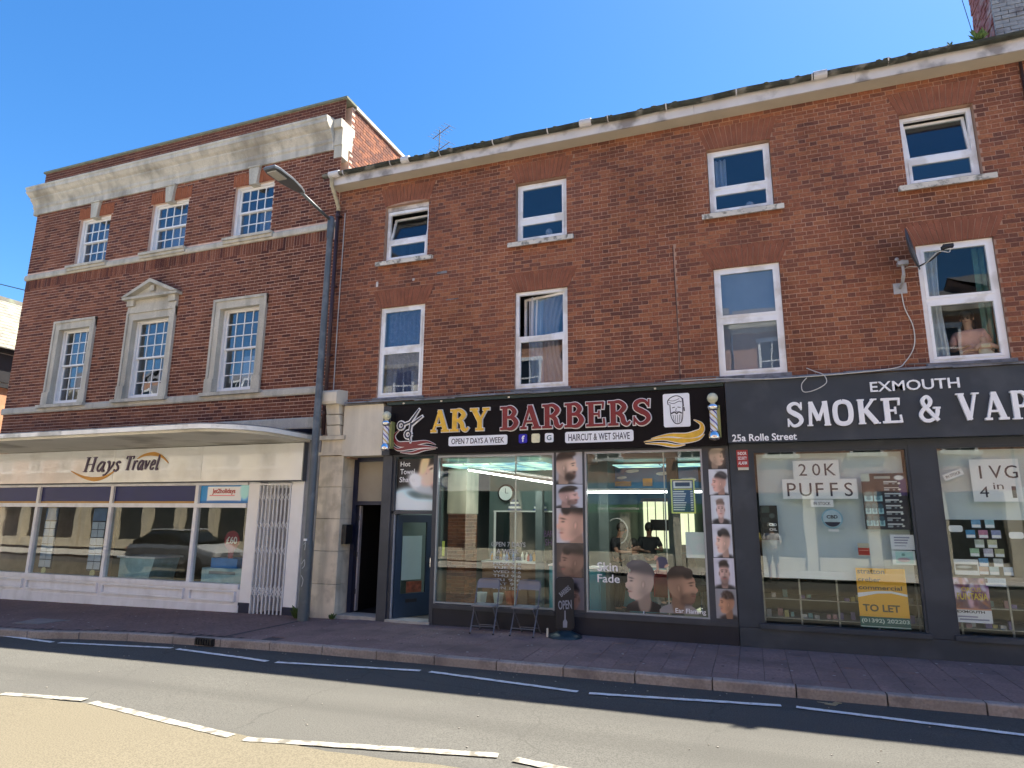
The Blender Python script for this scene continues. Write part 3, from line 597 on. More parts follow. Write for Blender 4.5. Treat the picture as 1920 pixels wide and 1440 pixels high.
brickwork(LBg, X0, X1, 3.62, 9.96, 'stretcher', bh, brickL_o, brickL_s)
# parapet above cornice
wall_slab(LBg, 'parapet', X0, X1, 10.6, 11.17, [], mortarL, y=FY+.048, th=.3)
pb = MB(); rp = random.Random(8)
for k in range(7):
    x = X0-(.11 if k % 2 else 0)
    while x < X1:
        a, b = max(x, X0), min(x+.215, X1); x += .225
        if b-a > .03: pb.box(a, b, FY+.04, FY+.055, 10.645+k*.075, 10.645+k*.075+.063, 0, rp.random()*.35)
pb.build('parapet_bricks', brickL_s, LBg, tone=True, kind='stuff')
B(X0-.05, X1+.05, FY-.0, FY+.40, 11.172, 11.225).build('coping', coping_m, LBg)
# side walls, back, roof; floors inside
sd = MB().box(X1-.28, X1-.0, FY+.3, 24, 3.2, 11.14); sd.build('side_wall', mortarL, LBg)
sb = MB(); rsd = random.Random(21); z = 8.7
while z < 11.1:
    y = FY+.31-(.11 if int(z/.075) % 2 else 0)
    while y < 17:
        w = rsd.choice([.215, .215, .1]); j = rsd.uniform(0, .006)
        if y > FY+.3: sb.box(X1, X1+.008+j, y, y+w, z, z+.064, 0, rsd.random())
        y += w+.01
    z += .075
sb.build('side_brickwork', brickR_s, LBg, tone=True, kind='stuff')
B(X1-.33, X1+.05, FY+.4, 24, 11.135, 11.22).build('coping', stone_l, LBg)
B(X0, X0+.28, FY+.3, 24, 0, 11.14).build('side_wall', mortarL, LBg)
B(X0+.28, X1-.28, FY+.35, 24, 10.3, 10.4).build('roof', dark, LBg)
inn = MB(); inn.box(X0+.28, X1-.28, 15, 15.1, 3.2, 10.3)
inn.box(X0+.28, X1-.28, FY+.29, 15, 7.1, 7.3)
for xx in (-14.4, -11.8): inn.box(xx, xx+.1, FY+.3, 15, 3.6, 10.3)
inn.build('interior_wall', mat('pale_interior', (.42, .41, .38), .9), LBg)
# soldier course
so_ = MB(); x = X0
while x < X1-.05:
    so_.box(x, x+.064, FY-.001+random.uniform(-.002, .002), FY+.013, 7.738, 7.982, 0, random.random()); x += .075
so_.build('soldier_course', brickL_s, LBg, tone=True, kind='stuff')
# cornice
prof = [(FY+.1, 9.9), (FY-.05, 9.9), (FY-.05, 10.06), (FY-.09, 10.09), (FY-.09, 10.16), (FY-.16, 10.24), (FY-.22, 10.29), (FY-.22, 10.33), (FY-.30, 10.37), (FY-.35, 10.42), (FY-.39, 10.44), (FY-.39, 10.52), (FY-.42, 10.54), (FY-.42, 10.585), (FY+.1, 10.67)]
for i in range(10):
    a, b = lerp(X0-.12, X1-.20, i/10), lerp(X0-.12, X1-.20, (i+1)/10)
    MB().sect([(FY+(p[0]-FY)*.82+.002*(i % 2), p[1]) for p in prof], a+.002, b-.002).build('cornice_block', stone_l, LBg)
cr_b = MB().box(X1-.195, X1+.014, FY-.03, FY+.36, 10.0, 10.40); cr_b.box(X1-.195, X1+.016, FY-.10, FY+.42, 10.40, 10.60); cr_b.box(X1-.195, X1+.018, FY-.012, FY+.22, 9.70, 9.998)
cr_b.build('cornice_return', stone, LBg)
# string courses
def course(parent, name, x0, x1, z0, z1, out, n, m, cap=0):
    for i in range(n):
        a, b = lerp(x0, x1, i/n), lerp(x0, x1, (i+1)/n); MB().sect([(FY+.05, z0), (FY-out*.7, z0), (FY-out, z0+.03), (FY-out, z1-.03), (FY-out*.6, z1), (FY+.05, z1)], a+.0015, b-.0015).build(name, m, parent)
course(LBg, 'string_course', X0-.02, X1-.02, 7.985, 8.13, .05, 9, stone)
course(LBg, 'string_course', X0-.02, X1-.02, 4.34, 4.50, .06, 9, stone)
course(LBg, 'string_course', -10.9, X1-.02, 3.62, 3.86, .05, 2, stone)
def sash_window(parent, xa, xb, za, zb, rows, yin=.12, cols=4):
    """box sash: frame part with sub-parts sash, pane; glazing bars are real"""
    y = FY+yin; f = MB(); fw = .07
    f.box(xa-.04, xa+fw, y-.03, y+.10, za, zb); f.box(xb-fw, xb+.04, y-.03, y+.10, za, zb); f.box(xa+fw, xb-fw, y-.03, y+.10, zb-fw*.8, zb+.05); f.box(xa+fw, xb-fw, y-.05, y+.10, za-.02, za+.07)
    fr = f.build('window', sashw, parent); zm = (za+zb)/2+.02
    for k, (c, d, yy) in enumerate(((zm-.02, zb-fw*.8, y+.015), (za+.07, zm+.02, y+.055))):
        s = MB(); a, b = xa+fw, xb-fw; st = .042
        s.box(a, a+st, yy, yy+.035, c, d); s.box(b-st, b, yy, yy+.035, c, d); s.box(a+st, b-st, yy, yy+.035, c, c+st); s.box(a+st, b-st, yy, yy+.035, d-st, d)
        for i in range(1, cols): xx = lerp(a+st, b-st, i/cols); s.box(xx-.011, xx+.011, yy+.006, yy+.028, c+st, d-st)
        n = rows[k]
        for i in range(1, n): zz = lerp(c+st, d-st, i/n); s.box(a+st, b-st, yy+.004, yy+.030, zz-.011, zz+.011)
        s.build('sash', sashw, fr)
        for i in range(cols):
            for j in range(n):
                pa, pb_ = lerp(a+st, b-st, i/cols), lerp(a+st, b-st, (i+1)/cols); pc, pd = lerp(c+st, d-st, j/n), lerp(c+st, d-st, (j+1)/n); rr = random.uniform(-.0022, .0022); r3 = random.uniform(-.0016, .0016)
                q = MB(); q.add([(pa, yy+.018+rr, pc), (pb_, yy+.018-rr, pc), (pb_, yy+.018-rr+r3, pd), (pa, yy+.018+rr+r3, pd), (pa, yy+.022+rr, pc), (pb_, yy+.022-rr, pc), (pb_, yy+.022-rr+r3, pd), (pa, yy+.022+rr+r3, pd)], [(0, 1, 2, 3), (7, 6, 5, 4)]); q.build('pane', GL_old, fr)
    return fr
for a, b in tops:
    sash_window(LBg, a, b, 8.17, 9.5, (2, 2), .11)
    flat_arch(LBg, a-.07, (a+b)/2-.12, 9.495, 9.80, .0, 8, archL_m); flat_arch(LBg, (a+b)/2+.12, b+.07, 9.495, 9.80, .0, 8, archL_m)
    c = (a+b)/2; MB().prism([(c-.10, 9.44), (c+.10, 9.44), (c+.15, 9.86), (c-.15, 9.86)], FY-.07, FY+.1).prism([(c-.17, 9.865), (c+.17, 9.865), (c+.17, 9.90), (c-.17, 9.90)], FY-.09, FY+.1).build('keystone', stone, LBg)
    MB().prism([(a-.13, 8.10), (b+.13, 8.10), (b+.13, 8.165), (a-.13, 8.165)], FY-.13, FY+.1).prism([(a-.13, 8.03), (b+.13, 8.03), (b+.13, 8.097), (a-.13, 8.097)], FY-.09, FY+.05).build('sill', stone, LBg)
for i, (a, b) in enumerate(lows):
    sash_window(LBg, a, b, 4.55, 6.5, (3, 3), .13)
    zt = 6.69; w = .175
    S = MB()
    for (p, q) in ((a-w, a+.02), (b-.02, b+w)):
        S.box(p, q, FY-.035, FY+.12, 4.52, zt-.005); 
    S.box(a-w, a-w+.06, FY-.065, FY-.037, 4.85, zt-.007); S.box(b+w-.06, b+w, FY-.065, FY-.037, 4.85, zt-.007)
    S.box(a-w, b+w, FY-.037, FY+.12, 6.46, zt); S.box(a-w, b+w, FY-.067, FY-.039, zt-.06, zt-.001)
    S.box(a-w-.02, a+.03, FY-.075, FY-.04, 4.52, 4.84); S.box(b-.03, b+w+.02, FY-.075, FY-.04, 4.52, 4.84)
    S.build('stone_surround', stone, LBg)
    B(a-w-.08, b+w+.08, FY-.14, FY+.08, 4.44, 4.515).build('sill', stone, LBg)
    if i == 1:
        P = MB(); P.box(a-w, b+w, FY-.05, FY+.1, zt+.003, 6.80); P.box(a-w, b+w, FY-.03, FY+.1, 6.803, 6.96); P.box(a-w-.1, b+w+.1, FY-.17, FY+.1, 6.963, 7.02)
        for (p, q) in ((a-w, a-w+.22), (b+w-.22, b+w)): P.box(p, q, FY-.10, FY-.033, 6.81, 6.96)
        c = (a+b)/2; hw = (b-a)/2+w+.1
        P.prism([(c-hw, 7.022), (c+hw, 7.022), (c, 7.36)], FY-.05, FY+.1)
        for s in (-1, 1): P.prism([(c+s*(hw+.02), 7.03), (c+s*(hw-.16), 7.03), (c, 7.33), (c, 7.42)], FY-.19-.002*s, FY+.09)
        P.prism([(c-.06, 7.27), (c+.06, 7.27), (c+.07, 7.13), (c-.07, 7.13)], FY-.11, FY-.04)
        P.build('pediment', stone, LBg)
# papers and curtains seen in these windows
ck = mat('net_curtain', (.50, .53, .60), .9, .08, 3); ckw = mat('white_board_sheet', (.68, .69, .72), .8, .05, 3)
def curtain(x0, x1, z0, z1, y, label, m, folds=9, gather=0, group=None, cat='curtain'):
    mb = MB(); n = folds*6; nz = 8; vs = []
    for j in range(nz+1):
        t = j/nz; s = 1-gather*math.sin(math.pi*min(1, (1-t)*1.1))
        for i in range(n+1):
            u = i/n; vs.append((x0+(x1-x0)*u*s, y+.03*math.sin(u*folds*6.283+.6*math.sin(3*t)), z0+(z1-z0)*t))
    fs = [(j*(n+1)+i, j*(n+1)+i+1, (j+1)*(n+1)+i+1, (j+1)*(n+1)+i) for j in range(nz) for i in range(n)]; mb.add(vs, fs)
    return solo('curtain', mb, m, label, cat, group, smooth=True)
curtain(-10.2, -9.9, 8.2, 9.5, FY+.35, 'pale curtain at the right of the top window nearest the lamp head', ck, 4)
curtain(-10.95, -10.0, 8.2, 9.3, FY+.8, 'faint grey blind hanging inside the top window nearest the lamp', ck, 8)
curtain(-13.6, -12.5, 8.2, 9.4, FY+.6, 'grey net curtain in the middle top-floor sash window', ck, 9)
curtain(-16.1, -15.2, 8.2, 9.4, FY+.6, 'grey net curtain in the top-floor sash window farthest left', ck, 9)
solo('cabinet', B(-10.75, -10.35, FY+.5, FY+.8, 4.5, 5.45), ckw, 'pale cabinet back standing inside the stone-framed window beside the lamp post', 'cabinet')
# canopy
cp_pts = [(-30, 8.9), (-15, 8.9)]+[(-9.35+1.1*math.sin(R(a)), 9.75-1.08*math.cos(R(a))) for a in range(0, 91, 10)]+[(-8.25, FY)]
cp_pts = [(-30, FY), ]+[(-30, 8.72), (-13, 8.70)]+[(-9.35+1.1*math.sin(R(a)), 9.77-1.1*math.cos(R(a))) for a in range(0, 91, 9)]+[(-8.25, FY)]
cpo = [(p[0], p[1]) for p in cp_pts]; cb = MB().plan(cpo[::-1][::-1], 3.39, 3.47)
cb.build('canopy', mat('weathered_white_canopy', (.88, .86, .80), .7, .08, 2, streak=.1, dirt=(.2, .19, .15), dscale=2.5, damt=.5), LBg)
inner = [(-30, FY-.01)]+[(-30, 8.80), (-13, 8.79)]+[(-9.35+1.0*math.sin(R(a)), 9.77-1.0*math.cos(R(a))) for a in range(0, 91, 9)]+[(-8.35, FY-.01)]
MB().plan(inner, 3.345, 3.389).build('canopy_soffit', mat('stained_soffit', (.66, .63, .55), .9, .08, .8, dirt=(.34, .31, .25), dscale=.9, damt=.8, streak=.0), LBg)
edge = [(p[0]-(.012 if p[1] < 9.7 else .012), p[1]+.015) for p in cp_pts]; MB().plan(edge, 3.472, 3.495).build('canopy_edge_flashing', lead, LBg)
cr_top = MB().add([(-10.6, 9.4, 3.5), (-8.4, 9.9, 3.5), (-8.3, FY-.02, 3.5), (-8.3, FY-.02, 3.62), (-10.6, FY-.02, 3.62)], [(0, 1, 2, 3, 4), (4, 3, 2, 1, 0)]); cr_top.build('canopy_top', navy, LBg)

# ------------------------------------------------------------------ travel shopfront
TS = thing('travel_shopfront', 'white-framed travel agency shopfront with navy band above its tall windows', 'shopfront', (-13, FY, -.1))
ex = -8.42
mulls = [-22, -18.6, -16.16, -13.72, -11.2]
fy = FY+.02
fr = MB(); 
for xm in mulls: fr.box(xm-.045, xm+.045, fy-.03, fy+.09, .5, 2.52)
fr.box(-22, -9.84, fy-.04, fy+.085, 2.03, 2.12); fr.box(-22, -9.84, fy-.06, fy+.14, .41, .50); fr.box(-22, -9.84, fy-.032, fy+.085, 2.50, 2.57)
fr.build('window_frame', lilac, TS)
for a, b in zip(mulls, mulls[1:]+[-9.8]):
    a += .045; b -= .045 if b != -9.8 else .04
    B(a, b, fy+.03, fy+.036, .50, 2.03).build('pane', GL_travel, TS); B(a, b, fy+.03, fy+.036, 2.12, 2.50).build('pane', GL_travel, TS)
# stall riser with raised panels
rz = MB().box(-22, -9.5, fy-.02, fy+.2, -.2, .405); rz.build('stall_riser', lilac, TS)
MB().box(-22, -9.8, fy-.05, fy-.022, -.2, .10).build('plinth', lilac, TS)
for a, b in zip(mulls, mulls[1:]+[-9.84]):
    a += .10; b -= .06; pm = MB(); 
    for (p, q, r_, s) in ((a, b, .16, .185), (a, b, .345, .37)): pm.box(p, q, fy-.075, fy-.022, r_, s)
    pm.box(a, a+.025, fy-.074, fy-.022, .185, .345); pm.box(b-.025, b, fy-.074, fy-.022, .185, .345); pm.box(a+.05, b-.05, fy-.034, fy-.021, .205, .325)
    pm.build('riser_panel', lilac, TS)
MB().box(-9.80, -9.52, fy-.03, fy+.25, .16, 2.57).box(-8.72, -8.42, fy-.03, fy+.25, .13, 2.57).box(-9.52, -8.72, fy+.20, fy+.25, 2.45, 2.57).build('pilaster', wpaint, TS)
MB().box(-9.82, -9.52, fy-.035, fy+.25, -.2, .158).box(-8.74, -8.42, fy-.035, fy+.25, -.2, .128).build('pilaster_base', navy, TS)
MB().box(-9.52, -8.72, fy+.5, fy+.55, -.15, 2.5).build('lobby_door', mat('grey_door', (.33, .33, .36), .6), TS)
MB().box(-9.53, -9.50, fy+.25, fy+.5, -.15, 2.5).box(-8.74, -8.71, fy+.25, fy+.5, -.15, 2.5).box(-9.52, -8.72, fy+.25, fy+.5, 2.45, 2.5).build('lobby_reveal', wpaint, TS)
MB().box(X1-.34, X1-.02, fy-.01, fy+.25, -.2, 3.6).build('end_pier', mat('grey_end_pier', (.25, .26, .28), .7), TS)
# folding gate
gt = thing('folding_gate', 'closed white concertina security gate across the travel shop doorway', 'gate', (-9.12, FY-.02, -.08)); N = 9; gw = mat('gate_white', (.84, .84, .84), .4, .05, 8)
for i in range(N):
    x = lerp(-9.50, -8.74, i/(N-1)); g = MB(); g.box(x-.012, x-.004, FY-.035, FY-.01, -.08, 2.48); g.box(x+.004, x+.012, FY-.035, FY-.01, -.08, 2.48); g.build('upright', gw, gt)
for z in (2.18, 1.62, 1.12, .38, .62 if False else .0+.30):
    for i in range(N-1):
        a, b = lerp(-9.50, -8.74, i/(N-1)), lerp(-9.50, -8.74, (i+1)/(N-1)); g = MB(); g.tube([(a, FY-.042, z), (b, FY-.042, z+.14)], .006, 5); g.tube([(a, FY-.05, z+.14), (b, FY-.05, z)], .006, 5); g.build('lattice_bar', gw, gt)
B(-9.53, -8.70, FY-.05, FY+.0, 2.49, 2.52).build('top_track', gw, gt)
# fascia sign
tf = thing('travel_shop_sign', 'long cream fascia board with slanting dark serif lettering and orange swooshes', 'sign', (-13, FY-.1, 2.58))
fb = mat('glossy_cream_fascia', (.88, .88, .86), .12, .02, 2, coat=1.0, dirt=(.55, .53, .47), dscale=1.2, damt=.4)
for a, b in ((-22, -17.7), (-17.7, -14.0+.35), (-13.65, -11.05), (-11.05, ex)):
    B(a+.003, b-.003, FY-.10, FY-.02, 2.58, 3.33).build('board', fb, tf)
B(-22, ex, FY-.12, FY-.0, 2.555, 2.578).build('edge_strip', grey_ds, tf)
B(ex, ex+.025, FY-.115, FY, 2.555, 3.33).build('edge_strip', steel, tf)
tl = mat('aubergine_letters', (.085, .055, .11), .4, .05, 5); og = mat('orange_swoosh', (.62, .30, .045), .4, .08, 5)
word('Hays', (-14.62, -13.46, 2.83, 3.17), FY-.10, tl, tf, 'letter', depth=.025, shear=.22)
word('Travel', (-13.33, -12.28, 2.85, 3.17), FY-.10, tl, tf, 'letter', depth=.025, shear=.22)
def swoosh(P, w, m, parent, y, name='swoosh', depth=.012):
    mb = MB(); stroke(mb, P, (.012, w, .012), y-depth, y-.002, curve=True); mb.build(name, m, parent)
swoosh([(-15.02, 2.86), (-14.6, 2.72), (-14.2, 2.66), (-13.85, 2.72), (-13.5, 2.9)], .10, og, tf, FY-.10)
swoosh([(-12.95, 3.10), (-12.75, 3.18), (-12.45, 3.20), (-12.2, 3.13), (-12.0, 2.99)], .09, og, tf, FY-.10)
# inside the travel shop
TI = mat('travel_interior', (.16, .14, .12), .9, .2, 1)
ti = MB().box(-22, -9.85, 14.2, 14.3, -.1, 3.3).box(-22, -9.85, FY+.14, 14.2, -.12, -.1).box(-22, -9.85, FY+.14, 14.2, 3.2, 3.3).box(-9.87, -9.84, FY+.14, 14.2, -.1, 3.3)
ti.build('shop_room', TI, TS)
bn = mat('navy_band', (.008, .014, .12), .4, .1, 2); ob = mat('orange_strip', (.55, .30, .07), .5, .05, 3)
for a, b in zip(mulls[:-1], mulls[1:]):
    q = solo('window_header', MB().box(a+.05, b-.05, fy+.020, fy+.028, 2.165, 2.495), bn, {-22: 'navy header band far left out past the frame', -18.6: 'short navy header band at the left edge above the first shop pane', -16.16: 'navy header band above the pane with two card racks', -13.72: 'navy header band above the pane reflecting the parked car'}[a], 'header board')
    e = MB().box(a+.05, b-.05, fy+.018, fy+.028, 2.123, 2.163).build('orange_strip', ob, None); e.parent = q; e.location = -q.location; 
def jet(u, v): pass
pj = Pic(60, 24, (40, 120, 175)); pj.rect(.14, .86, .1, .95, (222, 232, 238)); pj.ell(.92, .7, .1, .5, (150, 200, 220)); pj.ell(.5, .0, .7, .16, (30, 90, 150)); pj.rect(.2, .72, .42, .46, (190, 70, 60)); 
jp = panel(pj, (-11.14, -9.85, 2.125, 2.495), fy+.022, None, 'holiday_poster', label='pale blue holiday poster with red lettering above the right travel pane', cat='poster')
text('Jet2holidays', .02, (-10.82, -10.2, 2.30, 2.43), fy+.021, mat('poster_red', (.5, .04, .03), .5), jp)
# card racks
for nm, xa, xb, lab in (('card_rack', -16.02, -15.62, 'left rack of pale blue offer cards hanging in the travel window'), ('card_rack', -14.42, -14.0, 'right rack of pale blue offer cards hanging in the travel window')):
    t = thing(nm, lab, 'display rack', ((xa+xb)/2, fy+.14, .55))
    B(xa-.02, xb+.02, fy+.15, fy+.16, .60, 2.02).build('back_sheet', navy, t)
    B(xa, xb, fy+.13, fy+.14, 1.72, 2.0).build('header_card', mat('blue_header_card', (.10, .17, .34), .5), t)
    for r in range(6):
        for c in range(2):
            z0 = .64+r*.178; x0_ = xa+c*(xb-xa)/2+.01
            B(x0_, x0_+(xb-xa)/2-.02, fy+.128, fy+.138, z0, z0+.16).build('card', mat('pale_blue_card', (.52, .58, .70), .5, .1, 3), t)
    MB().tube([((xa+xb)/2, fy+.125, .55), ((xa+xb)/2, fy+.14, .55)], .08, 16).build('round_badge', mat('pale_yellow_badge', (.55, .50, .25), .5), t)
ps = Pic(40, 44, (150, 28, 34)); ps.u, ps.v
rs_ = MB().tube([(-10.2, fy+.05, 1.36), (-10.2, fy+.058, 1.36)], .20, 28); st = solo('round_sticker', rs_, mat('red_sticker', (.36, .035, .045), .5), 'round red price sticker on the glass of the right travel pane', 'sticker')
tx = text('\u00a360', .02, (-10.34, -10.06, 1.29, 1.44), fy+.049, mat('sticker_white', (.8, .75, .7), .5), None, 'price'); tx.parent = st; tx.location = -st.location
e = MB().prism([(-10.26, 1.0), (-10.14, 1.0), (-10.12, 1.18), (-10.28, 1.18)], fy+.05, fy+.058).build('sticker_stem', MATS['red_sticker'], st)

db = mat('pale_teal_counter', (.42, .62, .66), .4); dbb = mat('bright_blue_box', (.02, .22, .62), .4)
pod = thing('display_plinth', 'pale teal display plinth inside the right travel pane', 'plinth', (-10.5, FY+.5, 0)); MB().box(-11.05, -9.95, FY+.2, FY+.7, 0, .78).build('body', db, pod)
MB().box(-10.85, -10.15, FY+.19, FY+.199, .66, .72).build('printed_line', mat('grey_print', (.2, .25, .3), .5), pod)
solo('blue_box', MB().box(-10.9, -10.2, FY+.28, FY+.6, .78, .98), dbb, 'long bright blue box on the pale teal plinth in the travel window', 'box')
dk = thing('travel_desk', 'pale curved desk front seen through the third travel pane', 'desk', (-13.2, FY+.6, 0)); MB().prism([(-13.7, 0), (-12.9, 0), (-12.65, .9), (-13.7, .9)], FY+.4, FY+1.1).build('desk_front', db, dk); MB().box(-13.75, -12.6, FY+.35, FY+1.15, .9, .94).build('desk_top', wpaint, dk)
# ================================================================== TERRACE (right)
T0, T1 = -8.06, 9.6
TB = thing('brick_terrace', 'orange brick terrace with white windows and mossy gutter above the barber and vape shops', 'building', (0, FY, 0))
wx = [(-6.86, -5.84), (-3.94, -2.92), (-.36, .68), (2.62, 3.63), (5.9, 6.9)]
holes = [(a, b, 4.17, 6.05) for a, b in wx]+[(a, b, 7.05, 8.29) for a, b in wx]
wall_slab(TB, 'wall', T0, T1, 3.2, 8.86, holes, mortarR)
bh = [rect_hole(a, b, 4.0, 6.05) for a, b in wx]+[rect_hole(a, b, 7.0, 8.29) for a, b in wx]
bh += [trap_hole(a-.02, b+.02, 6.05, 6.40, .16) for a, b in wx]+[trap_hole(a, b, 8.29, 8.66, .14) for a, b in wx]
bh += [rect_hole(-1.0, -.975, 4.3, 6.6)]
brickwork(TB, T0+.02, T1, 4.12, 8.86, 'flemish', bh, brickR_o, brickR_s)
for i, (a, b) in enumerate(wx):
    flat_arch(TB, a-.03, b+.03, 6.045, 6.42, .17, 15, arch_m); flat_arch(TB, a-.01, b+.01, 8.285, 8.685, .14, 14, arch_m, rise=.05 if i == 0 else .0)
# eaves: soffit, fascia, gutter
MB().box(T0-.02, T1, 10.52, FY+.05, 8.835, 8.855).build('soffit', soffit_m, TB)
for i in range(7):
    a, b = lerp(T0-.04, T1, i/7), lerp(T0-.04, T1, (i+1)/7); B(a+.002, b-.002, 10.49, 10.519, 8.825, 9.085).build('fascia_board', fascia_w, TB)
n = 48; gm = MB(); path = [(lerp(T0-.16, T1, i/n), 10.42, 9.005+.008*math.sin(i*1.7)+.008*math.sin(i*.6)) for i in range(n+1)]
K = 8; vs = []
for p in path:
    for j in range(K+1): a = math.pi+math.pi*j/K; vs.append((p[0], p[1]+.065*math.cos(a), p[2]+.045+.065*math.sin(a)))
    for j in range(K, -1, -1): a = math.pi+math.pi*j/K; vs.append((p[0], p[1]+.055*math.cos(a), p[2]+.045+.05*math.sin(a)))
W = 2*K+2; gm.add(vs, [(i*W+j, i*W+(j+1) % W, (i+1)*W+(j+1) % W, (i+1)*W+j) for i in range(n) for j in range(W)]+[tuple(range(W)), tuple(range(n*W+W-1, n*W-1, -1))])
gm.build('gutter', gutter_m, TB, smooth=False)
rg = random.Random(5)
for i in range(10):
    x = T0+.35+i*1.13+rg.uniform(-.05, .05); b_ = MB(); b_.tube([(x, 10.355+.07*(1-math.cos(R(q)))*1, 9.055-.075*math.sin(R(q))) for q in range(0, 181, 30)], .012, 5); b_.build('gutter_bracket', fascia_w, TB)
for x, w in ((T0+.0, .25), (-6.3, .18), (-2.55, .22), (1.4, .2)):
    MB().tube([(x, 10.42, 9.04), (x+w, 10.42, 9.04)], .073, 10).build('gutter_joint', fascia_w, TB)
# moss growth on the gutter
ms = MB()
for k in range(420):
    x = rg.uniform(T0, T1); t = rg.uniform(0, 1); s = rg.uniform(.01, .035); y, z = 10.365+.12*t, 9.05+rg.uniform(0, .012)
    ms.ball((x, y, z), s, 5, 0, (1.6, 1, .5))
ms.build('gutter_moss', mat('roof_moss', (.06, .065, .03), .95, .4, 30), TB, kind='stuff')
# roof slope, hidden below but there for other viewpoints
MB().add([(T0, 10.46, 9.09), (T1, 10.46, 9.09), (T1, 15.4, 11.2), (T0, 15.4, 11.2), (T0, 20.5, 9.0), (T1, 20.5, 9.0)], [(0, 1, 2, 3), (3, 2, 5, 4)]).build('roof', mat('slates', (.12, .12, .13), .7, .2, 3), TB)
MB().box(T0, T1, 20.2, 20.5, 0, 9.0).build('rear_wall', mortarR, TB)
B(T1-.28, T1, FY+.3, 20.2, 0, 9.0).build('party_wall', mortarR, TB); B(T0+.02, T0+.28, FY+.3, 20.2, 0, 9.0).build('party_wall', mortarR, TB)
rm = MB().box(T0+.28, T1-.28, FY+.29, 15, 6.5, 6.7).box(T0+.28, T1-.28, FY+.29, 15, 3.15, 3.27).box(T0+.28, T1-.28, 14.9, 15, 3.9, 8.9).box(T0+.28, T1-.28, FY+.29, 15, 8.88, 8.95)
for x in (-5.1, -1.6, 1.7, 4.9): rm.box(x, x+.1, FY+.29, 14.9, 3.9, 6.5); rm.box(x, x+.1, FY+.29, 14.9, 6.7, 8.88)
rm.build('interior_wall', mat('upstairs_room', (.22, .21, .20), .9, .1, 1), TB)
# cable running down the joint between the two houses
MB().tube([(-1.01, FY-.008, 6.55), (-1.0, FY-.01, 5.8), (-.985, FY-.008, 5.1), (-.985, FY-.01, 4.15)], .005, 5).build('wall_cable', black, TB)
for (x, z, w, h) in ((-5.6, 6.62, .22, .05), (-5.38, 6.05, .26, .02), (-7.0, 6.52, .05, .11), (-6.15, 6.55, .05, .05)):
    MB().box(x, x+w, FY-.004, FY+.005, z, z+h).build('plaster_patch', fascia_w if w < .1 else lead, TB)
# windows
def upvc_window(a, b, za, zb, trans, y, tilt=None, gl=GL_win, head=None, fw=.062):
    f = MB(); f.box(a, a+fw, y, y+.06, za, zb); f.box(b-fw, b, y, y+.06, za, zb); f.box(a+fw, b-fw, y, y+.06, za, za+fw); f.box(a+fw, b-fw, y, y+.06, zb-fw, zb); f.box(a+fw, b-fw, y-.004, y+.06, trans-.035, trans+.035)
    w = f.build('window', upvc, TB)
    for (c, d, up_) in ((za+fw, trans-.035, False), (trans+.035, zb-fw, True)):
        s = MB(); sw = .042; x0, x1 = a+fw, b-fw
        s.box(x0, x0+sw, y-.012, y+.04, c, d); s.box(x1-sw, x1, y-.012, y+.04, c, d); s.box(x0+sw, x1-sw, y-.012, y+.04, c, c+sw); s.box(x0+sw, x1-sw, y-.012, y+.04, d-sw, d)
        g = B(x0+sw, x1-sw, y+.01, y+.018, c+sw, d-sw)
        if up_ and tilt:
            t, kind = tilt; ct, st_ = math.cos(R(t)), math.sin(R(t))
            for m_ in (s, g):
                for i, v in enumerate(m_.v):
                    if kind == 'top': dy, dz = v[1]-y, v[2]-d; m_.v[i] = (v[0], y+dy*ct-(-dz)*st_-0.0, d+dz*ct-dy*0)   # top hung, bottom swings out
                    elif kind == 'in': dy, dz = v[1]-y, v[2]-c; m_.v[i] = (v[0], y+dy*ct+dz*st_+.03, c+dz*ct)
                    elif kind == 'inside': dx, dy = v[0]-x1, v[1]-y; m_.v[i] = (x1+dx*ct+dy*st_, y-dx*st_+dy*ct+.04, v[2])
        s.build('sash', upvc, w); g.build('pane', gl, w)
    return w
zt_ = 7.05
tl_ = {0: (16, 'in'), 3: (9, 'in')}
for i, (a, b) in enumerate(wx):
    upvc_window(a+.01, b-.01, 7.055, 8.29-(.10 if i == 0 else .02), 7.50, FY+.10, tl_.get(i))
    if i == 0: MB().box(a, b, FY+.09, FY+.2, 8.20, 8.33).build('window_head', fascia_w, TB)
    s = MB(); s.sect([(FY+.1, 7.0), (FY-.10, 6.93), (FY-.10, 7.02), (FY+.1, 7.055)], a-.13, b+.14); s.build('sill', sillm, TB)
    low_kind = {1: (14, 'inside')}.get(i)
    upvc_window(a+.005, b-.005, 4.17, 6.045, 5.14, FY+.045, low_kind, GL_shop if i == 3 else GL_win)
    MB().box(a-.05, b+.05, FY-.06, FY+.06, 4.105, 4.165).build('sill', lead, TB)
# lead ledge above the shop fascias
ld = random.Random(2); x = -7.45
while x < T1:
    w = ld.uniform(.8, 1.6); w = min(w, T1-x); z = 4.07+ld.uniform(-.012, .012)
    MB().sect([(FY+.03, z+.06), (FY-.20, z+.012), (FY-.21, z-.02), (FY-.2, z-.025), (FY+.03, z+.02)], x+.003, x+w).build('lead_flashing', lead, TB); x += w
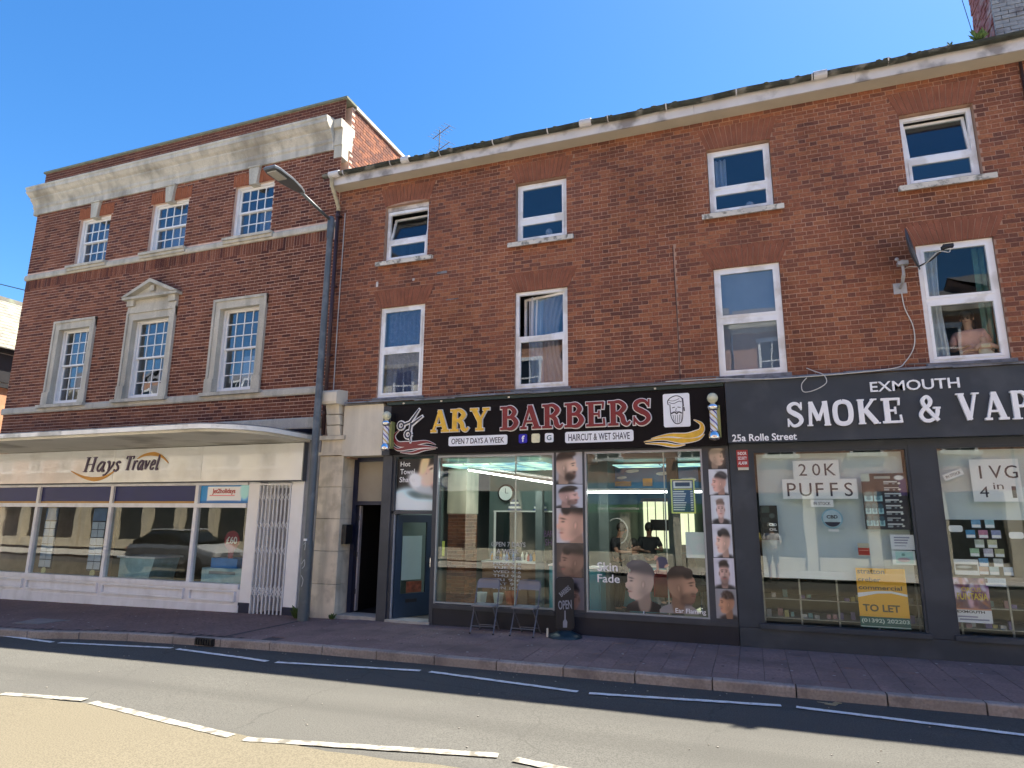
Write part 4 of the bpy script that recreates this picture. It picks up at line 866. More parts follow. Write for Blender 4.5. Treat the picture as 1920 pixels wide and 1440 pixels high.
# downpipe at the left end, with elbow
dp = thing('drainpipe', 'dark brown drainpipe with a cream swan-neck between the two brick buildings', 'drainpipe', (-8.0, FY-.06, 3.45))
MB().tube([(-8.0, 10.42, 9.06), (-8.0, 10.42, 8.9), (-8.0, 10.45, 8.80), (-8.0, 10.66, 8.52), (-8.0, 10.72, 8.42), (-8.0, 10.72, 8.34)], .042, 10).build('swan_neck', mat('stained_cream_pipe', (.45, .38, .24), .7, .2, 12, dirt=(.2, .12, .05), dscale=9, damt=.7), dp, smooth=True)
MB().tube([(-8.0, 10.72, 8.36), (-8.0, 10.72, 3.48)], .04, 12).build('pipe', pipe_m, dp, smooth=True)
for z in (8.2, 6.6, 5.1, 3.9): MB().tube([(-8.0, 10.72, z), (-8.0, 10.72, z+.06)], .052, 12).box(-8.06, -7.94, 10.72, FY+.01, z+.01, z+.045).build('pipe_bracket', pipe_m, dp)
MB().tube([(-7.86, FY-.02, 8.3), (-7.87, FY-.02, 6), (-7.86, FY-.02, 3.6)], .012, 6).build('white_cable', mat('old_white_cable', (.4, .38, .36), .6), dp)
dp2 = solo('drainpipe', MB().tube([(4.30, FY-.03, 4.1), (4.30, FY-.03, 8.8)], .022, 12), pipe_m, 'dark drainpipe running down the brickwork at the far right edge', 'drainpipe', smooth=True)
# satellite dish
sd_ = thing('satellite_dish', 'dark grey satellite dish on a bracket beside the right lower window', 'satellite dish', (2.33, FY, 5.3))
B(2.26, 2.44, FY-.012, FY, 5.29, 5.46).build('wall_plate', mat('galvanised_plate', (.42, .42, .42), .5, .15, 10, metal=.3), sd_)
MB().tube([(2.35, FY-.01, 5.38), (2.36, FY-.17, 5.42), (2.37, FY-.24, 5.50), (2.37, FY-.24, 5.74)], .022, 8).build('bracket_arm', MATS['galvanised_plate'], sd_)
MB().box(2.30, 2.44, FY-.29, FY-.19, 5.66, 5.72).ball((2.30, FY-.25, 5.76), .03, 8).build('clamp', MATS['galvanised_plate'], sd_)
dn = Vector((.93, -.34, .16)).normalized(); dc = Vector((2.47, FY-.30, 5.87)); du = dn.cross(Vector((0, 0, 1))).normalized(); dv = du.cross(dn)
mbd = MB(); vs = []; K = 24
for r_ in (0, .1, .2, .3):
    for j in range(K): a = 2*math.pi*j/K; vs.append(dc+du*r_*.92*math.cos(a)+dv*r_*1.12*math.sin(a)+dn*(.5*r_*r_))
nb = len(vs)
vs += [v-dn*.012 for v in vs]
fs = [(i*K+j, i*K+(j+1) % K, (i+1)*K+(j+1) % K, (i+1)*K+j) for i in range(3) for j in range(K)]; fs += [tuple(q+nb for q in f[::-1]) for f in fs]
fs += [(3*K+j, 3*K+(j+1) % K, nb+3*K+(j+1) % K, nb+3*K+j) for j in range(K)]
mbd.add(vs, fs).build('reflector', mat('dish_grey', (.07, .075, .085), .45, .1, 5), sd_, smooth=True)
lnb = dc+dn*.42-dv*.16; MB().tube([dc-dv*.30+dn*.03, dc-dv*.27+dn*.2, lnb], .012, 6).build('feed_arm', black, sd_)
MB().tube([lnb-Vector((.05, 0, 0)), lnb+Vector((.06, 0, .02))], .028, 8).box(lnb.x-.03, lnb.x+.1, lnb.y-.03, lnb.y+.03, lnb.z+.0, lnb.z+.05).build('receiver', black, sd_)
cable_w = mat('white_cable', (.62, .60, .54), .5, .05, 10)
MB().tube(smooth_path([lnb+Vector((.05, 0, 0)), lnb+Vector((.04, 0, -.07)), lnb+Vector((-.1, 0, -.05)), dc+dn*.1-dv*.3, Vector((2.40, FY-.2, 5.62)), Vector((2.36, FY-.03, 5.4))]), .006, 5).build('coax_loop', cable_w, sd_)
solo('coax_cable', MB().tube(smooth_path([(2.36, FY-.02, 5.3), (2.38, FY-.015, 5.05), (2.46, FY-.015, 4.75), (2.44, FY-.015, 4.45), (2.30, FY-.02, 4.22), (2.1, FY-.22, 4.09), (1.4, FY-.23, 4.05), (.4, FY-.23, 4.04), (-.35, FY-.23, 4.09), (-1.2, FY-.22, 4.1)]), .008, 5), cable_w, 'thin white cable hanging from the satellite dish down to the shop fascia', 'cable')
solo('loose_cable', MB().tube(smooth_path([(.95, FY-.02, 4.22), (1.05, FY-.12, 4.14), (1.16, FY-.23, 4.05), (1.18, FY-.27, 3.92), (1.02, FY-.28, 3.82), (.86, FY-.27, 3.80), (.84, FY-.26, 3.92), (.92, FY-.25, 4.02)]), .007, 5), cable_w, 'loop of loose white cable hanging in front of the grey vape shop fascia', 'cable')
rc = random.Random(31)
for k, (xa, xb, lab) in enumerate(((-7.4, -4.0, 'grey cable sagging along the ledge above the doorway and left end of the barber sign'), (-4.2, -.4, 'grey cable sagging along the ledge above the right half of the barber sign'), (2.3, 5.5, 'grey cable lying along the ledge over the vape shop name'))):
    P = [(lerp(xa, xb, i/8), FY-.2-.02*rc.random(), 4.135-.05*math.sin(math.pi*i/8)+rc.uniform(-.012, .012)) for i in range(9)]
    solo('ledge_cable', MB().tube(smooth_path(P), .008, 5), mat('grey_cable', (.15, .15, .15), .6), lab, 'cable')
solo('phone_wire', MB().tube([(-23, FY-.1, 9.2), (-20.5, FY-.05, 8.45), (-17.96, FY, 7.74)], .012, 5), black, 'thin black overhead wire reaching the left edge of the brown brick building', 'wire')
solo('service_wire', MB().tube([(4.11, 12.0, 11.05), (3.74, 10.6, 8.97)], .006, 5), black, 'thin black wire dropping from above to the gutter left of the chimney', 'wire')
# curtains, blinds
dkc = mat('dusky_net_curtain', (.20, .19, .28), .9, .15, 25, dirt=(.38, .36, .44), dscale=14, damt=.4)
curtain(-6.75, -5.9, 4.25, 6.0, FY+.16, 'dusky patterned net curtain in the lower window left of the barber sign', dkc, 8)
curtain(-3.55, -2.98, 4.25, 6.0, FY+.30, 'white parted curtain in the lower window above the barber lettering', mat('pinkish_curtain', (.50, .44, .46), .9, .1, 3), 5, .35)
curtain(-3.75, -3.45, 4.25, 6.0, FY+.26, 'narrow white curtain drop in the middle of the window above the barber lettering', ck, 3, .1)
bl = thing('venetian_blind', 'closed pale venetian blind in the lower window above the barber and vape signs', 'blind', (.16, FY+.13, 4.2)); bm_ = mat('blue_grey_slat', (.42, .46, .58), .5, .05, 5)
for k in range(60):
    z = 4.24+k*.0295; MB().add([(-.30, FY+.135, z), (.62, FY+.135, z), (.62, FY+.118, z+.027), (-.30, FY+.118, z+.027), (-.30, FY+.137, z), (.62, FY+.137, z), (.62, FY+.12, z+.027), (-.30, FY+.12, z+.027)], [(0, 1, 2, 3), (7, 6, 5, 4)]).build('slat', bm_, bl)
B(-.31, .63, FY+.115, FY+.15, 6.0, 6.04).build('head_rail', upvc, bl)
curtain(2.72, 2.95, 4.3, 6.0, FY+.22, 'white voile curtain at the left of the lower right window', ck, 3, .15)
curtain(3.42, 3.58, 4.3, 6.0, FY+.3, 'greenish curtain edge at the right of the lower right window', mat('green_curtain', (.10, .22, .2), .9), 2)
curtain(-.28, -.05, 7.6, 8.2, FY+.3, 'white curtain at the left of the top window above the vape sign', ck, 3)
solo('window_ornament', MB().ball((.02, FY+.3, 7.2), .06, 10).ball((.3, FY+.3, 7.25), .07, 10).ball((.4, FY+.32, 7.18), .05, 10), ck, 'pale ornaments inside the top window above the vape sign', 'ornament')
solo('paper_roll', MB().box(-3.7, -3.1, FY+.3, FY+.5, 7.08, 7.25).ball((-3.35, FY+.28, 7.3), .07, 10), ck, 'white papers heaped on the sill inside the second top window', 'papers')
# chimney and aerials
ch = thing('chimney', 'weathered brick and render chimney stack above the right end of the terrace', 'chimney', (5.2, 12.9, 9.3))
cm_o = mat('chimney_brick', (.25, .09, .08), .9, .3, 6, .8, 20, dirt=(.42, .38, .36), dscale=2.5, damt=.6); cm2 = mat('chimney_render', (.30, .29, .28), .9, .3, 3, .9, 12, dirt=(.12, .10, .10), dscale=3, damt=.8)
rch = random.Random(77); cbm = MB()
for k in range(48):
    z = 9.9+k*.085; x = 4.72-(.11 if k % 2 else 0)
    while x < 6.2:
        a, b = max(x, 4.72), min(x+.215, 6.2); x += .225
        if b-a > .04: cbm.box(a, b, 12.5-rch.uniform(0, .02), 12.55, z, z+.072, 0)
    y = 12.56-(.11 if k % 2 else 0)
    while y < 13.4:
        a, b = max(y, 12.56), min(y+.215, 13.4); y += .225
        if b-a > .04: cbm.box(4.72-rch.uniform(0, .03), 4.76, a, b, z, z+.072, 1)
B(4.73, 6.2, 12.52, 13.4, 9.3, 14.0).build('stack', MATS['chimney_render'], ch); cbm.build('chimney_bricks', [cm2, cm_o], ch)
MB().box(4.62, 6.3, 12.42, 13.5, 14.0, 14.2).build('chimney_cap', cm2, ch)
for x in (5.0, 5.5, 5.95): MB().lathe([(.13, 0), (.12, .35), (.15, .38), (.15, .45), (.10, .45)], (x, 12.95, 14.2), 14).build('chimney_pot', arch_m, ch)
def aerial(name, label, base, h, els, dirv, s=1):
    t = thing(name, label, 'aerial', base); bx, by, bz = base; d = Vector(dirv).normalized(); n = Vector((-d.y, d.x, 0))
    MB().tube([(bx, by, bz), (bx, by, bz+h)], .016*s, 6).build('mast', steel, t)
    for (z, L, cnt, el, vert) in els:
        c = Vector((bx, by, bz+z)); m = MB(); m.tube([c-d*L*.4, c+d*L*.6], .011*s, 5); m.build('boom', steel, t)
        for k in range(cnt):
            p = c-d*L*.38+d*L*.96*(k/(cnt-1)); e = MB(); q = Vector((0, 0, 1)) if vert else n; e.tube([p-q*el/2, p+q*el/2], .006*s, 4); e.build('element', steel, t)
    return t
a1 = aerial('tv_aerial', 'spindly double TV aerial standing above the gutter near the joint of the buildings', (-6.80, 13, 9.4), 2.05, [(1.95, .75, 7, .34, False), (1.5, .75, 7, .36, False), (1.15, .3, 3, .3, True)], (.9, -.5, 0))
MB().tube([(-7.1, 13.1, 9.9), (-6.8, 13, 11.0)], .01, 5).build('stay', steel, a1)
a2 = aerial('tv_aerial', 'dark TV aerial elements poking into the top of the frame left of the chimney', (4.95, 12.6, 12.4), .75, [(.35, 1.6, 10, .26, False), (-.15, 1.1, 9, .22, False)], (-.95, -.35, .12))
tuft(3.70, 10.38, 9.06, .16, 70, 'pale buddleia seedling growing out of the gutter near the chimney', 'gutter_weed')
tuft(3.32, 10.38, 9.06, .07, 20, 'small weed sprouting from the gutter left of the larger seedling', 'gutter_weed')

# ------------------------------------------------------------------ entrance and pier
EN = thing('stone_pier', 'cracked cream-painted stone pier with scrolled console beside the lamp post', 'pier', (-7.75, FY-.1, 0))
pr = random.Random(14)
for k in range(5):
    z0, z1 = k*.61, (k+1)*.61-.006
    MB().frust(-8.02, -7.47, FY-.09, FY+.55, z0-.05*(k == 0), z1, .006).build('pier_block', cream_old, EN)
MB().box(-8.05, -7.44, FY-.12, FY+.5, 3.055, 3.12).box(-8.0, -7.50, FY-.10, FY+.5, 3.12, 3.36).box(-8.06, -7.44, FY-.16, FY+.5, 3.362, 3.44).build('capital', cream_old, EN)
for k in range(4):
    z0 = 3.45+k*.21; MB().sect([(FY+.05, z0), (FY-.12-.035*k, z0), (FY-.17-.035*k, z0+.19), (FY+.05, z0+.19)], -7.86, -7.56).build('console_block', cream, EN)
MB().sect([(FY+.02, 4.05), (FY-.36, 4.05), (FY-.38, 4.10), (FY-.38, 4.28), (FY-.30, 4.33), (FY+.02, 4.36)], -7.9, -7.52).build('console_head', cream, EN)
MB().box(T0, -7.4, FY, FY+.3, 3.0, 4.13).build('backing', mortarR, EN)
DR = thing('flat_doorway', 'open dark doorway to the flats beneath a blank cream panel', 'doorway', (-7.0, FY, 0))
B(-7.5, -6.60, FY-.115, FY+.25, 3.03, 4.03).build('render_panel', cream, DR)
B(-7.5, -6.60, FY-.14, FY+.1, 4.03, 4.06).build('panel_drip', lead, DR)
dy = FY+.30
d_ = MB(); d_.box(-7.47, -7.38, dy, dy+.12, 0, 3.03); d_.box(-6.70, -6.62, dy, dy+.12, 0, 3.03); d_.box(-7.38, -6.70, dy, dy+.12, 2.10, 2.17); d_.box(-7.38, -6.70, dy, dy+.12, 2.95, 3.03); d_.build('door_frame', navy, DR)
B(-7.38, -6.70, dy+.04, dy+.06, 2.17, 2.95).build('transom_panel', mat('yellowed_panel', (.34, .30, .23), .5, .08, 2), DR)
B(-7.47, -6.6, FY-.02, dy+.1, -.04, .06).build('threshold', mat('worn_threshold', (.42, .39, .34), .8, .15, 6), DR)
MB().box(-7.375, -7.345, dy+.122, dy+.20, .08, 2.08).build('open_door_edge', mat('lilac_door_edge', (.45, .44, .47), .5), DR)
for z in (.4, 1.1, 1.8): MB().tube([(-7.36, dy+.1, z), (-7.36, dy+.1, z+.09)], .012, 6).build('hinge', chrome, DR)
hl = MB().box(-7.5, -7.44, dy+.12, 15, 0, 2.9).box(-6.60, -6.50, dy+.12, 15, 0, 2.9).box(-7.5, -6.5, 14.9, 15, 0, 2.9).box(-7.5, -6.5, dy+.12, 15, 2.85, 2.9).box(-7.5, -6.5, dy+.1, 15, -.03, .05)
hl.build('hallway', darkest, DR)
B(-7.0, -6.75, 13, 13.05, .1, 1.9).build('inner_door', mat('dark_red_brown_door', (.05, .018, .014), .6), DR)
solo('meter_box', MB().box(-7.50+.05, -7.36, FY-.02, FY+.2, 1.35, 1.72), black, 'small black box fixed to the side of the cream pier by the flats doorway', 'box')

# ================================================================== BARBER SHOPFRONT
BS = thing('barber_shopfront', 'charcoal barber shopfront with two large windows and an open door', 'shopfront', (-3.3, FY, 0))
gy = FY+.03
f = MB(); f.box(-6.60, -6.40, FY-.04, FY+.3, -.05, 3.03); f.box(-5.52, -5.45, FY-.03, FY+.2, 0, 3.03); f.box(-6.40, -5.52, FY-.0, FY+.12, 1.93, 1.985); f.box(-6.40, -6.345, FY, FY+.12, 0, 3.03)
f.box(-3.19, -2.64, FY-.012, FY+.2, .35, 3.03); f.box(-.70, -.29, FY-.012, FY+.2, .35, 3.07); f.box(-6.4, -.3, FY-.02, FY+.2, 3.0, 3.06)
f.box(-5.45, -3.19, FY-.05, FY+.16, .29, .365); f.box(-2.64, -.70, FY-.05, FY+.16, .29, .375); f.box(-3.19, -2.64, FY-.03, FY+.16, .29, .349); f.box(-.70, -.29, FY-.03, FY+.16, .29, .349)
f.build('shop_frame', grey_ds, BS)
sf = mat('silver_bead', (.30, .33, .38), .3, .05, 5, metal=.5)
for (a, b) in ((-5.45, -3.19), (-2.64, -.70)):
    q = MB(); q.box(a, a+.03, FY-.012, FY+.05, .366, 3.0); q.box(b-.03, b, FY-.012, FY+.05, .366, 3.0); q.box(a+.03, b-.03, FY-.012, FY+.05, .376, .40); q.box(a+.03, b-.03, FY-.012, FY+.05, 2.965, 3.0); q.build('window_frame', sf, BS)
    B(a+.03, b-.03, gy, gy+.008, .40, 2.965).build('pane', GL_shop, BS)
B(-3.93, -3.91, gy+.02, gy+.045, .40, 2.965).build('pane_joint', mat('pale_joint', (.5, .52, .48), .4), BS)
B(-1.33, -1.31, gy+.02, gy+.045, .40, 2.965).build('pane_joint', mat('pale_joint', (.5, .52, .48), .4), BS)
MB().box(-5.50, -.29, FY-.02, FY+.2, -.05, .289).build('stall_riser', mat('black_riser', (.010, .012, .022), .5, .2, 3), BS)
B(-6.4, -5.5, FY-.06, FY+.3, -.03, .045).build('threshold', MATS['worn_threshold'], BS)
B(-6.345, -6.325, FY+.02, FY+.1, .05, 1.93).build('door_jamb', mat('pale_jamb', (.35, .37, .40), .5), BS)
# open door leaf, hinged left, swung inwards
dl = thing('shop_door', 'dark blue glazed shop door standing open inwards with a white poster behind the glass', 'door', (-6.31, FY+.06, .05), R(62))
def lb(x0, x1, y0, y1, z0, z1): return B(x0, x1, y0, y1, z0, z1)
ORG[dl.name] = Vector((0, 0, 0))
dd = mat('dark_blue_door', (.018, .035, .065), .35, .1, 3)
q = MB(); q.box(0, .13, -.022, .022, 0, 1.86); q.box(.69, .82, -.022, .022, 0, 1.86); q.box(.13, .69, -.022, .022, 0, .42); q.box(.13, .69, -.022, .022, 1.72, 1.86); q.build('door_leaf', dd, dl)
B(.13, .69, -.004, .004, .42, 1.72).build('pane', GL_shop, dl)
B(.16, .60, .006, .010, .66, 1.47).build('poster', mat('pale_blue_paper', (.50, .62, .66), .6, .05, 3), dl); B(.28, .62, .006, .010, .43, .63).build('poster', mat('red_brown_poster', (.30, .08, .05), .6, .5, 14), dl)
MB().tube([(.76, -.07, .88), (.76, -.07, 1.05)], .012, 6).box(.74, .78, -.07, -.02, .95, .98).build('handle', chrome, dl)
MB().box(.25, .5, -.028, -.022, .26, .32).build('letter_plate', black, dl)
# hot towel print above the door
p = Pic(56, 60, (14, 12, 16)); p.put(S01((.36-p.v+.06*np.sin(p.u*5))/.02), (190, 215, 220))
p.ell(.80, .63, .30, .20, (200, 170, 150), .35, soft=.08); p.ell(.92, .76, .16, .10, (215, 190, 165), .4); p.ell(.78, .74, .09, .07, (200, 165, 145)); p.ell(.78, .7, .02, .02, (70, 40, 35)); p.ell(.84, .52, .24, .12, (140, 120, 118), soft=.3, a=.7)
for k, (cx_, cy_, rx, ry) in enumerate(((.6, .5, .3, .16), (.72, .42, .32, .12), (.5, .58, .16, .12))): p.ell(cx_, cy_, rx, ry, ((195, 195, 195), (165, 170, 172), (205, 208, 210))[k], -.5, soft=.1)
p.ell(.84, .60, .2, .13, (205, 175, 155), .3, soft=.12); p.ell(.72, .9, .1, .22, (205, 180, 140), -.35, soft=.1); p.ell(.5, .3, .22, .07, (75, 95, 98), -.2, soft=.2); p.ell(.8, .26, .25, .05, (90, 105, 100), -.1, soft=.3); p.ell(.9, .8, .05, .02, (60, 40, 35), .3, soft=.3)
ht = panel(p, (-6.34, -5.53, 2.0, 2.96), FY+.06, None, 'hot_towel_poster', label='poster of a man wrapped in hot towels above the open barber door', cat='poster')
tw = mat('white_vinyl_text', (.85, .85, .85), .5, .02, 5)
text('Hot', .01, (-6.27, -6.06, 2.82, 2.91), FY+.058, tw, ht, depth=.002); text('Towel', .01, (-6.27, -5.96, 2.67, 2.77), FY+.058, tw, ht, depth=.002); text('Shave', .01, (-6.28, -5.95, 2.52, 2.62), FY+.058, tw, ht, depth=.002)
# sign board
BG = thing('barber_sign', 'glossy black barber sign with gold and dark red built-up lettering', 'sign', (-3.4, FY-.12, 3.03))
y0 = FY-.13; s_ = y0/FY
def m(x, z, y=y0): return (x*y/FY, 1.9+(z-1.9)*y/FY)
B(-6.42, -.40, y0, FY+.05, 3.035, 3.98).build('board', black_g, BG)
B(-6.60, -6.42, y0+.02, FY+.05, 3.03, 3.98).build('end_block', grey_ds, BG); B(-.40, -.29, y0+.0, FY+.05, 3.04, 3.98).build('end_block', black_g, BG)
B(-6.5, -.30, y0-.03, FY+.05, 3.984, 4.045).build('top_board', green_b, BG)
for x in (-6.15, -5.35, -4.0, -1.4): MB().box(x, x+.035, y0-.045, y0-.03, 3.99, 4.02).build('screw_cap', cream, BG)
gold = mat('gold_face', (.80, .46, .03), .3, .12, 14, spec=.6); red = mat('deep_red_face', (.20, .006, .014), .3, .15, 14, spec=.6); wt = mat('white_letter_edge', (.90, .88, .88), .35, .03, 9)
g_ = [m(-5.60, 3.44), m(-4.42, 3.86)]; word('ARY', (g_[0][0], g_[1][0], g_[0][1], g_[1][1]), y0, gold, BG, 'gold_letter', wt, .028, .05, gap=.06)
g_ = [m(-4.19, 3.43), m(-1.47, 3.86)]; word('BARBERS', (g_[0][0], g_[1][0], g_[0][1], g_[1][1]), y0, red, BG, 'red_letter', wt, .034, .05, gap=.06)
def rrect(x0, x1, z0, z1, r, n=5):
    P = []
    for cx_, cz_, a0 in ((x1-r, z1-r, 0), (x0+r, z1-r, 90), (x0+r, z0+r, 180), (x1-r, z0+r, 270)):
        for k in range(n+1): a = R(a0+90*k/n); P.append((cx_+r*math.cos(a), cz_+r*math.sin(a)))
    return P
pw_ = mat('white_plaque_face', (.90, .91, .93), .35, .02, 5); ink = mat('dark_print', (.03, .03, .045), .5)  # plaques are one even white, without emission
def pill(x0, x1, z0, z1, s, name):
    a = m(x0, z0); b = m(x1, z1); MB().prism(rrect(a[0], b[0], a[1], b[1], .035), y0-.022, y0-.002).build(name, pw_, BG)
    text(s, .012, (a[0]+.06, b[0]-.06, a[1]+.035, b[1]-.04), y0-.022, ink, BG, depth=.002)
pill(-5.23, -4.06, 3.17, 3.35, 'OPEN 7 DAYS A WEEK', 'white_plaque'); pill(-2.98, -1.79, 3.16, 3.355, 'HAIRCUT & WET SHAVE', 'white_plaque')
for x, c in ((-3.84, mat('deep_blue_badge', (.012, .010, .42), .35)), (-3.60, mat('cream_yellow_badge', (.72, .68, .45), .35, .2, 12)), (-3.35, pw_)):
    a = m(x, 3.185); MB().prism(rrect(a[0], a[0]+.155, a[1], a[1]+.16, .03), y0-.02, y0-.002).build('social_badge', c, BG)
    if x == -3.84: text('f', .03, (a[0]+.055, a[0]+.11, a[1]+.02, a[1]+.135), y0-.02, wt, BG, depth=.002)
    if x == -3.35: text('G', .02, (a[0]+.035, a[0]+.12, a[1]+.035, a[1]+.125), y0-.02, mat('green_blue_print', (.03, .12, .14), .5), BG, depth=.002)
# scissors
def mm(P): return [m(x, z) for x, z in P]
sc_m = mat('dark_steel_face', (.02, .03, .05), .3)
for lay, (mt, ex_) in enumerate(((wt, .022), (sc_m, 0))):
    q = MB(); yy = y0-.028-.012*lay; t = .030+ex_*2
    stroke(q, mm([(-6.05, 3.66), (-5.87, 3.90)]), (t*1.3, t*.6), yy, y0-.002, ext=ex_); stroke(q, mm([(-6.02, 3.61), (-5.80, 3.76)]), (t*1.2, t*.7), yy-.001, y0-.002, ext=ex_)
    stroke(q, mm([(-6.18, 3.62), (-6.05, 3.66)]), (t, t), yy-.0015, y0-.002, ext=ex_); stroke(q, mm([(-6.03, 3.64), (-6.05, 3.48)]), (t, t), yy-.0005, y0-.002, ext=ex_)
    for cx_, cz_ in ((-6.25, 3.60), (-6.09, 3.42)):
        stroke(q, mm([(cx_+.06*math.cos(a), cz_+.065*math.sin(a)) for a in [i*math.pi/6 for i in range(13)]]), (.030+ex_*2,)*2, yy-.0007, y0-.002)
    stroke(q, mm([(-6.05, 3.36), (-6.03, 3.27)]), (t, t*.5), yy-.001, y0-.002, ext=ex_)
    q.build('scissors_emblem', mt, BG)
def lock(P, w, face):
    q = MB(); stroke(q, mm(P), (.015, w+.03, .012), y0-.018, y0-.002, curve=True); q.build('hair_lock_edge', wt, BG)
    q = MB(); stroke(q, mm(P), (.004, w, .003), y0-.026, y0-.004, curve=True); q.build('hair_lock', face, BG)
lock([(-6.28, 3.52), (-6.40, 3.40), (-6.30, 3.25), (-6.0, 3.24), (-5.7, 3.27), (-5.50, 3.21)], .10, red)
lock([(-6.45, 3.24), (-6.30, 3.14), (-6.0, 3.18), (-5.7, 3.18), (-5.46, 3.15)], .075, red); lock([(-6.25, 3.085), (-6.0, 3.07), (-5.75, 3.12), (-5.50, 3.13)], .05, red)
lock([(-.80, 3.48), (-.68, 3.40), (-.70, 3.28), (-.9, 3.22), (-1.2, 3.24), (-1.50, 3.19)], .10, gold)
lock([(-.64, 3.24), (-.75, 3.16), (-1.0, 3.14), (-1.3, 3.18), (-1.62, 3.14)], .075, gold); lock([(-.95, 3.075), (-1.1, 3.06), (-1.35, 3.10), (-1.60, 3.11)], .045, gold)
# bearded face plaque
a = m(-1.28, 3.37); b = m(-.85, 3.93); MB().prism(rrect(a[0], b[0], a[1], b[1], .03), y0-.025, y0-.002).build('face_plaque', pw_, BG)
q = MB(); F = lambda P: [(lerp(a[0], b[0], u), lerp(a[1], b[1], v)) for u, v in P]; yy = y0-.0262
for i, (P, w) in enumerate((([(.20, .66), (.18, .78), (.3, .88), (.5, .93), (.68, .88), (.76, .75), (.74, .6)], .014), ([(.22, .74), (.4, .70), (.6, .76), (.7, .74)], .01), ([(.2, .80), (.4, .78), (.62, .84)], .008), ([(.26, .68), (.27, .45), (.3, .28), (.4, .13), (.52, .09), (.66, .14), (.72, .3), (.74, .6)], .013),
        ([(.29, .40), (.42, .44), (.5, .40), (.58, .44), (.7, .40)], .022), ([(.34, .57), (.44, .59)], .012), ([(.54, .59), (.66, .57)], .012), ([(.50, .56), (.47, .47), (.53, .46)], .008), ([(.36, .36), (.4, .16)], .007), ([(.44, .36), (.46, .12)], .007), ([(.52, .36), (.53, .11)], .007), ([(.6, .36), (.6, .13)], .007), ([(.66, .37), (.66, .18)], .007), ([(.78, .58), (.79, .46)], .02), ([(.74, .85), (.76, .6)], .022))):
    stroke(q, F(P), (w, w), yy-.0008-.0002*i, yy+.001, curve=len(P) > 2)
q.build('face_line_drawing', ink, BG)
# barber poles
def barber_pole(x, z0, label):
    t = thing('barber_pole', label, 'barber pole', (x, FY-.28, z0), 0, 'barber poles at the ends of the sign'); c = (x, FY-.28, z0); h = .60
    MB().lathe([(.02, -.01), (.082, 0), (.088, .03), (.088, .085), (.078, .10), (.074, .13), (.06, .13)], c, 20).build('chrome_base', chrome, t, smooth=True)
    MB().lathe([(.06, h-.14), (.072, h-.14), (.078, h-.11), (.088, h-.09), (.088, h-.06), (.05, h-.03), (.03, h)], c, 20).build('chrome_cap', chrome, t, smooth=True)
    K = 24; nn = 24; mb = MB()
    mb.lathe([(.058, .12+i*(h-.25)/nn) for i in range(nn+1)], c, K, 0, lambda i, j: [0, 0, 1, 0, 0, 2][int(((j*2+i*2) % 24)/4)])
    mb.build('striped_cylinder', [mat('pole_white', (.75, .75, .76), .2), mat('pole_blue', (.05, .03, .30), .2), mat('pole_gold', (.55, .36, .05), .2)], t)
    MB().ball((x, FY-.28, z0+h+.065), .085, 18).build('globe', mat('cream_globe', (.66, .64, .45), .25, .04, 6), t, smooth=True)
    MB().box(x+.03, x+.1, FY-.26, FY-.10, z0+.04, z0+h-.05).build('bracket', mat('yellowed_bracket', (.30, .30, .10), .4), t)
    return t
# photos between and right of the windows
P1 = [(3.035, 2.455), (2.445, 2.055), (2.045, 1.47), (1.46, .915), (.905, .40)]
defs = [('R', dict(skin=(190, 160, 140), hair=(32, 22, 20), bg=(150, 152, 160), beard=1, zoom=1.25, cx=.42, cy=.5), 'poster of a dark-bearded man in profile, topmost of the column between the barber windows'),
        ('R', dict(skin=(185, 150, 140), hair=(20, 16, 16), bg=(165, 170, 180), beard=.7, zoom=1.15, cx=.5, cy=.48), 'poster of a short-bearded man looking up, second of the column between the windows'),
        ('L', dict(skin=(190, 150, 130), hair=(22, 18, 18), bg=(175, 175, 180), zoom=1.7, cx=.55, cy=.55, style='crop'), 'close-up face poster, third of the column between the barber windows'),
        ('L', dict(skin=(135, 105, 88), hair=(40, 32, 28), bg=(70, 62, 58), zoom=1.4, cx=.55, cy=.45, beard=.4, style='crop'), 'poster of a man with shaved fade looking down, fourth between the barber windows'),
        ('F', dict(skin=(150, 115, 100), hair=(30, 25, 28), bg=(110, 105, 112), zoom=1.3, cx=.55, cy=.35, dark=.7), 'blurred dim face poster, lowest of the column behind the swing sign')]
for (zt2, zb2), (fc, kw, lab) in zip(P1, defs): panel(portrait(fc, **kw), (-3.145, -2.68, zb2, zt2), FY-.018, None, 'portrait_poster', label=lab, cat='poster')
P2 = [(3.02, 2.675, -.605, -.335), (2.665, 2.265, -.610, -.325), (2.255, 1.82, -.60, -.315), (1.81, 1.305, -.60, -.31), (1.295, .845, -.605, -.305), (.835, .40, -.605, -.30)]
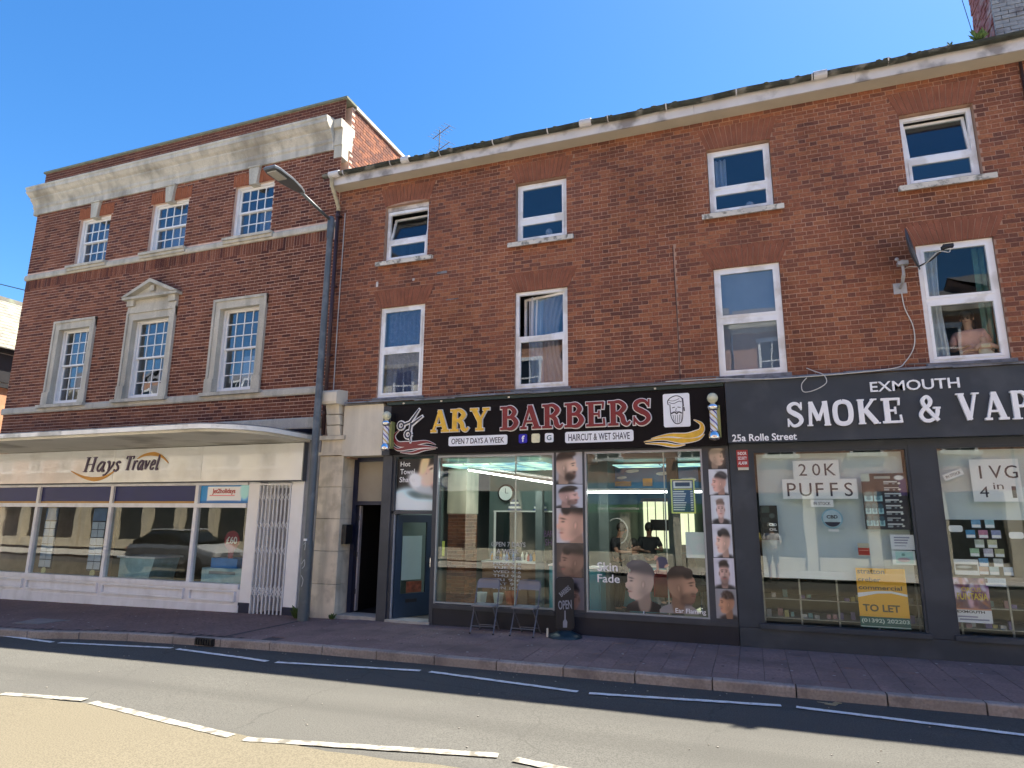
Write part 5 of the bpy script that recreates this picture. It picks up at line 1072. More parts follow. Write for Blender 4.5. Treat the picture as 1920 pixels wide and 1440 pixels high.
defs = [('R', dict(skin=(165, 140, 120), hair=(120, 110, 95), bg=(24, 24, 28), zoom=1.2, style='quiff'), 'poster of a fair-haired man in profile on black, topmost right of the barber window'),
        ('L', dict(skin=(185, 145, 130), hair=(38, 36, 40), bg=(185, 188, 192), zoom=1.15, cy=.45, style='swept'), 'poster of dark swept-back hair seen from the side, second right of the barber window'),
        ('F', dict(skin=(190, 160, 150), hair=(95, 80, 72), bg=(180, 184, 188), zoom=1.0), 'poster of a smiling light-haired man facing front, third right of the barber window'),
        ('L', dict(skin=(200, 165, 145), hair=(30, 28, 28), bg=(188, 190, 196), zoom=1.1, cy=.45, style='crop'), 'poster of a thick dark fringe looking down, fourth right of the barber window'),
        ('F', dict(skin=(185, 150, 135), hair=(35, 26, 24), bg=(185, 182, 188), beard=.7, zoom=1.15), 'poster of a bearded man facing front, fifth right of the barber window'),
        ('L', dict(skin=(170, 125, 95), hair=(45, 30, 24), bg=(130, 130, 132), zoom=1.1, style='curly'), 'poster of short curly hair in left profile, lowest right of the barber window')]
for (zt2, zb2, xa, xb), (fc, kw, lab) in zip(P2, defs): panel(portrait(fc, **kw), (xa, xb, zb2, zt2), FY-.018, None, 'portrait_poster', label=lab, cat='poster')
barber_pole(-6.42, 3.10, 'barber pole at the left end of the black sign beside the cream panel')
barber_pole(-.475, 3.11, 'barber pole at the right end of the black sign beside the grey fascia')
# ------------------------------------------------------------------ cut-out prints on the glass
def cutout(pic, mask, box, y, name, label, cat, texts=(), group=None):
    x0, x1, z0, z1 = box; nu, nv = pic.nu, pic.nv; X = x0+pic.u*(x1-x0); Z = z0+pic.v*(z1-z0); mb = MB(); n = nu*nv
    fs = [(j*nu+i, j*nu+i+1, (j+1)*nu+i+1, (j+1)*nu+i) for j in range(nv-1) for i in range(nu-1) if (mask[j, i]+mask[j+1, i]+mask[j, i+1]+mask[j+1, i+1]) > 2]
    mb.add([(a, y, b) for a, b in zip(X.ravel(), Z.ravel())], fs); cols = np.ones((n, 4), dtype=np.float32); cols[:, :3] = np.clip(pic.c.reshape(-1, 3), 0, 1)
    c = Vector(((x0+x1)/2, y, z0)); me = mb.data(name, PRINT, c); a = me.color_attributes.new('print', 'FLOAT_COLOR', 'POINT'); a.data.foreach_set('color', cols.ravel())
    o = bpy.data.objects.new(name, me); COL.objects.link(o); ORG[o.name] = c; o.location = c; T3(o, label, cat, group)
    for s, off, bx in texts: text(s, off, bx, y-.0005, tw, o, depth=.0015)
    return o
def cut_portrait(extra, **kw):
    A_, B_ = portrait(bg=(0, 0, 0), nu=80, nv=90, **kw), portrait(bg=(255, 255, 255), nu=80, nv=90, **kw)
    for q in (A_, B_): extra(q)
    al = np.clip(1-(B_.c-A_.c).mean(2)/np.maximum(1e-3, 1-.18*(np.abs(A_.u-.5)*2)**2), 0, 1); A_.c = A_.c/np.maximum(al, .35)[..., None]; return A_, (al > .5).astype(float)
p, blank = cut_portrait(lambda q: None, facing='L', skin=(210, 185, 165), hair=(88, 84, 86), zoom=1.0, shirt=(20, 22, 28), style='quiff')
cutout(p, blank, (-2.12, -1.44, .43, 1.30), gy-.004, 'window_decal', 'cut-out print of a man with a skin fade in left profile on the barber window', 'window sticker', [('Skin', .01, (-2.46, -2.12, 1.03, 1.17)), ('Fade', .01, (-2.46, -2.09, .85, .98))])
def flame(q):
    q.ell(.16, .88, .13, .11, (70, 70, 95), soft=.06); q.ell(.02, .96, .12, .03, (200, 160, 130), .7, soft=.1); q.ell(.06, .80, .03, .12, (200, 165, 140), soft=.1); q.ell(.26, .82, .05, .025, (210, 170, 140), .5, soft=.1)
p, blank = cut_portrait(flame, facing='R', skin=(190, 148, 118), hair=(40, 28, 26), zoom=.95, shirt=(150, 145, 140), style='crop', beard=.6, cx=.6, cy=.46)
cutout(p, blank, (-1.52, -.80, .43, 1.30), gy-.008, 'window_decal', 'cut-out print of a man having his ear flamed on the barber window', 'window sticker', [('Ear Flaming', .01, (-1.22, -.76, .42, .51))])
# opening hours on the left barber window
tw_full = tw; tw = mat('faded_vinyl_text', (.42, .44, .43), .6, .1, 9)
oh = thing('opening_hours', 'white opening hours lettering on the left barber window above the chairs', 'window lettering', (-4.1, gy, .9))
text('OPEN 7 DAYS', .01, (-4.36, -3.72, 1.38, 1.46), gy-.001, tw, oh, depth=.002); text('A WEEK', .01, (-4.26, -3.84, 1.26, 1.34), gy-.001, tw, oh, depth=.002); text('OPENING TIMES', .01, (-4.33, -3.78, 1.15, 1.21), gy-.001, tw, oh, depth=.002)
for i, d in enumerate(('MON 9-6', 'TUE 9-6', 'WED 9-6', 'THU 9-6', 'FRI 9-6', 'SAT 9-6', 'SUN 10-4')): text(d, .01, (-4.32, -3.80, 1.07-i*.068, 1.115-i*.068), gy-.001, tw, oh, depth=.002)
tw = tw_full
nb_ = MB().box(-5.33, -5.28, gy+.012, gy+.016, 1.18, 1.45); solo('price_tag', nb_, mat('lime_tag', (.6, .7, .12), .5), 'small lime and white tag stuck inside the left end of the barber window', 'sticker')
# price list
p = Pic(40, 60, (190, 195, 110)); p.rect(.06, .94, .04, .97, (34, 62, 96)); p.rect(.12, .88, .74, .94, (225, 225, 225)); p.rect(.2, .8, .79, .9, (30, 34, 60)); p.rect(.12, .88, .69, .72, (200, 190, 80))
for k in range(9): p.rect(.10, .55+.1*((k*7) % 4)/4, .62-k*.065, .65-k*.065, (225, 225, 225)); p.rect(.8, .9, .62-k*.065, .65-k*.065, (225, 225, 225))
panel(p, (-1.22, -.84, 1.97, 2.52), gy+.02, None, 'price_list', label='yellow-edged price list hanging in the right barber window', cat='poster')
p = Pic(40, 30, (190, 198, 195)); p.ell(.15, .2, .12, .25, (235, 238, 225), .4); p.ell(.75, .4, .2, .15, (225, 230, 225)); p.ell(.4, .75, .06, .06, (230, 232, 225)); p.ell(.65, .78, .15, .06, (222, 226, 222))
panel(p, (-1.02, -.72, 1.28, 1.68), gy+.02, None, 'white_notice', label='plain whitish notice at the right edge of the barber window', cat='notice')
# ------------------------------------------------------------------ barber room
wallp = mat('barber_wall', (.13, .17, .165), .8, .05, 2); flr = mat('barber_floor', (.12, .11, .10), .4, .1, 3)
r_ = MB().box(-6.33, -6.30, FY+.2, 17, 0, 3.05).box(-.30, -.27, FY+.2, 17, 0, 3.05).box(-6.3, -.3, 16.9, 17, 0, 3.05); r_.build('room_wall', wallp, BS)
B(-6.3, -.3, FY+.2, 16.9, -.03, .04).build('room_floor', flr, BS); B(-6.3, -.3, FY+.16, 16.9, 3.05, 3.1).build('room_ceiling', mat('barber_ceiling', (.25, .26, .25), .8), BS)
B(-2.95, -2.75, 13.2, 16.9, .04, 3.04).build('dividing_wall', wallp, BS)
led = mat('lit_tube', (1, .99, .95), .4, 0, emit=5); skyp = mat('lit_sky_panel', (.03, .26, .48), .4, .4, 3.2, col2=(.50, .72, .50), emit=.55)
def lamp_tube(a, b, label):
    t = thing('tube_light', label, 'ceiling light', ((a[0]+b[0])/2, (a[1]+b[1])/2, a[2]), 0, 'lit tube lights in the barber shop')
    MB().tube([a, b], .035, 8).build('tube', led, t); d = (Vector(b)-Vector(a)); n = Vector((-d.y, d.x, 0)).normalized()*.05; z = a[2]+.04
    MB().add([Vector(a)+n, Vector(a)-n, Vector(b)-n, Vector(b)+n]+[Vector(v)+Vector((0, 0, .05)) for v in (Vector(a)+n, Vector(a)-n, Vector(b)-n, Vector(b)+n)], [(0, 1, 2, 3), (7, 6, 5, 4), (0, 4, 5, 1), (1, 5, 6, 2), (2, 6, 7, 3), (3, 7, 4, 0)]).build('casing', wpaint, t)
for v in ((-5.9, 13.4, 2.78),): pass
lamp_tube((-5.56, 12.5, 2.87), (-3.38, 11.4, 2.52), 'long slanting lit tube in the left barber window')
lamp_tube((-5.3, 12.6, 2.87), (-3.35, 11.55, 2.56), 'second slanting lit tube just behind the first in the left barber window')
lamp_tube((-3.15, 12.6, 2.40), (-.85, 12.6, 2.40), 'straight lit tube across the right barber window')
for i in range(4):
    x = -6.05+i*.58; t = thing('sky_ceiling_panel', ['leftmost', 'second', 'third', 'rightmost'][i]+' of the four glowing blue cloud-print ceiling panels in the left barber window', 'ceiling panel', (x, 12.6, 2.97), 0, 'glowing sky-print ceiling panels')
    MB().box(x+.02, x+.56, 12.0, 13.9, 2.93, 2.95).build('diffuser', skyp, t)
    B(x-.01, x+.01, 12.0, 13.9, 2.92, 2.96).build('frame', wpaint, t)
for i in range(2):
    x = -2.9+i*.95; t = thing('sky_ceiling_panel', ['left', 'right'][i]+' of the two glowing blue ceiling panels in the right barber window', 'ceiling panel', (x, 13.5, 2.97), 0, 'glowing sky-print ceiling panels')
    MB().box(x+.3, x+1.2, 13.0, 13.7, 2.93, 2.95).build('diffuser', skyp, t)
# blue sky mural with clouds, orange sun
mu = thing('cloud_mural', 'blue mural with white clouds and an orange block high in the right barber window', 'mural', (-1.8, 14.5, 2.3))
B(-4.0+1.1, -1.0, 14.0, 14.03, 2.52, 3.03).build('mural_board', mat('mural_blue', (.06, .17, .32), .6, .12, 2), mu)
for (x, z, s) in ((-2.4, 2.88, .2), (-1.75, 2.82, .2), (-1.25, 2.68, .24), (-2.62, 2.74, .15)): MB().ball((x, 13.99, z), s*.5, 10, 0, (1.2, .05, .35)).ball((x+s*.4, 13.985, z+.01), s*.4, 10, 0, (1.2, .05, .4)).build('cloud', mat('cloud_white', (.7, .72, .72), .6), mu)
B(-2.85, -2.4, 13.97, 13.99, 2.56, 2.66).build('orange_block', mat('mural_orange', (.60, .25, .04), .5), mu); B(-2.15, -1.95, 13.97, 13.99, 2.56, 2.72).build('orange_block', MATS['mural_orange'], mu)
# brick column
bc = thing('brick_column', 'red brick column with pale top inside the left barber window', 'column', (-5.95, 13.0, 0))
B(-6.16, -5.75, 12.8, 13.4, .04, 2.9).build('core', mortarR, bc); q = MB(); rq = random.Random(41)
for k in range(25):
    z = .06+k*.075; x = -6.16-(.11 if k % 2 else 0)
    while x < -5.75:
        a_, b_ = max(x, -6.16), min(x+.215, -5.75); x += .225
        if b_-a_ > .03: q.box(a_, b_, 12.785, 12.8, z, z+.064, 0, rq.random())
    y = 12.8-(0 if k % 2 else .11)
    while y < 13.4: a_, b_ = max(y, 12.8), min(y+.215, 13.4); y += .225; q.box(-5.75, -5.735, a_, b_, z, z+.064, 0, rq.random()) if b_-a_ > .03 else None
q.build('column_bricks', brickR_s, bc, tone=True); B(-6.18, -5.73, 12.77, 13.42, 1.95, 2.9).build('painted_top', cream, bc)
MB().tube([(-5.55, 13.6, 2.45), (-5.55, 13.64, 2.45)], .17, 20)
wc = thing('wall_clock', 'round black-rimmed wall clock inside the left barber window', 'clock', (-5.25, 13.9, 2.3)); MB().tube([(-5.25, 13.88, 2.42), (-5.25, 13.93, 2.42)], .2, 24).build('rim', black, wc); MB().tube([(-5.25, 13.865, 2.42), (-5.25, 13.879, 2.42)], .16, 24).build('clock_face', wpaint, wc); MB().box(-5.255, -5.245, 13.855, 13.862, 2.42, 2.53).box(-5.25, -5.18, 13.855, 13.862, 2.415, 2.425).build('hands', black, wc)
B(-5.7, -3.0, 14.0, 14.1, .04, 3.04).build('partition', wallp, BS)
mir = thing('wall_mirror', 'dark wall mirror with pale edge inside the left barber window', 'mirror', (-4.9, 13.95, 1.0)); B(-5.5, -4.1, 13.93, 13.98, .95, 2.0).build('mirror_back', mat('dark_mirror', (.02, .03, .03), .08, .1, 2), mir); MB().box(-5.55, -5.5, 13.92, 13.98, .93, 2.02).box(-5.55, -4.05, 13.9, 13.98, 2.0, 2.03).build('mirror_frame', wpaint, mir)
bx_ = mat('teal_cabinet', (.08, .34, .42), .45, .05, 3)
cbn = {-3.95: 'teal cabinet under the pale pillar in the left barber window', -3.05+.0: 'teal cabinet beside the hanging gown in the left barber window', -2.6: 'teal cabinet under the barbers at work in the right window', -5.6: 'low brown cabinet behind the left barber window with bottles on top'}
for x, lab in cbn.items():
    t = thing('cabinet', lab, 'cabinet', (x+.3, 13, .04)); w_ = {-3.95: .45, -3.05: .25, -2.6: .9, -5.6: 1.3}[x]; yy = {-3.95: 13.0, -3.05: 12.6, -2.6: 13.6, -5.6: 13.4}[x]; cc = bx_ if x != -5.6 else mat('brown_cabinet', (.16, .09, .05), .5, .2, 4)
    B(x, x+w_, yy, yy+.45, .04, .92).build('carcass', cc, t); B(x-.02, x+w_+.02, yy-.02, yy+.47, .92, .95).build('worktop', wpaint, t); B(x+.03, x+w_-.03, yy-.012, yy, .1, .85).build('cabinet_door', cc, t)
rb_ = random.Random(8); bcols = [mat('bottle_white', (.65, .66, .62), .3), mat('bottle_blue', (.08, .2, .45), .3), mat('bottle_red', (.35, .04, .04), .3), mat('bottle_amber', (.4, .22, .05), .3)]
bproto = []
for c in bcols:
    bproto.append(MB().lathe([(.001, 0), (.032, 0), (.034, .03), (.034, .12), (.012, .15), (.012, .18), (.001, .18)], (0, 0, 0), 10).data('bottle', c, smooth=True))
def bottles(n, xa, xb, ya, yb, z, base, group):
    for i in range(n):
        k = rb_.randrange(4); o = bpy.data.objects.new('bottle', bproto[k]); COL.objects.link(o); s = rb_.uniform(.8, 1.3); o.scale = (s, s, s); o.location = (rb_.uniform(xa, xb), rb_.uniform(ya, yb), z)
        T3(o, ['white', 'blue', 'red', 'amber'][k]+' bottle '+base, 'bottle', group)
bottles(12, -5.5, -4.4, 13.5, 13.75, .95, 'among the bottles on the low brown cabinet inside the left barber window', 'bottles on the brown barber cabinet')
gn = MB(); P = []
gw_ = mat('grey_green_gown', (.22, .24, .20), .8, .1, 5)
curtain(-3.55, -3.15, .95, 2.15, 13.1, 'grey-green barber gown hanging at the right of the left barber window', gw_, 4, .2, None, 'gown')
for (x, w_, lab) in ((-4.02, .14, 'pale pillar inside the left barber window behind the opening hours'), (-1.45, .2, 'pale pillar inside the right barber window below the tube light')):
    solo('pillar', B(x, x+w_, 12.3, 12.45, .04, 2.4 if x < -3 else 3.0), wallp, lab, 'pillar')
for i, x in enumerate((-5.95+.95, -4.4)):
    t = thing('candy_sign', ['left', 'right'][i]+' blue and white stepped shelf ornament over the mirror in the left barber window', 'ornament', (x, 13.8, 2.03), 0, 'stepped ornaments over the barber mirror')
    for k in range(5): B(x-.15+k*.022, x+.15-k*.022, 13.75, 13.85, 2.03+k*.05, 2.07+k*.05).build('step', [mat('ornament_blue', (.04, .07, .18), .5), wpaint][k % 2], t)
# neon style BARBER SHOP text
ns = thing('barber_shop_lettering', 'dim violet window lettering reading barber shop inside the left barber window', 'sign', (-3.55, 12.4, 1.3)); nm = mat('dim_violet', (.10, .04, .16), .4)
text('BARBER', .0, (-3.78, -3.42, 1.52, 1.64), 12.1, nm, ns); text('SHOP', .0, (-3.76, -3.46, 1.36, 1.48), 12.1, nm, ns)
# bright rear opening behind the barbers
wn2 = thing('rear_window', 'bright striped rear window seen past the barbers at work', 'window', (-1.9, 16.85, 1.2)); B(-3.4+.8, -1.35, 16.82, 16.86, 1.15, 2.3).build('lit_pane', mat('bright_rear_pane', (.62, .64, .42), .5, .1, 1, emit=.45), wn2)
for k in range(6): B(-2.5+k*.2, -2.48+k*.2, 16.79, 16.82, 1.15, 2.3).build('bar', dark, wn2)
B(-2.65, -1.3, 16.78, 16.82, 2.3, 2.38).build('head_frame', mat('mural_orange', (.6, .25, .04), .5), wn2)
solo('screen', B(-2.15, -1.72, 14.9, 14.95, 1.62, 1.86), black, 'small black screen silhouetted against the bright rear window', 'screen')
rl_ = thing('ring_mirror', 'pale ring light behind the left side of the right barber window', 'ring light', (-3.0+.45, 14.0, 1.5)); MB().tube([(-2.62+.22*math.cos(i*math.pi/10), 13.4, 1.62+.26*math.sin(i*math.pi/10)) for i in range(21)], .014, 6).build('ring', mat('ring_grey', (.5, .52, .52), .4), rl_)
def barber_chair(x, y, rz, label):
    t = thing('barber_chair', label, 'barber chair', (x, y, .04), rz); ORG[t.name] = Vector((0, 0, 0)); lt_ = mat('black_leather', (.015, .015, .018), .35, .2, 8)
    MB().frust(-.27, .27, -.28, .25, .42, .56, .03).build('seat', lt_, t); MB().sect([(.18, .56), (.30, .56), (.46, 1.1), (.36, 1.12)], -.26, .26).build('backrest', lt_, t); MB().sect([(.40, 1.14), (.46, 1.14), (.50, 1.3), (.43, 1.3)], -.12, .12).build('headrest', lt_, t)
    for s in (-1, 1): MB().box(s*.33-.035, s*.33+.035, -.22, .22, .70, .75).box(s*.33-.02, s*.33+.02, .1, .16, .45, .7).build('armrest', lt_, t)
    MB().lathe([(.32, 0), (.32, .02), (.1, .06), (.05, .08), (.05, .42)], (0, 0, 0), 20).build('base', chrome, t); MB().box(-.2, .2, -.62, -.45, .16, .19).box(-.03, .03, -.5, -.25, .17, .4).build('footrest', chrome, t)
barber_chair(-2.15, 13.6, R(70), 'black barber chair holding the customer in the right window'); barber_chair(-1.35+.3, 14.2, R(60), 'empty black barber chair further right in the right window')
solo('red_bench', MB().frust(-1.75, -1.2, 12.2, 12.6, .5, .95, .04), mat('red_leather', (.25, .02, .025), .4), 'dark red padded bench behind the ear-flaming print', 'bench')
pl = {(-4.62, .13, .10): 'small pale pot on the sill of the barber window behind the left chair', (-4.30, .13, .095): 'second pale pot on the barber window sill behind the left chair', (-4.05, .16, .12): 'terracotta pot on the barber window sill behind the left chair'}
for (x, h, r__), lab in pl.items(): solo('plant_pot', MB().lathe([(.001, 0), (r__*.75, 0), (r__, h*1.3), (r__*.9, h*1.3), (r__*.8, h), (.001, h)], (x, FY+.25, .40), 16), mat('terracotta', (.45, .14, .06), .8) if 'terra' in lab else mat('pale_pot', (.52, .60, .58), .5), lab, 'plant pot')

# ================================================================== VAPE SHOPFRONT
VS = thing('vape_shopfront', 'slate grey vape shopfront with large paper-covered windows', 'shopfront', (3, FY, 0))
f = MB(); f.box(-.28, .05, FY-.02, FY+.2, .3, 3.06); f.box(2.20, 2.53, FY-.02, FY+.2, .3, 3.06); f.box(5.2, 5.5, FY-.02, FY+.2, .3, 3.06); f.box(8.0, 9.6, FY-.02, FY+.2, .3, 3.06)
f.box(.05, 2.2, FY-.015, FY+.2, 2.95, 3.06); f.box(2.53, 5.2, FY-.015, FY+.2, 2.95, 3.06); f.box(5.5, 8, FY-.015, FY+.2, 2.95, 3.06); f.build('shop_frame', grey_vp, VS)
MB().box(-.28, 9.6, FY-.03, FY+.2, -.1, .295).build('stall_riser', grey_vp, VS)
for a, b in ((.05, 2.2), (2.53, 5.2), (5.5, 8)):
    q = MB(); q.box(a, a+.035, FY-.005, FY+.07, .365, 2.95); q.box(b-.035, b, FY-.005, FY+.07, .365, 2.95); q.box(a+.035, b-.035, FY-.005, FY+.07, 2.915, 2.95); q.box(a-.03, b+.03, FY-.07, FY+.1, .297, .364); q.build('window_frame', grey_vp, VS)
    B(a+.035, b-.035, gy, gy+.008, .365, 2.915).build('pane', GL_shop, VS)
VG = thing('vape_sign', 'slate grey fascia with raised white vape shop lettering', 'sign', (3, FY-.15, 3.06)); yv = FY-.17
def mv(x, z): return m(x, z, yv)
B(-.28, 9.6, yv, FY+.04, 3.062, 4.045).build('board', grey_vp, VG)
wl = mat('vape_white_letters', (.93, .93, .93), .4, .02, 6)
def bxv(x0, x1, z0, z1): a = mv(x0, z0); b = mv(x1, z1); return (a[0], b[0], a[1], b[1])
word('SMOKE', bxv(.60, 2.19, 3.30, 3.68), yv, wl, VG, 'white_letter', depth=.05, gap=.1); word('&', bxv(2.38, 2.67, 3.30, 3.69), yv, wl, VG, 'white_letter', depth=.05); word('VAPE', bxv(2.87, 4.06, 3.29, 3.70), yv, wl, VG, 'white_letter', depth=.05, gap=.12)
text('EXMOUTH', .008, bxv(1.80, 2.95, 3.785, 3.94), yv, wl, VG, depth=.03); text('25a Rolle Street', .02, bxv(-.22, .73, 3.10, 3.215), yv, wl, VG, depth=.004)
word('SHOP', bxv(4.3, 5.4, 3.29, 3.70), yv, wl, VG, 'white_letter', depth=.05, gap=.12) if False else None
ab = thing('alarm_notice', 'small red and white notice box on the grey pier between the two shops', 'notice', (-.08, FY-.05, 2.66)); B(-.17, .0, FY-.05, FY-.02, 2.69, 2.96).build('notice_board', mat('notice_red', (.38, .03, .03), .4, .08, 20), ab); B(-.16, -.0, FY-.06, FY-.02, 2.645, 2.685).build('box_base', cream, ab)
for i, s in enumerate(('INDOR', 'SECURITY', 'ALARM')): text(s, .02, (-.15, -.02, 2.88-i*.075, 2.93-i*.075), FY-.051, tw, ab, depth=.002)
# blinds and interior
blm = mat('grey_roller_blind', (.64, .73, .76), .85, .03, 1.5, streak=.05)
solo('roller_blind', MB().box(.12, 2.14, FY+.16, FY+.165, 1.04, 2.9).box(.12, 2.14, FY+.155, FY+.17, 1.02, 1.045), blm, 'pale grey roller blind pulled two thirds down in the left vape window', 'blind')
solo('roller_blind', MB().box(2.6, 5.1, FY+.16, FY+.165, 1.93, 2.9).box(2.6, 5.1, FY+.155, FY+.17, 1.91, 1.935), blm, 'pale grey roller blind pulled a third down in the right vape window', 'blind')
vr = MB().box(-.2, 9.5, 14.5, 14.6, 0, 3).box(-.24, -.2, FY+.2, 14.6, 0, 3).box(-.2, 9.5, FY+.2, 14.5, 3.0, 3.06).box(-.2, 9.5, FY+.2, 14.5, -.05, .02); vr.build('shop_room', mat('vape_room', (.10, .11, .11), .8), VS)
paper = mat('white_paper', (.93, .93, .94), .7, .02, 8); ik = mat('print_ink', (.035, .035, .06), .6); gp = gy+.012
def spaced(s, y, x0, x1, z0, z1, parent, wid=.7):
    n = len(s); st = (x1-x0)/n
    for i, c in enumerate(s):
        if c == ' ': continue
        A_ = np.array(TXT[(c, 0)][0]); e_ = A_.max(0)-A_.min(0); gw2 = (z1-z0)*min(.85, e_[0]/e_[1]); xc = x0+(i+.5)*st
        text(c, 0, (xc-gw2/2, xc+gw2/2, z0, z1), y, ik, parent, depth=.0015)

q = solo('paper_sign', B(.64, 1.28, gp, gp+.001, 2.50, 2.78), paper, 'white paper reading 20 K, upper of the two stacked sheets in the vape window', 'paper sign'); spaced('20K', gp, .68, 1.25, 2.55, 2.73, q)
q = solo('paper_sign', B(.47, 1.50, gp-.002, gp-.001, 2.20, 2.498), paper, 'wide white paper reading puffs, directly under the 20 K sheet', 'paper sign'); spaced('PUFFS', gp-.002, .50, 1.48, 2.24, 2.44, q)
q = solo('paper_sign', B(.85, 1.16, gp, gp+.001, 2.08, 2.19), paper, 'small white paper reading in stock under the puffs sheet', 'paper sign'); text('IN STOCK', .01, (.89, 1.12, 2.11, 2.155), gp, ik, q, depth=.0015)
q = solo('paper_sign', B(2.95, 3.53, gp, gp+.001, 2.16, 2.75), paper, 'white paper with a four in one offer in the right vape window', 'paper sign'); spaced('IVG', gp, 2.98, 3.52, 2.48, 2.66, q)
text('4', 0, (3.03, 3.14, 2.22, 2.37), gp, ik, q, depth=.0015); text('in', 0, (3.20, 3.32, 2.33, 2.42), gp, ik, q, depth=.0015); text('1', 0, (3.41, 3.46, 2.21, 2.37), gp, ik, q, depth=.0015)
tg = MB(); ca, sa = math.cos(R(22)), math.sin(R(22)); pr_ = [(-.13, -.045), (.13, -.045), (.13, .045), (-.13, .045)]; tg.prism([(2.74+x*ca-z*sa, 2.54+x*sa+z*ca) for x, z in pr_], gp, gp+.001)
q = solo('paper_sign', tg, paper, 'small tilted in-stock paper left of the four in one sheet', 'paper sign'); text('IN STOCK', .01, (2.64, 2.84, 2.52, 2.56), gp, ik, q, depth=.0015, rot=R(22))
q = solo('round_sticker', MB().tube([(1.125, gp, 1.91), (1.125, gp+.002, 1.91)], .145, 30), mat('pale_blue_disc', (.28, .50, .62), .5), 'round pale blue sticker in the middle of the left vape window', 'sticker')
MB().tube([(1.125, gp-.002, 1.91), (1.125, gp-.001, 1.91)], .125, 30).build('disc_centre', mat('pale_disc_centre', (.52, .66, .74), .5), q); MB().prism([(1.125+.12*math.cos(a), 1.91+.12*math.sin(a)) for a in [R(t) for t in range(205, 336, 10)]], gp-.004, gp-.003).build('dark_wave', ik, q)
text('CBD', .03, (1.05, 1.20, 1.91, 1.96), gp-.004, ik, q, depth=.0015); B(1.06, 1.20, gp, gp+.001, 1.72, 1.755).build('label_strip', paper, q)
# menu poster
p = Pic(70, 90, (18, 22, 40)); p.rect(.0, .2, .86, 1, (150, 165, 160)); p.rect(.3, .66, .9, .95, (130, 140, 140)); p.rect(.84, 1, .6, .9, (50, 38, 90)); p.ell(.85, .92, .1, .04, (205, 210, 215))
for r0, n in ((.50, 2), (.28, 3), (.06, 3)):
    for k in range(n): w = .42/n; p.rect(.04+k*w, .04+k*w+w*.88, r0, r0+.1, (130, 170, 180)); p.ell(.04+k*w+w*.44, r0+.13, w*.42, .05, (40, 70, 85)); p.ell(.04+k*w+w*.44, r0+.05, w*.25, .035, (70, 110, 125))
for k in range(8): z = .86-k*.108; p.rect(.5, .62, z-.06, z-.03, (120, 130, 140)); p.rect(.5, .8+.1*(k % 3)/3, z-.02, z, (175, 180, 185)); p.ell(.84, z-.04, .03, .015, (200, 205, 205)); p.ell(.72, z-.045, .03, .012, (110, 120, 130))
panel(p, (1.56, 2.14, 1.76, 2.57), gp, None, 'menu_poster', label='dark product menu poster at the right of the left vape window', cat='poster')
p = Pic(40, 60, (14, 17, 20)); p.rect(.1, .55, .78, .98, (40, 55, 55)); p.ell(.68, .7, .16, .07, (60, 70, 72)); p.rect(.05, .5, .5, .66, (22, 32, 36))
q = panel(p, (.12, .37, 1.58, 2.10), gp, None, 'dark_poster', label='tall black oil poster at the left edge of the left vape window', cat='poster'); text('CBD', .03, (.24, .35, 1.79, 1.83), gp, tw, q, depth=.0015); text('OIL', .03, (.24, .35, 1.72, 1.76), gp, tw, q, depth=.0015)
for (bx4, lab, cc) in (((1.86, 2.16, 1.48, 1.69), 'white handwritten notice, upper of two at the right of the left vape window', 0), ((1.86, 2.15, 1.27, 1.465), 'pale green picture card, lower of two at the right of the left vape window', 1)):
    p = Pic(30, 24, (190, 192, 205) if cc == 0 else (185, 195, 195))
    if cc: p.rect(.15, .9, .1, .95, (150, 185, 180)); p.ell(.5, .35, .28, .16, (150, 130, 140)); p.ell(.5, .72, .08, .1, (90, 130, 120))
    else:
        for k in range(4): p.rect(.15, .8-.05*k, .78-k*.18, .84-k*.18, (110, 110, 130))
    panel(p, bx4, gp, None, 'window_card', label=lab, cat='notice')
p = Pic(20, 24, (150, 40, 35)); p.rect(0, 1, .62, 1, (165, 160, 145)); p.rect(.1, .9, .42, .46, (190, 130, 120)); p.rect(.0, 1, .0, .08, (180, 170, 160)); panel(p, (1.43, 1.58, 1.38, 1.56), gp, None, 'red_notice', label='small red and cream notice low in the middle of the left vape window', cat='notice')
# to-let board
q = thing('to_let_board', 'bright yellow-orange to let board with green phone strip leaning inside the left vape window', 'sign', (1.68, gp, .40)); yt = gp-.001
B(1.37, 2.0, yt, yt+.004, .54, 1.21).build('board', mat('board_orange', (.95, .50, .045), .5, .02, 3), q); B(1.37, 2.0, yt, yt+.004, .39, .538).build('green_strip', mat('board_green', (.012, .12, .10), .5), q)
gt_ = mat('board_olive_text', (.07, .06, .04), .5)
text('stratton', .02, (1.39, 1.74, 1.13, 1.19), yt, gt_, q, depth=.0015); text('creber', .02, (1.39, 1.68, 1.02, 1.08), yt, gt_, q, depth=.0015); text('commercial', .02, (1.39, 1.94, .91, .97), yt, gt_, q, depth=.0015)
text('TO LET', .03, (1.42, 1.89, .61, .71), yt, gt_, q, depth=.0015); text('(01392) 202203', .025, (1.39, 1.99, .445, .515), yt, mat('board_pale_text', (.6, .72, .66), .5), q, depth=.0015)
MB().prism([(1.37, .80), (1.62, .86), (1.8, .87), (2.0, .83), (2.0, .86), (1.8, .90), (1.62, .895), (1.37, .86)], yt-.001, yt).build('white_swash', paper, q)
B(1.37, 2.0, yt-.001, yt, .40, .412).build('pale_rule', mat('board_pale_text', (.6, .72, .66), .5), q)
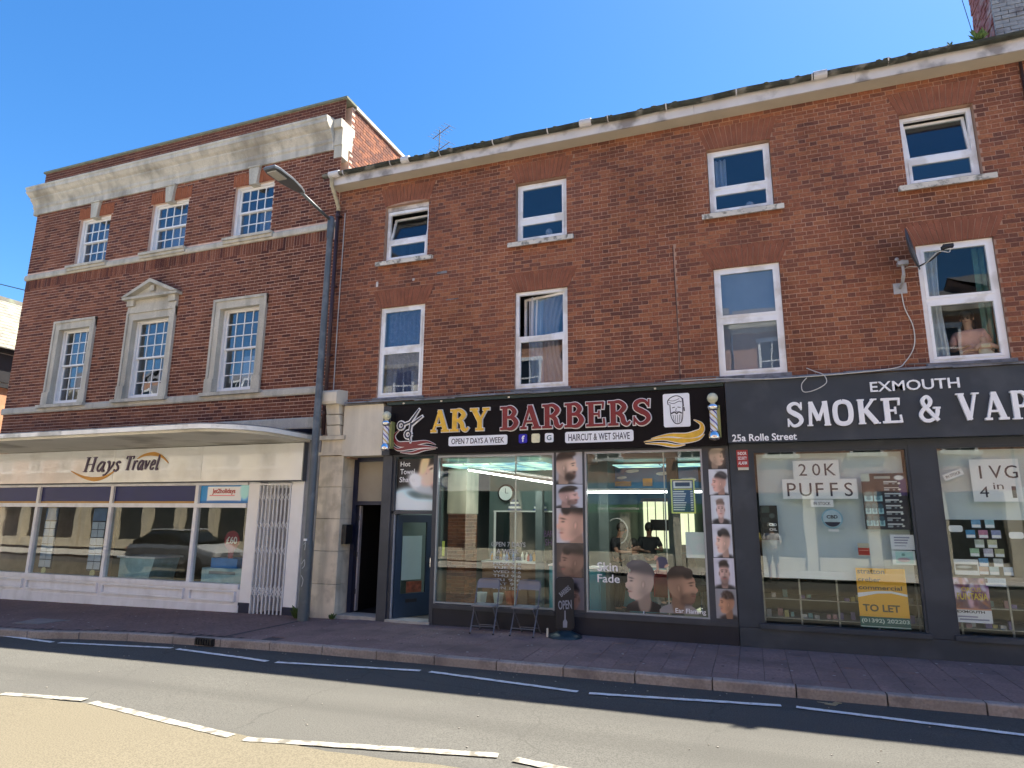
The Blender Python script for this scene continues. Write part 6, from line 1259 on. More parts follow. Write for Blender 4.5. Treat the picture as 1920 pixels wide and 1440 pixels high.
# circus poster, white card, leaflets
p = Pic(50, 66, (90, 50, 70)); rr = np.random.RandomState(3)
for k in range(60): p.ell(rr.rand(), .32+.68*rr.rand(), .05+.08*rr.rand(), .03+.05*rr.rand(), [(120, 70, 120), (60, 35, 80), (190, 150, 170), (150, 90, 60), (90, 30, 50), (200, 190, 210)][k % 6], rr.rand()*3, soft=.2, a=.8)
p.rect(0, 1, 0, .29, (190, 190, 205)); p.rect(0, 1, .28, .31, (170, 110, 90)); p.rect(.1, .9, .05, .08, (110, 110, 130)); p.rect(.05, .6, .12, .15, (120, 115, 140))
q = panel(p, (2.56, 2.98, .53, 1.12), gp, None, 'circus_poster', label='purple and yellow circus poster in the lower corner of the right vape window', cat='poster'); yy_ = mat('circus_yellow', (.85, .62, .03), .5)
text('CIRCUS', .01, (2.66, 2.89, .94, .995), gp, yy_, q, depth=.0015); text('FUNTASIA', .01, (2.60, 2.96, .83, .92), gp, yy_, q, depth=.0015); text('EXMOUTH', .03, (2.58, 2.90, .655, .69), gp, ik, q, depth=.0015)
p = Pic(30, 24, (195, 198, 196)); p.rect(.06, .94, .3, .68, (45, 50, 50)); p.ell(.4, .5, .3, .08, (150, 155, 155)); panel(p, (2.61, 2.90, 1.16, 1.37), gp, None, 'white_card', label='white card with dark band above the circus poster', cat='notice')
lc = [(.18, .40, .62), (.36, .60, .68), (.05, .28, .55), (.55, .22, .35), (.32, .36, .58), (.55, .60, .50), (.70, .68, .45), (.38, .58, .38), (.62, .58, .68), (.50, .50, .28), (.15, .38, .62), (.62, .64, .60), (.62, .42, .32), (.48, .62, .65), (.46, .56, .68), (.50, .62, .72)]
lp = [(2.88, 1.80), (3.04, 1.80), (2.80, 1.66), (2.95, 1.66), (3.10, 1.66), (2.89, 1.53), (3.04, 1.53), (2.82, 1.41), (2.98, 1.41), (3.11, 1.41), (2.91, 1.28), (3.08, 1.28), (2.92-.02, 1.17), (3.02, 1.17), (3.18, 1.17), (2.95, 1.02)]
names = ['mid blue', 'pale teal', 'strong blue', 'pink', 'lilac blue', 'pale sage', 'pale yellow', 'light green', 'pale lilac', 'olive', 'deep sky blue', 'off-white', 'peach', 'pale aqua', 'pale steel blue', 'wide pale blue']
for i, ((x, z), c) in enumerate(zip(lp, lc)):
    w_ = .24 if i == 15 else .11; h = .11; t = B(x, x+w_, gp, gp+.002, z, z+h, 0).box(x+.005, x+w_-.005, gp-.001, gp, z+.005, z+h*.4, 1)
    solo('leaflet', t, [mat('leaflet_'+names[i].replace(' ', '_').replace('-', '_'), c, .5, .15, 30), paper], names[i]+' leaflet in the stepped stack of leaflets in the right vape window', 'leaflet', 'leaflets stuck in the right vape window')
for x, z in ((2.60, 1.74), (3.30, 1.66)): solo('blank_sticker', MB().prism(rrect(x, x+.17, z, z+.09, .03), gp, gp+.001), paper, 'blank rounded white sticker '+('left' if x < 3 else 'right')+' of the leaflet stack', 'sticker')
# glass display shelving with stock
ds = thing('display_counter', 'glass display counter with dark back under the left vape window blind', 'display counter', (1.2, FY+.7, 0)); al = mat('counter_rail', (.42, .43, .42), .4, metal=.5)
B(.1, 5.2, FY+1.1, FY+1.14, .0, 1.0).build('back_board', mat('counter_back', (.04, .05, .05), .5), ds)
for x in (.1, .62, 1.14, 1.66, 2.18, 2.7, 3.3, 3.9, 4.5, 5.2): B(x-.012, x+.012, FY+.38, FY+.40, .0, 1.0).build('upright', al, ds)
for z in (.40, .68, 1.0): B(.1, 5.2, FY+.38, FY+1.1, z, z+.012).build('shelf', al, ds)
rs2 = random.Random(55); boxes = [mat('stock_'+n_, c, .5, .1, 10) for n_, c in (('white', (.6, .6, .58)), ('grey', (.3, .3, .3)), ('pink', (.5, .3, .32)), ('yellow', (.55, .5, .2)), ('teal', (.2, .38, .4)), ('violet', (.25, .2, .4)))]
bp_ = [B(-.03, .03, -.03, .03, 0, .09).data('stock_box', b) for b in boxes]; nmz = ['white', 'grey', 'pink', 'yellow', 'teal', 'violet']
for z in (.412, .692):
    for x in np.arange(.16, 5.1, .085):
        if rs2.random() < .62:
            k = rs2.randrange(6); o = bpy.data.objects.new('stock_box', bp_[k]); COL.objects.link(o); o.location = (x, FY+.45+rs2.uniform(0, .2), z); o.scale = (rs2.uniform(.8, 1.3), 1, rs2.uniform(.5, 1.3)); T3(o, nmz[k]+' carton on the '+('lower' if z < .5 else 'middle')+' shelf '+('at the left end under the left vape blind' if x < .62 else 'in the second bay under the left vape blind' if x < 1.14 else 'in the bay just left of the to let board' if x < 1.5 else 'behind the to let board' if x < 2.1 else 'behind the grey pillar between the vape windows' if x < 2.6 else 'behind the circus poster' if x < 3.2 else 'past the right frame edge'), 'carton', 'cartons on the vape display counter')

# ================================================================== STREET FURNITURE
LP = thing('street_lamp', 'tall grey street lamp with flat LED head standing against the joint of the brick buildings', 'street lamp', (-7.86, 10.33, -.02))
MB().lathe([(.10, 0), (.10, 1.35), (.092, 1.42), (.078, 1.46), (.060, 7.6), (.058, 7.98)], (-7.88, 10.34, -.02), 20).build('post', lampgrey, LP, smooth=True)
MB().lathe([(.072, 7.55), (.072, 8.0), (.05, 8.03), (.001, 8.03)], (-7.88, 10.34, -.02), 16).build('collar', lampgrey, LP, smooth=True)
MB().tube([(-7.88, 10.34, 7.93), (-7.90, 10.0, 7.99), (-7.92, 9.40, 8.10)], .032, 10).build('arm', lampgrey, LP, smooth=True)
hd = MB(); c0, c1, zz = 9.46, 8.50, 8.10
out = [(-7.92-.04, 9.46), (-7.92-.10, 9.3), (-7.92-.16, 9.0), (-7.92-.17, 8.62), (-7.92-.13, 8.50), (-7.92+.13, 8.50), (-7.92+.17, 8.62), (-7.92+.16, 9.0), (-7.92+.10, 9.3), (-7.92+.04, 9.46)]
n = len(out); vs = []
for (dz, sc_) in ((0, 1), (.035, 1.02), (.075, .8)):
    for (x, y) in out: vs.append((-7.92+(x+7.92)*sc_, 8.95+(y-8.95)*(.97 if sc_ < 1 else sc_), 8.10-.03*(9.46-y)*-1.2*.3+dz-.0))
hd.add(vs, [tuple(range(n-1, -1, -1)), tuple(range(2*n, 3*n))]+[(l*n+i, l*n+(i+1) % n, (l+1)*n+(i+1) % n, (l+1)*n+i) for l in range(2) for i in range(n)]); hd.build('lamp_head', mat('lamp_head_grey', (.10, .11, .12), .35, .1, 8), LP)
B(-8.02, -7.82, 8.56, 8.86, 8.075, 8.098).build('led_lens', mat('led_lens', (.45, .44, .38), .3, .1, 30), LP)
MB().box(-7.90, -7.84, 10.22, 10.25, 1.42, 1.46).build('number_plate', wpaint, LP)
gr = mat('pale_graffiti', (.45, .48, .5), .6); q = MB()
for P in ([(-7.90, 1.35), (-7.86, 1.40), (-7.87, 1.25)], [(-7.92, 1.0), (-7.86, 1.08), (-7.85, .98), (-7.90, .92)], [(-7.91, .8), (-7.86, .72), (-7.88, .6)]): stroke(q, P, (.012, .012), 10.236, 10.2385, curve=True)
q.build('graffiti', gr, LP)
def rod(mb, P, r=.011, k=8): return mb.tube(P, r, k)
def chair(x, y, rz, label):
    t = thing('folding_chair', label, 'chair', (x, y, 0), rz, 'grey folding chairs outside the barber shop'); ORG[t.name] = Vector((0, 0, 0))
    cg = mat('chair_grey_plastic', (.21, .20, .205), .45, .06, 5); fr_ = mat('chair_grey_frame', (.12, .125, .15), .4, .1, 5)
    w = .20
    for s in (-1, 1):
        rod(MB(), [(s*w, -.20, .0), (s*w, .02, .44), (s*w*.98, .12, .70)]).build('leg', fr_, t)
        rod(MB(), [(s*(w-.03), .24, .0), (s*(w-.03), -.13, .43)]).build('leg', fr_, t)
        for yy in (-.20, .24): MB().tube([(s*(w if yy < 0 else w-.03), yy, 0), (s*(w if yy < 0 else w-.03), yy, .03)], .016, 8).build('foot_cap', black, t)
    rod(MB(), smooth_path([(-w*.98, .12, .70), (-w*.95, .16, .80), (-w*.72, .175, .845), (0, .18, .85), (w*.72, .175, .845), (w*.95, .16, .80), (w*.98, .12, .70)])).build('back_frame', fr_, t)
    bk = MB(); nseg = 10; vs = []
    for j, (zz, yb) in enumerate(((.70, .125), (.78, .155), (.835, .172))):
        for i in range(nseg+1): u = i/nseg*2-1; xx = u*w*(1 if j < 2 else .86); vs.append((xx, yb+.03*(1-u*u), zz+(.02*(1-u*u) if j == 2 else 0)))
    nn = len(vs); vs += [(v[0], v[1]-.014, v[2]) for v in vs]; M = nseg+1
    fs = [(j*M+i, j*M+i+1, (j+1)*M+i+1, (j+1)*M+i) for j in range(2) for i in range(nseg)]; fs += [tuple(q_+nn for q_ in f[::-1]) for f in fs]+[(i, nn+i, nn+i+1, i+1) for i in range(nseg)]+[(2*M+i, 2*M+i+1, nn+2*M+i+1, nn+2*M+i) for i in range(nseg)]+[(0, M, nn+M, nn), (M, 2*M, nn+2*M, nn+M), (nseg, nn+nseg, nn+M+nseg, M+nseg), (M+nseg, nn+M+nseg, nn+2*M+nseg, 2*M+nseg)]
    bk.add(vs, fs).build('backrest', cg, t)
    st = MB(); o_ = rrect(-.20, .20, -.20, .17, .05); st.plan(o_, .435, .455).build('seat', cg, t); rod(MB(), [(-w, -.13, .12), (w, -.13, .12)], .008).build('stretcher', fr_, t); rod(MB(), [(-w+.03, .16, .10), (w-.03, .16, .10)], .008).build('stretcher', fr_, t)
    return t
chair(-4.29, 10.44, R(4), 'grey folding chair outside the barber window, the left of the two'); chair(-3.58, 10.46, R(-3), 'grey folding chair outside the barber window, right one beside the swing sign')
fs_ = thing('swing_sign', 'black open banner sign on a round base outside the barber window', 'pavement sign', (-2.93, 10.5, 0)); ORG[fs_.name] = Vector((0, 0, 0)); fs_.rotation_euler = (0, 0, R(25))
MB().lathe([(.001, 0), (.27, 0), (.275, .02), (.25, .05), (.12, .10), (.05, .115), (.001, .115)], (0, 0, 0), 28).build('base', mat('dark_teal_base', (.010, .030, .042), .4, .2, 5), fs_, smooth=True)
MB().box(-.30, -.275, -.02, .02, .02, .15).build('pale_clip', cream, fs_)
MB().prism(rrect(-.135, .135, .13, .92, .06), -.012, .012).build('banner_panel', mat('banner_black', (.008, .008, .012), .45, .2, 5), fs_)
MB().tube([(p_[0]*1.0, 0, p_[1]) for p_ in rrect(-.14, .14, .12, .93, .065)]+[(.14, 0, .865)], .012, 6).build('banner_frame', black, fs_)
text('BARBERS', .02, (-.10, .10, .68, .76), -.012, mat('banner_grey_text', (.24, .25, .29), .5), fs_, depth=.002, rot=R(38)); text('OPEN', .02, (-.11, .11, .44, .58), -.012, MATS['banner_grey_text'], fs_, depth=.002, rot=R(4))
q = MB(); q.prism([(-.012, .24), (.012, .24), (.01, .42), (-.01, .42)], -.014, -.012); q.prism([(-.035, .16), (.03, .16), (.035, .25), (.0, .31), (-.035, .25)], -.0145, -.0125); q.build('brush_emblem', MATS['banner_grey_text'], fs_)
# ================================================================== PEOPLE
SK = {'light': mat('skin_light', (.55, .33, .25), .55, .05, 20), 'tan': mat('skin_tan', (.36, .19, .12), .55, .05, 20)}
def skin_mesh(name, pts, edges, rad, m, parent, root=0, sub=1, flat=None):
    me = bpy.data.meshes.new(name); me.from_pydata(pts, edges, []); me.materials.append(m); o = bpy.data.objects.new(name, me); COL.objects.link(o); o.parent = parent
    md = o.modifiers.new('skin', 'SKIN'); md.use_smooth_shade = True; me.skin_vertices[0].data[root].use_root = True
    for v, r_ in zip(me.skin_vertices[0].data, rad): v.radius = r_ if isinstance(r_, tuple) else (r_, r_)
    s = o.modifiers.new('sub', 'SUBSURF'); s.levels = sub; s.render_levels = sub
    return o
def person(loc, rz, label, J, skin='light', shirt=None, trousers=None, hairc=None, hair='short', hat=None, group=None):
    """J: joints in local metres, facing -y, feet at z 0"""
    t = thing('person', label, 'person', loc, rz, group); ORG[t.name] = Vector((0, 0, 0)); V = lambda k: Vector(J[k])
    P, E, Rr, ix = [], [], [], {}
    def pt(k, v, r_, par=None):
        ix[k] = len(P); P.append(tuple(v)); Rr.append(r_)
        if par: E.append((ix[par], ix[k]))
    pt('pelvis', V('pelvis'), (.15, .11)); sp_ = V('chest')-V('pelvis')
    pt('waist', V('pelvis')+sp_*.45, (.13, .10), 'pelvis'); pt('chest', V('chest'), (.17, .12), 'waist'); pt('neckb', V('chest')+(V('neck')-V('chest'))*.75, (.075, .07), 'chest'); pt('neck', V('neck'), .05, 'neckb')
    h = V('head'); hn = (h-V('neck')).normalized(); pt('jaw', V('neck')+hn*.07, (.062, .07), 'neck'); pt('face', h, (.078, .095), 'jaw'); pt('crown', h+hn*.09, (.055, .065), 'face')
    for s in 'LR':
        pt('sh'+s, V('sh'+s), .058, 'neckb' if False else 'chest'); pt('el'+s, V('el'+s), .04, 'sh'+s); pt('wr'+s, V('wr'+s), .025, 'el'+s)
        d = (V('wr'+s)-V('el'+s)).normalized(); pt('pa'+s, V('wr'+s)+d*.07, (.036, .016), 'wr'+s)
        side = d.cross(Vector((0, 0, 1)) if abs(d.z) < .8 else Vector((0, 1, 0))).normalized(); pn = side.cross(d)
        for f in range(4):
            b = V('wr'+s)+d*.085+side*(f-1.5)*.019; L = (.06, .075, .08, .065)[f]; pt(f'f{f}{s}', b+d*L*.4, .008, 'pa'+s); pt(f'g{f}{s}', b+d*L*.8-pn*L*.35, .0065, f'f{f}{s}')
        pt('th'+s, V('wr'+s)+d*.04+side*.035, .010, 'wr'+s); pt('tg'+s, V('wr'+s)+d*.075+side*.05, .008, 'th'+s)
        pt('hi'+s, V('hi'+s), .085, 'pelvis'); pt('kn'+s, V('kn'+s), .055, 'hi'+s); pt('an'+s, V('an'+s), .035, 'kn'+s); fd = V('to'+s)-V('an'+s); pt('to'+s, V('to'+s), (.035, .025), 'an'+s)
    skin_mesh('body', P, E, Rr, SK[skin], t)
    def wear(name, keys, edges, radii, m): skin_mesh(name, [P[ix[k]] for k in keys], [(keys.index(a), keys.index(b)) for a, b in edges], radii, m, t)
    if shirt:
        K = ['pelvis', 'waist', 'chest', 'neckb', 'shL', 'elL', 'shR', 'elR']; PP = [P[ix[k]] for k in K]
        PP[5] = tuple(Vector(PP[4]).lerp(Vector(PP[5]), .75)); PP[7] = tuple(Vector(PP[6]).lerp(Vector(PP[7]), .75))
        skin_mesh('shirt', PP, [(0, 1), (1, 2), (2, 3), (2, 4), (4, 5), (2, 6), (6, 7)], [(.175, .135), (.155, .125), (.195, .145), (.085, .08), .078, .062, .078, .062], shirt, t)
    if trousers:
        m_, frac = trousers; K = ['pelvis', 'hiL', 'knL', 'anL', 'hiR', 'knR', 'anR']; PP = [Vector(P[ix[k]]) for k in K]
        if frac < 1: pts = [PP[0], PP[1], PP[1].lerp(PP[2], .95), PP[4], PP[4].lerp(PP[5], .95)]; skin_mesh('shorts', [tuple(p) for p in pts], [(0, 1), (1, 2), (0, 3), (3, 4)], [(.165, .13), .105, .085, .105, .085], m_, t)
        else: skin_mesh('trousers', [tuple(p) for p in PP], [(0, 1), (1, 2), (2, 3), (0, 4), (4, 5), (5, 6)], [(.165, .13), .105, .072, .055, .105, .072, .055], m_, t)
    for s in 'LR': a, b = V('an'+s), V('to'+s); MB().ball(tuple((a+b)/2+Vector((0, 0, -.03))), .06, 10, 0, (.85, 2.0, .8)).build('shoe', mat('dark_shoe', (.03, .03, .03), .5), t, smooth=True)
    if hairc:
        q = MB().ball(tuple(h+hn*.045+Vector((0, .022, 0))), .108, 14, 0, (.88, 1.0, 1.02))
        if hair == 'long': q.ball(tuple(h+Vector((0, .075, -.10))), .10, 12, 0, (1.0, .6, 1.9))
        if hair == 'bun': q.ball(tuple(h+Vector((0, .08, .13))), .05, 10)
        q.build('hair', hairc, t, smooth=True)
    if hat: MB().ball(tuple(h+Vector((0, 0, .07))), .11, 14, 0, (1, 1.05, .75)).ball(tuple(h+Vector((0, -.1, .06))), .08, 10, 0, (1, 1, .15)).build('cap', hat, t, smooth=True)
    f = MB()
    for s in (-1, 1): f.ball((h.x+s*.03, h.y-.088, h.z+.01), .011, 8)
    f.build('eyes', mat('eye_dark', (.02, .015, .012), .2), t); MB().ball((h.x, h.y-.10, h.z-.02), .015, 8, 0, (.8, 1.2, 1.5)).build('nose', SK[skin], t, smooth=True); MB().ball((h.x, h.y-.088, h.z-.06), .018, 8, 0, (1.3, .5, .35)).build('mouth', mat('lips', (.35, .12, .10), .5), t)
    for s in (-1, 1): MB().ball((h.x+s*.083, h.y+.005, h.z), .022, 8, 0, (.4, .8, 1.3)).build('ear', SK[skin], t, smooth=True)
    return t
def stand(**k):
    J = dict(pelvis=(0, 0, .95), chest=(0, 0, 1.32), neck=(0, -.01, 1.50), head=(0, -.03, 1.64), shL=(.18, 0, 1.40), shR=(-.18, 0, 1.40), elL=(.23, .02, 1.12), elR=(-.23, .02, 1.12), wrL=(.22, -.05, .88), wrR=(-.22, -.05, .88),
             hiL=(.09, 0, .90), hiR=(-.09, 0, .90), knL=(.10, -.02, .48), knR=(-.10, -.02, .48), anL=(.10, .02, .08), anR=(-.10, .02, .08), toL=(.11, -.12, .04), toR=(-.11, -.12, .04)); J.update(k); return J
blackc = mat('black_cloth', (.015, .015, .018), .8, .2, 10); greyc = mat('grey_cloth', (.16, .16, .17), .8, .15, 10); whitec = mat('white_tee', (.75, .75, .78), .8, .03, 8); yel = mat('yellow_tee', (.65, .55, .15), .8, .05, 8); pinkc = mat('pink_dress', (.72, .40, .36), .8, .12, 10); hr = mat('dark_hair', (.02, .014, .012), .5, .2, 20); hrg = mat('grey_hair', (.35, .33, .32), .6, .1, 20)
reach = dict(elL=(.25, -.12, 1.18), elR=(-.25, -.12, 1.18), wrL=(.14, -.38, 1.22), wrR=(-.12, -.38, 1.18), neck=(0, -.04, 1.49), head=(0, -.09, 1.62))
person((-2.62, 13.5, .04), R(70), 'barber in black leaning over a customer at the left of the right window', stand(**reach), 'tan', blackc, (blackc, 1), hr)
person((-2.35+.25, 14.25, .04), R(15), 'second barber in black standing behind the chair against the bright rear window', stand(**reach), 'tan', blackc, (blackc, 1), hr)
sit = dict(pelvis=(0, .02, .62), chest=(0, .14, .98), neck=(0, .18, 1.15), head=(0, .18, 1.29), shL=(.18, .14, 1.06), shR=(-.18, .14, 1.06), elL=(.26, .02, .82), elR=(-.26, .02, .82), wrL=(.2, -.22, .78), wrR=(-.2, -.22, .78), hiL=(.09, 0, .60), hiR=(-.09, 0, .60), knL=(.12, -.42, .62), knR=(-.12, -.42, .62), anL=(.12, -.48, .24), anR=(-.12, -.48, .24), toL=(.12, -.6, .2), toR=(-.12, -.6, .2))
person((-2.15, 13.6, .04), R(70), 'customer under a grey gown reclining in the barber chair', dict(sit), 'light', greyc, (greyc, 1), hr)
wj = stand(elL=(.24, -.08, 1.15), elR=(-.24, -.10, 1.16), wrL=(.02, -.26, 1.10), wrR=(-.02, -.28, 1.16)); person((3.28, FY+.42, 3.27), R(-25), 'dark-haired woman in pink holding a baby behind the lower right window', wj, 'light', pinkc, (pinkc, 1), hr, 'long')
bj = {k: (v[0]*.42, v[1]*.42, v[2]*.42) for k, v in stand().items()}
bb = thing('baby', 'pale-clothed baby held by the woman behind the lower right window', 'baby', (3.38, FY+.20, 4.22)); ORG[bb.name] = Vector((0, 0, 0))
skin_mesh('body', [(0, 0, .08), (0, 0, .2), (0, 0, .28), (0, -.01, .36), (.1, -.06, .2), (-.1, -.06, .2), (.07, -.1, .02), (-.07, -.1, .02), (.14, -.1, .14), (-.14, -.1, .14)], [(0, 1), (1, 2), (2, 3), (1, 4), (1, 5), (0, 6), (0, 7), (4, 8), (5, 9)], [.075, .07, .035, .07, .035, .035, .04, .04, .025, .025], SK['light'], bb)
skin_mesh('romper', [(0, 0, .08), (0, 0, .2), (.1, -.06, .2), (-.1, -.06, .2), (.07, -.1, .02), (-.07, -.1, .02)], [(0, 1), (1, 2), (1, 3), (0, 4), (0, 5)], [.09, .085, .045, .045, .05, .05], mat('cream_romper', (.62, .56, .40), .8), bb)
person((.55, -1.1, -.02), R(180), 'pedestrian in white T-shirt, dark shorts and pale cap reflected in the left vape window', stand(elL=(.27, -.06, 1.15), elR=(-.27, -.06, 1.15), wrL=(.2, -.26, 1.2), wrR=(-.2, -.26, 1.2)), 'light', whitec, (blackc, .5), hrg, 'short', mat('pale_cap', (.6, .6, .55), .8))
person((.0, -1.35, -.02), R(180), 'pedestrian in pale yellow T-shirt reflected at the left edge of the vape window', stand(), 'tan', yel, (blackc, 1), hr)

# ================================================================== FAR LEFT HOUSE
FH = thing('far_house', 'sunlit house with pale lichened slate roof beyond the left edge of the brown building', 'house', (-29, 16, 0)); ow = mat('sunlit_orange_brick', (.40, .20, .11), .9, .2, 6, .4, 30); wr = mat('white_render', (.5, .49, .46), .8)
B(-34, -23.6, 12.5, 22, -.5, 6.1).build('wall', ow, FH); B(-34, -23.58, 12.48, 22.0, 6.1, 7.2).build('rendered_wall', wr, FH); MB().box(-34, -23.35, 12.3, 22.2, 7.2, 7.38).box(-34, -23.5, 12.4, 22.1, 6.02, 6.15).build('eaves_board', black, FH)
rf = mat('lichened_slates', (.19, .18, .15), .9, .25, 3, .6, 14, fine=.2, dirt=(.30, .33, .22), dscale=2, damt=.6)
rfm = MB(); nR = 16
for i in range(nR):
    t0, t1 = i/nR, (i+1)/nR; a0, a1 = lerp(-23.2, -26.4, t0), lerp(-23.2, -26.4, t1); z0, z1 = lerp(7.3, 9.85, t0), lerp(7.3, 9.85, t1); y = 12.2-(.15 if i % 2 else 0)
    while y < 22.2: b_ = min(y+.29, 22.2); y_ = max(y, 12.2); rfm.add([(a0, y_, z0+.03), (a0, b_, z0+.03), (a1, b_, z1+.01), (a1, y_, z1+.01), (a0, y_, z0), (a0, b_, z0)], [(0, 1, 2, 3), (0, 4, 5, 1)]); y += .3
rfm.build('slates', rf, FH, kind='stuff'); MB().add([(-23.2, 12.2, 7.29), (-23.2, 22.2, 7.29), (-26.4, 22.2, 9.84), (-26.4, 12.2, 9.84), (-32, 12.2, 7.2), (-32, 22.2, 7.2)], [(0, 1, 2, 3), (3, 2, 5, 4), (0, 3, 4)]).build('roof', rf, FH)
MB().box(-26.5, -26.3, 12.2, 22.2, 9.8, 9.95).build('ridge_tiles', rf, FH)
w_ = MB(); w_.box(-23.56, -23.50, 13.2, 14.2, 6.2, 7.15); w_.build('window', black, FH)

# ================================================================== OPPOSITE SIDE OF THE STREET (seen in the glass)
def opp(name, label, x0, x1, h, m, win, gl=True, roof=None, pil=None, y=-5.0, gcol=None, shop=3.0):
    t = thing(name, label, 'building', ((x0+x1)/2, y, 0)); q = MB(); q.box(x0, x1, y-.35, y, shop, h)
    q.box(x0, x1, y-9, y-8.6, 0, h); q.box(x0, x0+.3, y-8.6, y-.35, 0, h); q.box(x1-.3, x1, y-8.6, y-.35, 0, h); q.build('wall', m, t)
    B(x0, x1, y-8.6, y-.3, 0, shop-.02).build('shop_core', gcol or dark, t)
    MB().box(x0-.1, x1+.1, y-.3, y+.28, h, h+.18).box(x0-.05, x1+.05, y-.3, y+.16, h-.16, h).build('cornice', stone_l, t)
    for (wz0, wz1, ww, gap) in win:
        nW = max(1, int((x1-x0)/gap)); 
        for i in range(nW):
            c = lerp(x0, x1, (i+.5)/nW); f = MB(); f.box(c-ww/2-.12, c+ww/2+.12, y, y+.06, wz1, wz1+.18); f.box(c-ww/2-.15, c+ww/2+.15, y, y+.15, wz0-.12, wz0)
            for s in (-1, 1): f.box(c+s*ww/2-.05, c+s*ww/2+.05, y, y+.05, wz0, wz1)
            f.box(c-ww/2, c+ww/2, y, y+.045, (wz0+wz1)/2-.03, (wz0+wz1)/2+.03); f.box(c-.02, c+.02, y, y+.04, wz0, wz1); f.build('window', wpaint, t); B(c-ww/2+.05, c+ww/2-.05, y+.005, y+.02, wz0, wz1).build('pane', mat('dark_glass', (.02, .025, .03), .08), t)
    nP = max(2, int((x1-x0)/2.2))
    for i in range(nP+1):
        c = lerp(x0+.2, x1-.2, i/nP); B(c-.2, c+.2, y-.28, y+.08, 0, shop).build('pilaster', pil or m, t)
    for i in range(nP):
        a, b = lerp(x0+.2, x1-.2, i/nP)+.25, lerp(x0+.2, x1-.2, (i+1)/nP)-.25; B(a, b, y-.25, y-.22, .5, shop-.05).build('shop_pane', MATS['dark_glass'], t); B(a, b, y-.27, y-.0, 0, .5).build('stall_riser', pil or m, t)
    MB().add([(x0+.01, y, h), (x0+.01, y-4.4, h+2.15), (x0+.01, y-8.9, h), (x1-.01, y, h), (x1-.01, y-4.4, h+2.15), (x1-.01, y-8.9, h)], [(0, 1, 2), (5, 4, 3)]).build('gable', m, t)
    MB().add([(x0, y+.2, h+.15), (x1, y+.2, h+.15), (x1, y-4.4, h+2.2), (x0, y-4.4, h+2.2), (x1, y-9, h+.1), (x0, y-9, h+.1)], [(0, 1, 2, 3), (3, 2, 4, 5)]).build('roof', MATS['slates'], t)
    return t
cs_ = mat('sunlit_cream_stone', (.62, .54, .40), .85, .12, 1.5, .3, 20); crm = mat('sunlit_cream_paint', (.72, .67, .55), .7, .05, 2); obk = mat('opposite_brick', (.44, .24, .16), .9, .2, 5, .3, 25)
W2 = [(4.3, 6.2, 1.0, 2.4), (7.3, 8.8, .95, 2.4)]
opp('far_terrace', 'brick terrace further left across the street', -62, -36.2, 9, obk, W2, pil=cs_, shop=3.2)
opp('bank_building', 'cream stone bank building across the street reflected in the travel shop windows', -36, -19.2, 8.2, cs_, W2, pil=cs_, shop=3.4)
opp('opposite_house', 'cream painted house across the street reflected in the sash windows', -19.1, -14.2, 8.9, crm, W2, pil=crm)
opp('opposite_house', 'red brick shop across the street reflected in the flats windows', -14.1, -7.3, 10.2, obk, W2, pil=crm)
WFp = B(-13.4, -10.8, -4.95, -4.88, 3.0, 3.9)
g1 = opp('opposite_shop', 'brick shop with green fascia across the street reflected in the barber windows', -7.2, -.4, 9.6, obk, W2, pil=mat('opp_shop_cream', (.6, .56, .46), .6), shop=2.1)
B(-7.1, -.5, -4.95, -4.85, 2.1, 2.42).build('green_fascia', mat('green_fascia', (.02, .16, .05), .5), g1); B(-7.1, -.5, -4.95, -4.85, 2.44, 3.3).build('blue_fascia', mat('mural_blue', (.06, .17, .32), .6), g1)
wf = thing('white_fascia', 'white fascia with blue swirl reflected at the top left of the barber window', 'sign', (-12.1, -4.9, 3.0)); WFp.build('board', wpaint, wf)
qq = MB(); stroke2 = [(-12.9+.3*math.cos(R(a)), -4.86, 3.45+.32*math.sin(R(a))) for a in range(60, 300, 20)]; qq.tube(stroke2, [.02+.03*math.sin(math.pi*i/(len(stroke2)-1)) for i in range(len(stroke2))], 6).build('swirl', bn, wf)
for k in range(6): B(-12.5+k*.25, -12.33+k*.25, -4.88, -4.87, 3.3, 3.5+.1*(k%2)).build('letter_block', mat('grey_blue_letter', (.3, .36, .45), .5), wf) if False else None
tt = text('www.smartrepair.com', .02, (-6.0, -3.6, 2.18, 2.34), 0, wpaint, g1)
for v in tt.data.vertices: v.co.x = -9.6-(v.co.x+ORG[g1.name].x)-ORG[g1.name].x; v.co.y = -(v.co.y+ORG[g1.name].y)-4.84-ORG[g1.name].y
opp('opposite_house', 'brick and cream shop building across the street reflected in the vape shop windows', -.3, 8.5, 9.4, obk, W2, pil=crm, shop=2.9)
opp('opposite_house', 'brick building further right across the street', 8.6, 22, 10, obk, W2, pil=crm)
# parked car reflected in the travel shop
CR = thing('parked_car', 'white hatchback with shade-painted sides parked across the street reflected in the travel shop window', 'car', (-19.3, 1.0, -.1)); ORG[CR.name] = Vector((0, 0, 0))
def section(x, pts): return [(x, y, z) for y, z in pts]
def hull(stations, name, m, parent, smooth=True):
    vs = []; n = len(stations[0][1])
    for x, pr_ in stations: vs += [(x, y, z) for y, z in pr_]
    fs = [(i*n+j, i*n+(j+1) % n, (i+1)*n+(j+1) % n, (i+1)*n+j) for i in range(len(stations)-1) for j in range(n)]+[tuple(range(n-1, -1, -1)), tuple(range((len(stations)-1)*n, len(stations)*n))]
    return MB().add(vs, fs).build(name, m, parent, smooth=smooth)
def prf(w, zb, zt2, sh=.06): return [(-w+.05, zb), (-w, zb+.15), (-w, zt2-.12), (-w+sh, zt2), (w-sh, zt2), (w, zt2-.12), (w, zb+.15), (w-.05, zb)]
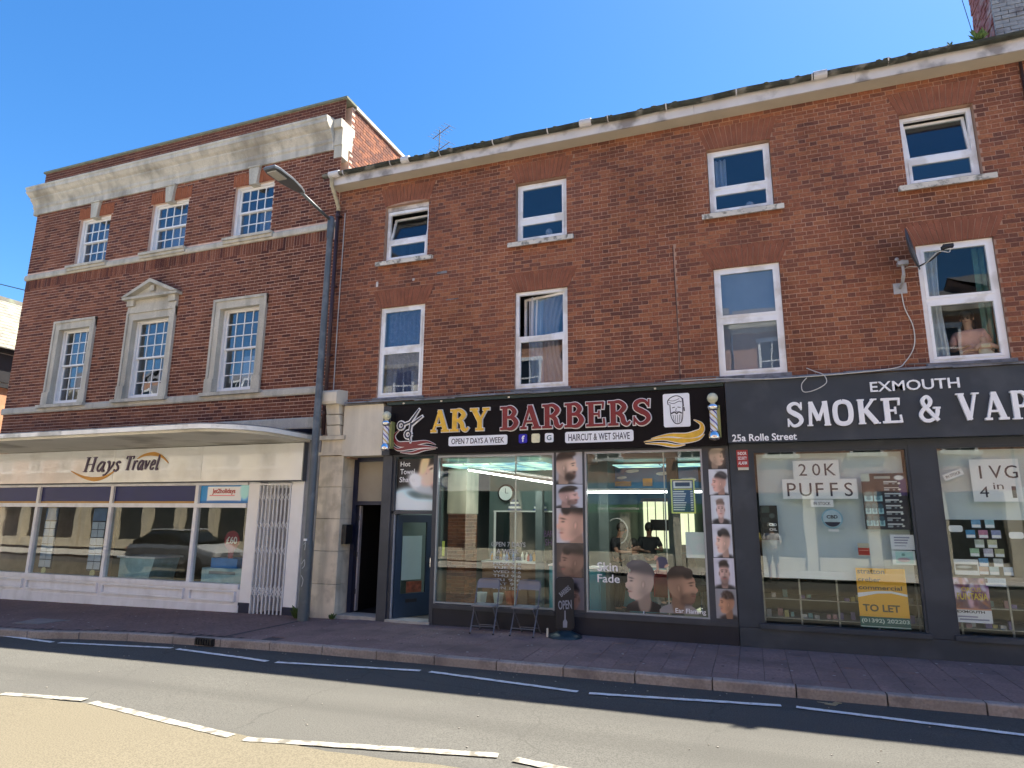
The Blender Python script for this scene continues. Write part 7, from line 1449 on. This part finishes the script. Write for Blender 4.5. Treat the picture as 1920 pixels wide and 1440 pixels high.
carw = mat('car_white', (.75, .76, .78), .2, .01, 3, coat=.7); cardk = mat('car_glass', (.015, .02, .022), .05, .05, 3)
cshade = mat('car_shaded_side', (.14, .15, .17), .2, .02, 3, coat=.7)  # shade on the white car's sides, painted in as a dark colour
MB().box(-1.0, 1.3, -.905, -.885, .35, .86).box(-1.0, 1.3, .885, .905, .35, .86).build('car_door', cshade, CR)
hull([(-2.05, prf(.70, .30, .62)), (-1.95, prf(.80, .22, .72)), (-1.2, prf(.86, .2, .92)), (-.6, prf(.88, .2, .98)), (1.2, prf(.88, .2, .98)), (1.85, prf(.84, .22, .95)), (2.0, prf(.76, .3, .8))], 'car_body', cshade, CR, False)
MB().add([(-2.0, -.66, .735), (-1.0, -.80, .985), (-1.0, .80, .985), (-2.0, .66, .735), (-2.0, -.66, .70), (-1.0, -.80, .93), (-1.0, .80, .93), (-2.0, .66, .70)], [(0, 3, 2, 1), (4, 5, 6, 7), (0, 1, 5, 4), (1, 2, 6, 5), (2, 3, 7, 6), (3, 0, 4, 7)]).build('bonnet', carw, CR)
hull([(-1.0, prf(.74, .93, .96, .03)), (-.35, prf(.68, .93, 1.38, .1)), (.2, prf(.66, .93, 1.45, .12)), (1.1, prf(.66, .93, 1.42, .12)), (1.75, prf(.72, .93, 1.0, .05))], 'car_window', cardk, CR, False)
MB().plan([(-.35, -.58), (1.1, -.58), (1.1, .58), (-.35, .58)], 1.445, 1.475).build('car_roof', carw, CR)
for sx in (-1.3, 1.3):
    for sy in (-.86, .86):
        w__ = MB().tube([(sx, sy-.1, .32), (sx, sy+.1, .32)], .32, 22).build('wheel', black, CR); MB().tube([(sx, sy-.11, .32), (sx, sy+.11, .32)], .19, 14).build('rim', steel, w__)
for sy in (-.6, .6): MB().box(-2.06, -1.9, sy-.14, sy+.14, .6, .72).build('headlight', mat('lamp_glass', (.6, .6, .6), .1), CR); MB().box(1.9, 2.03, sy-.12, sy+.12, .7, .85).build('tail_light', MATS['notice_red'], CR)
CR.location = (-18.9, 3.7, -.12); CR.rotation_euler = (0, 0, R(180))
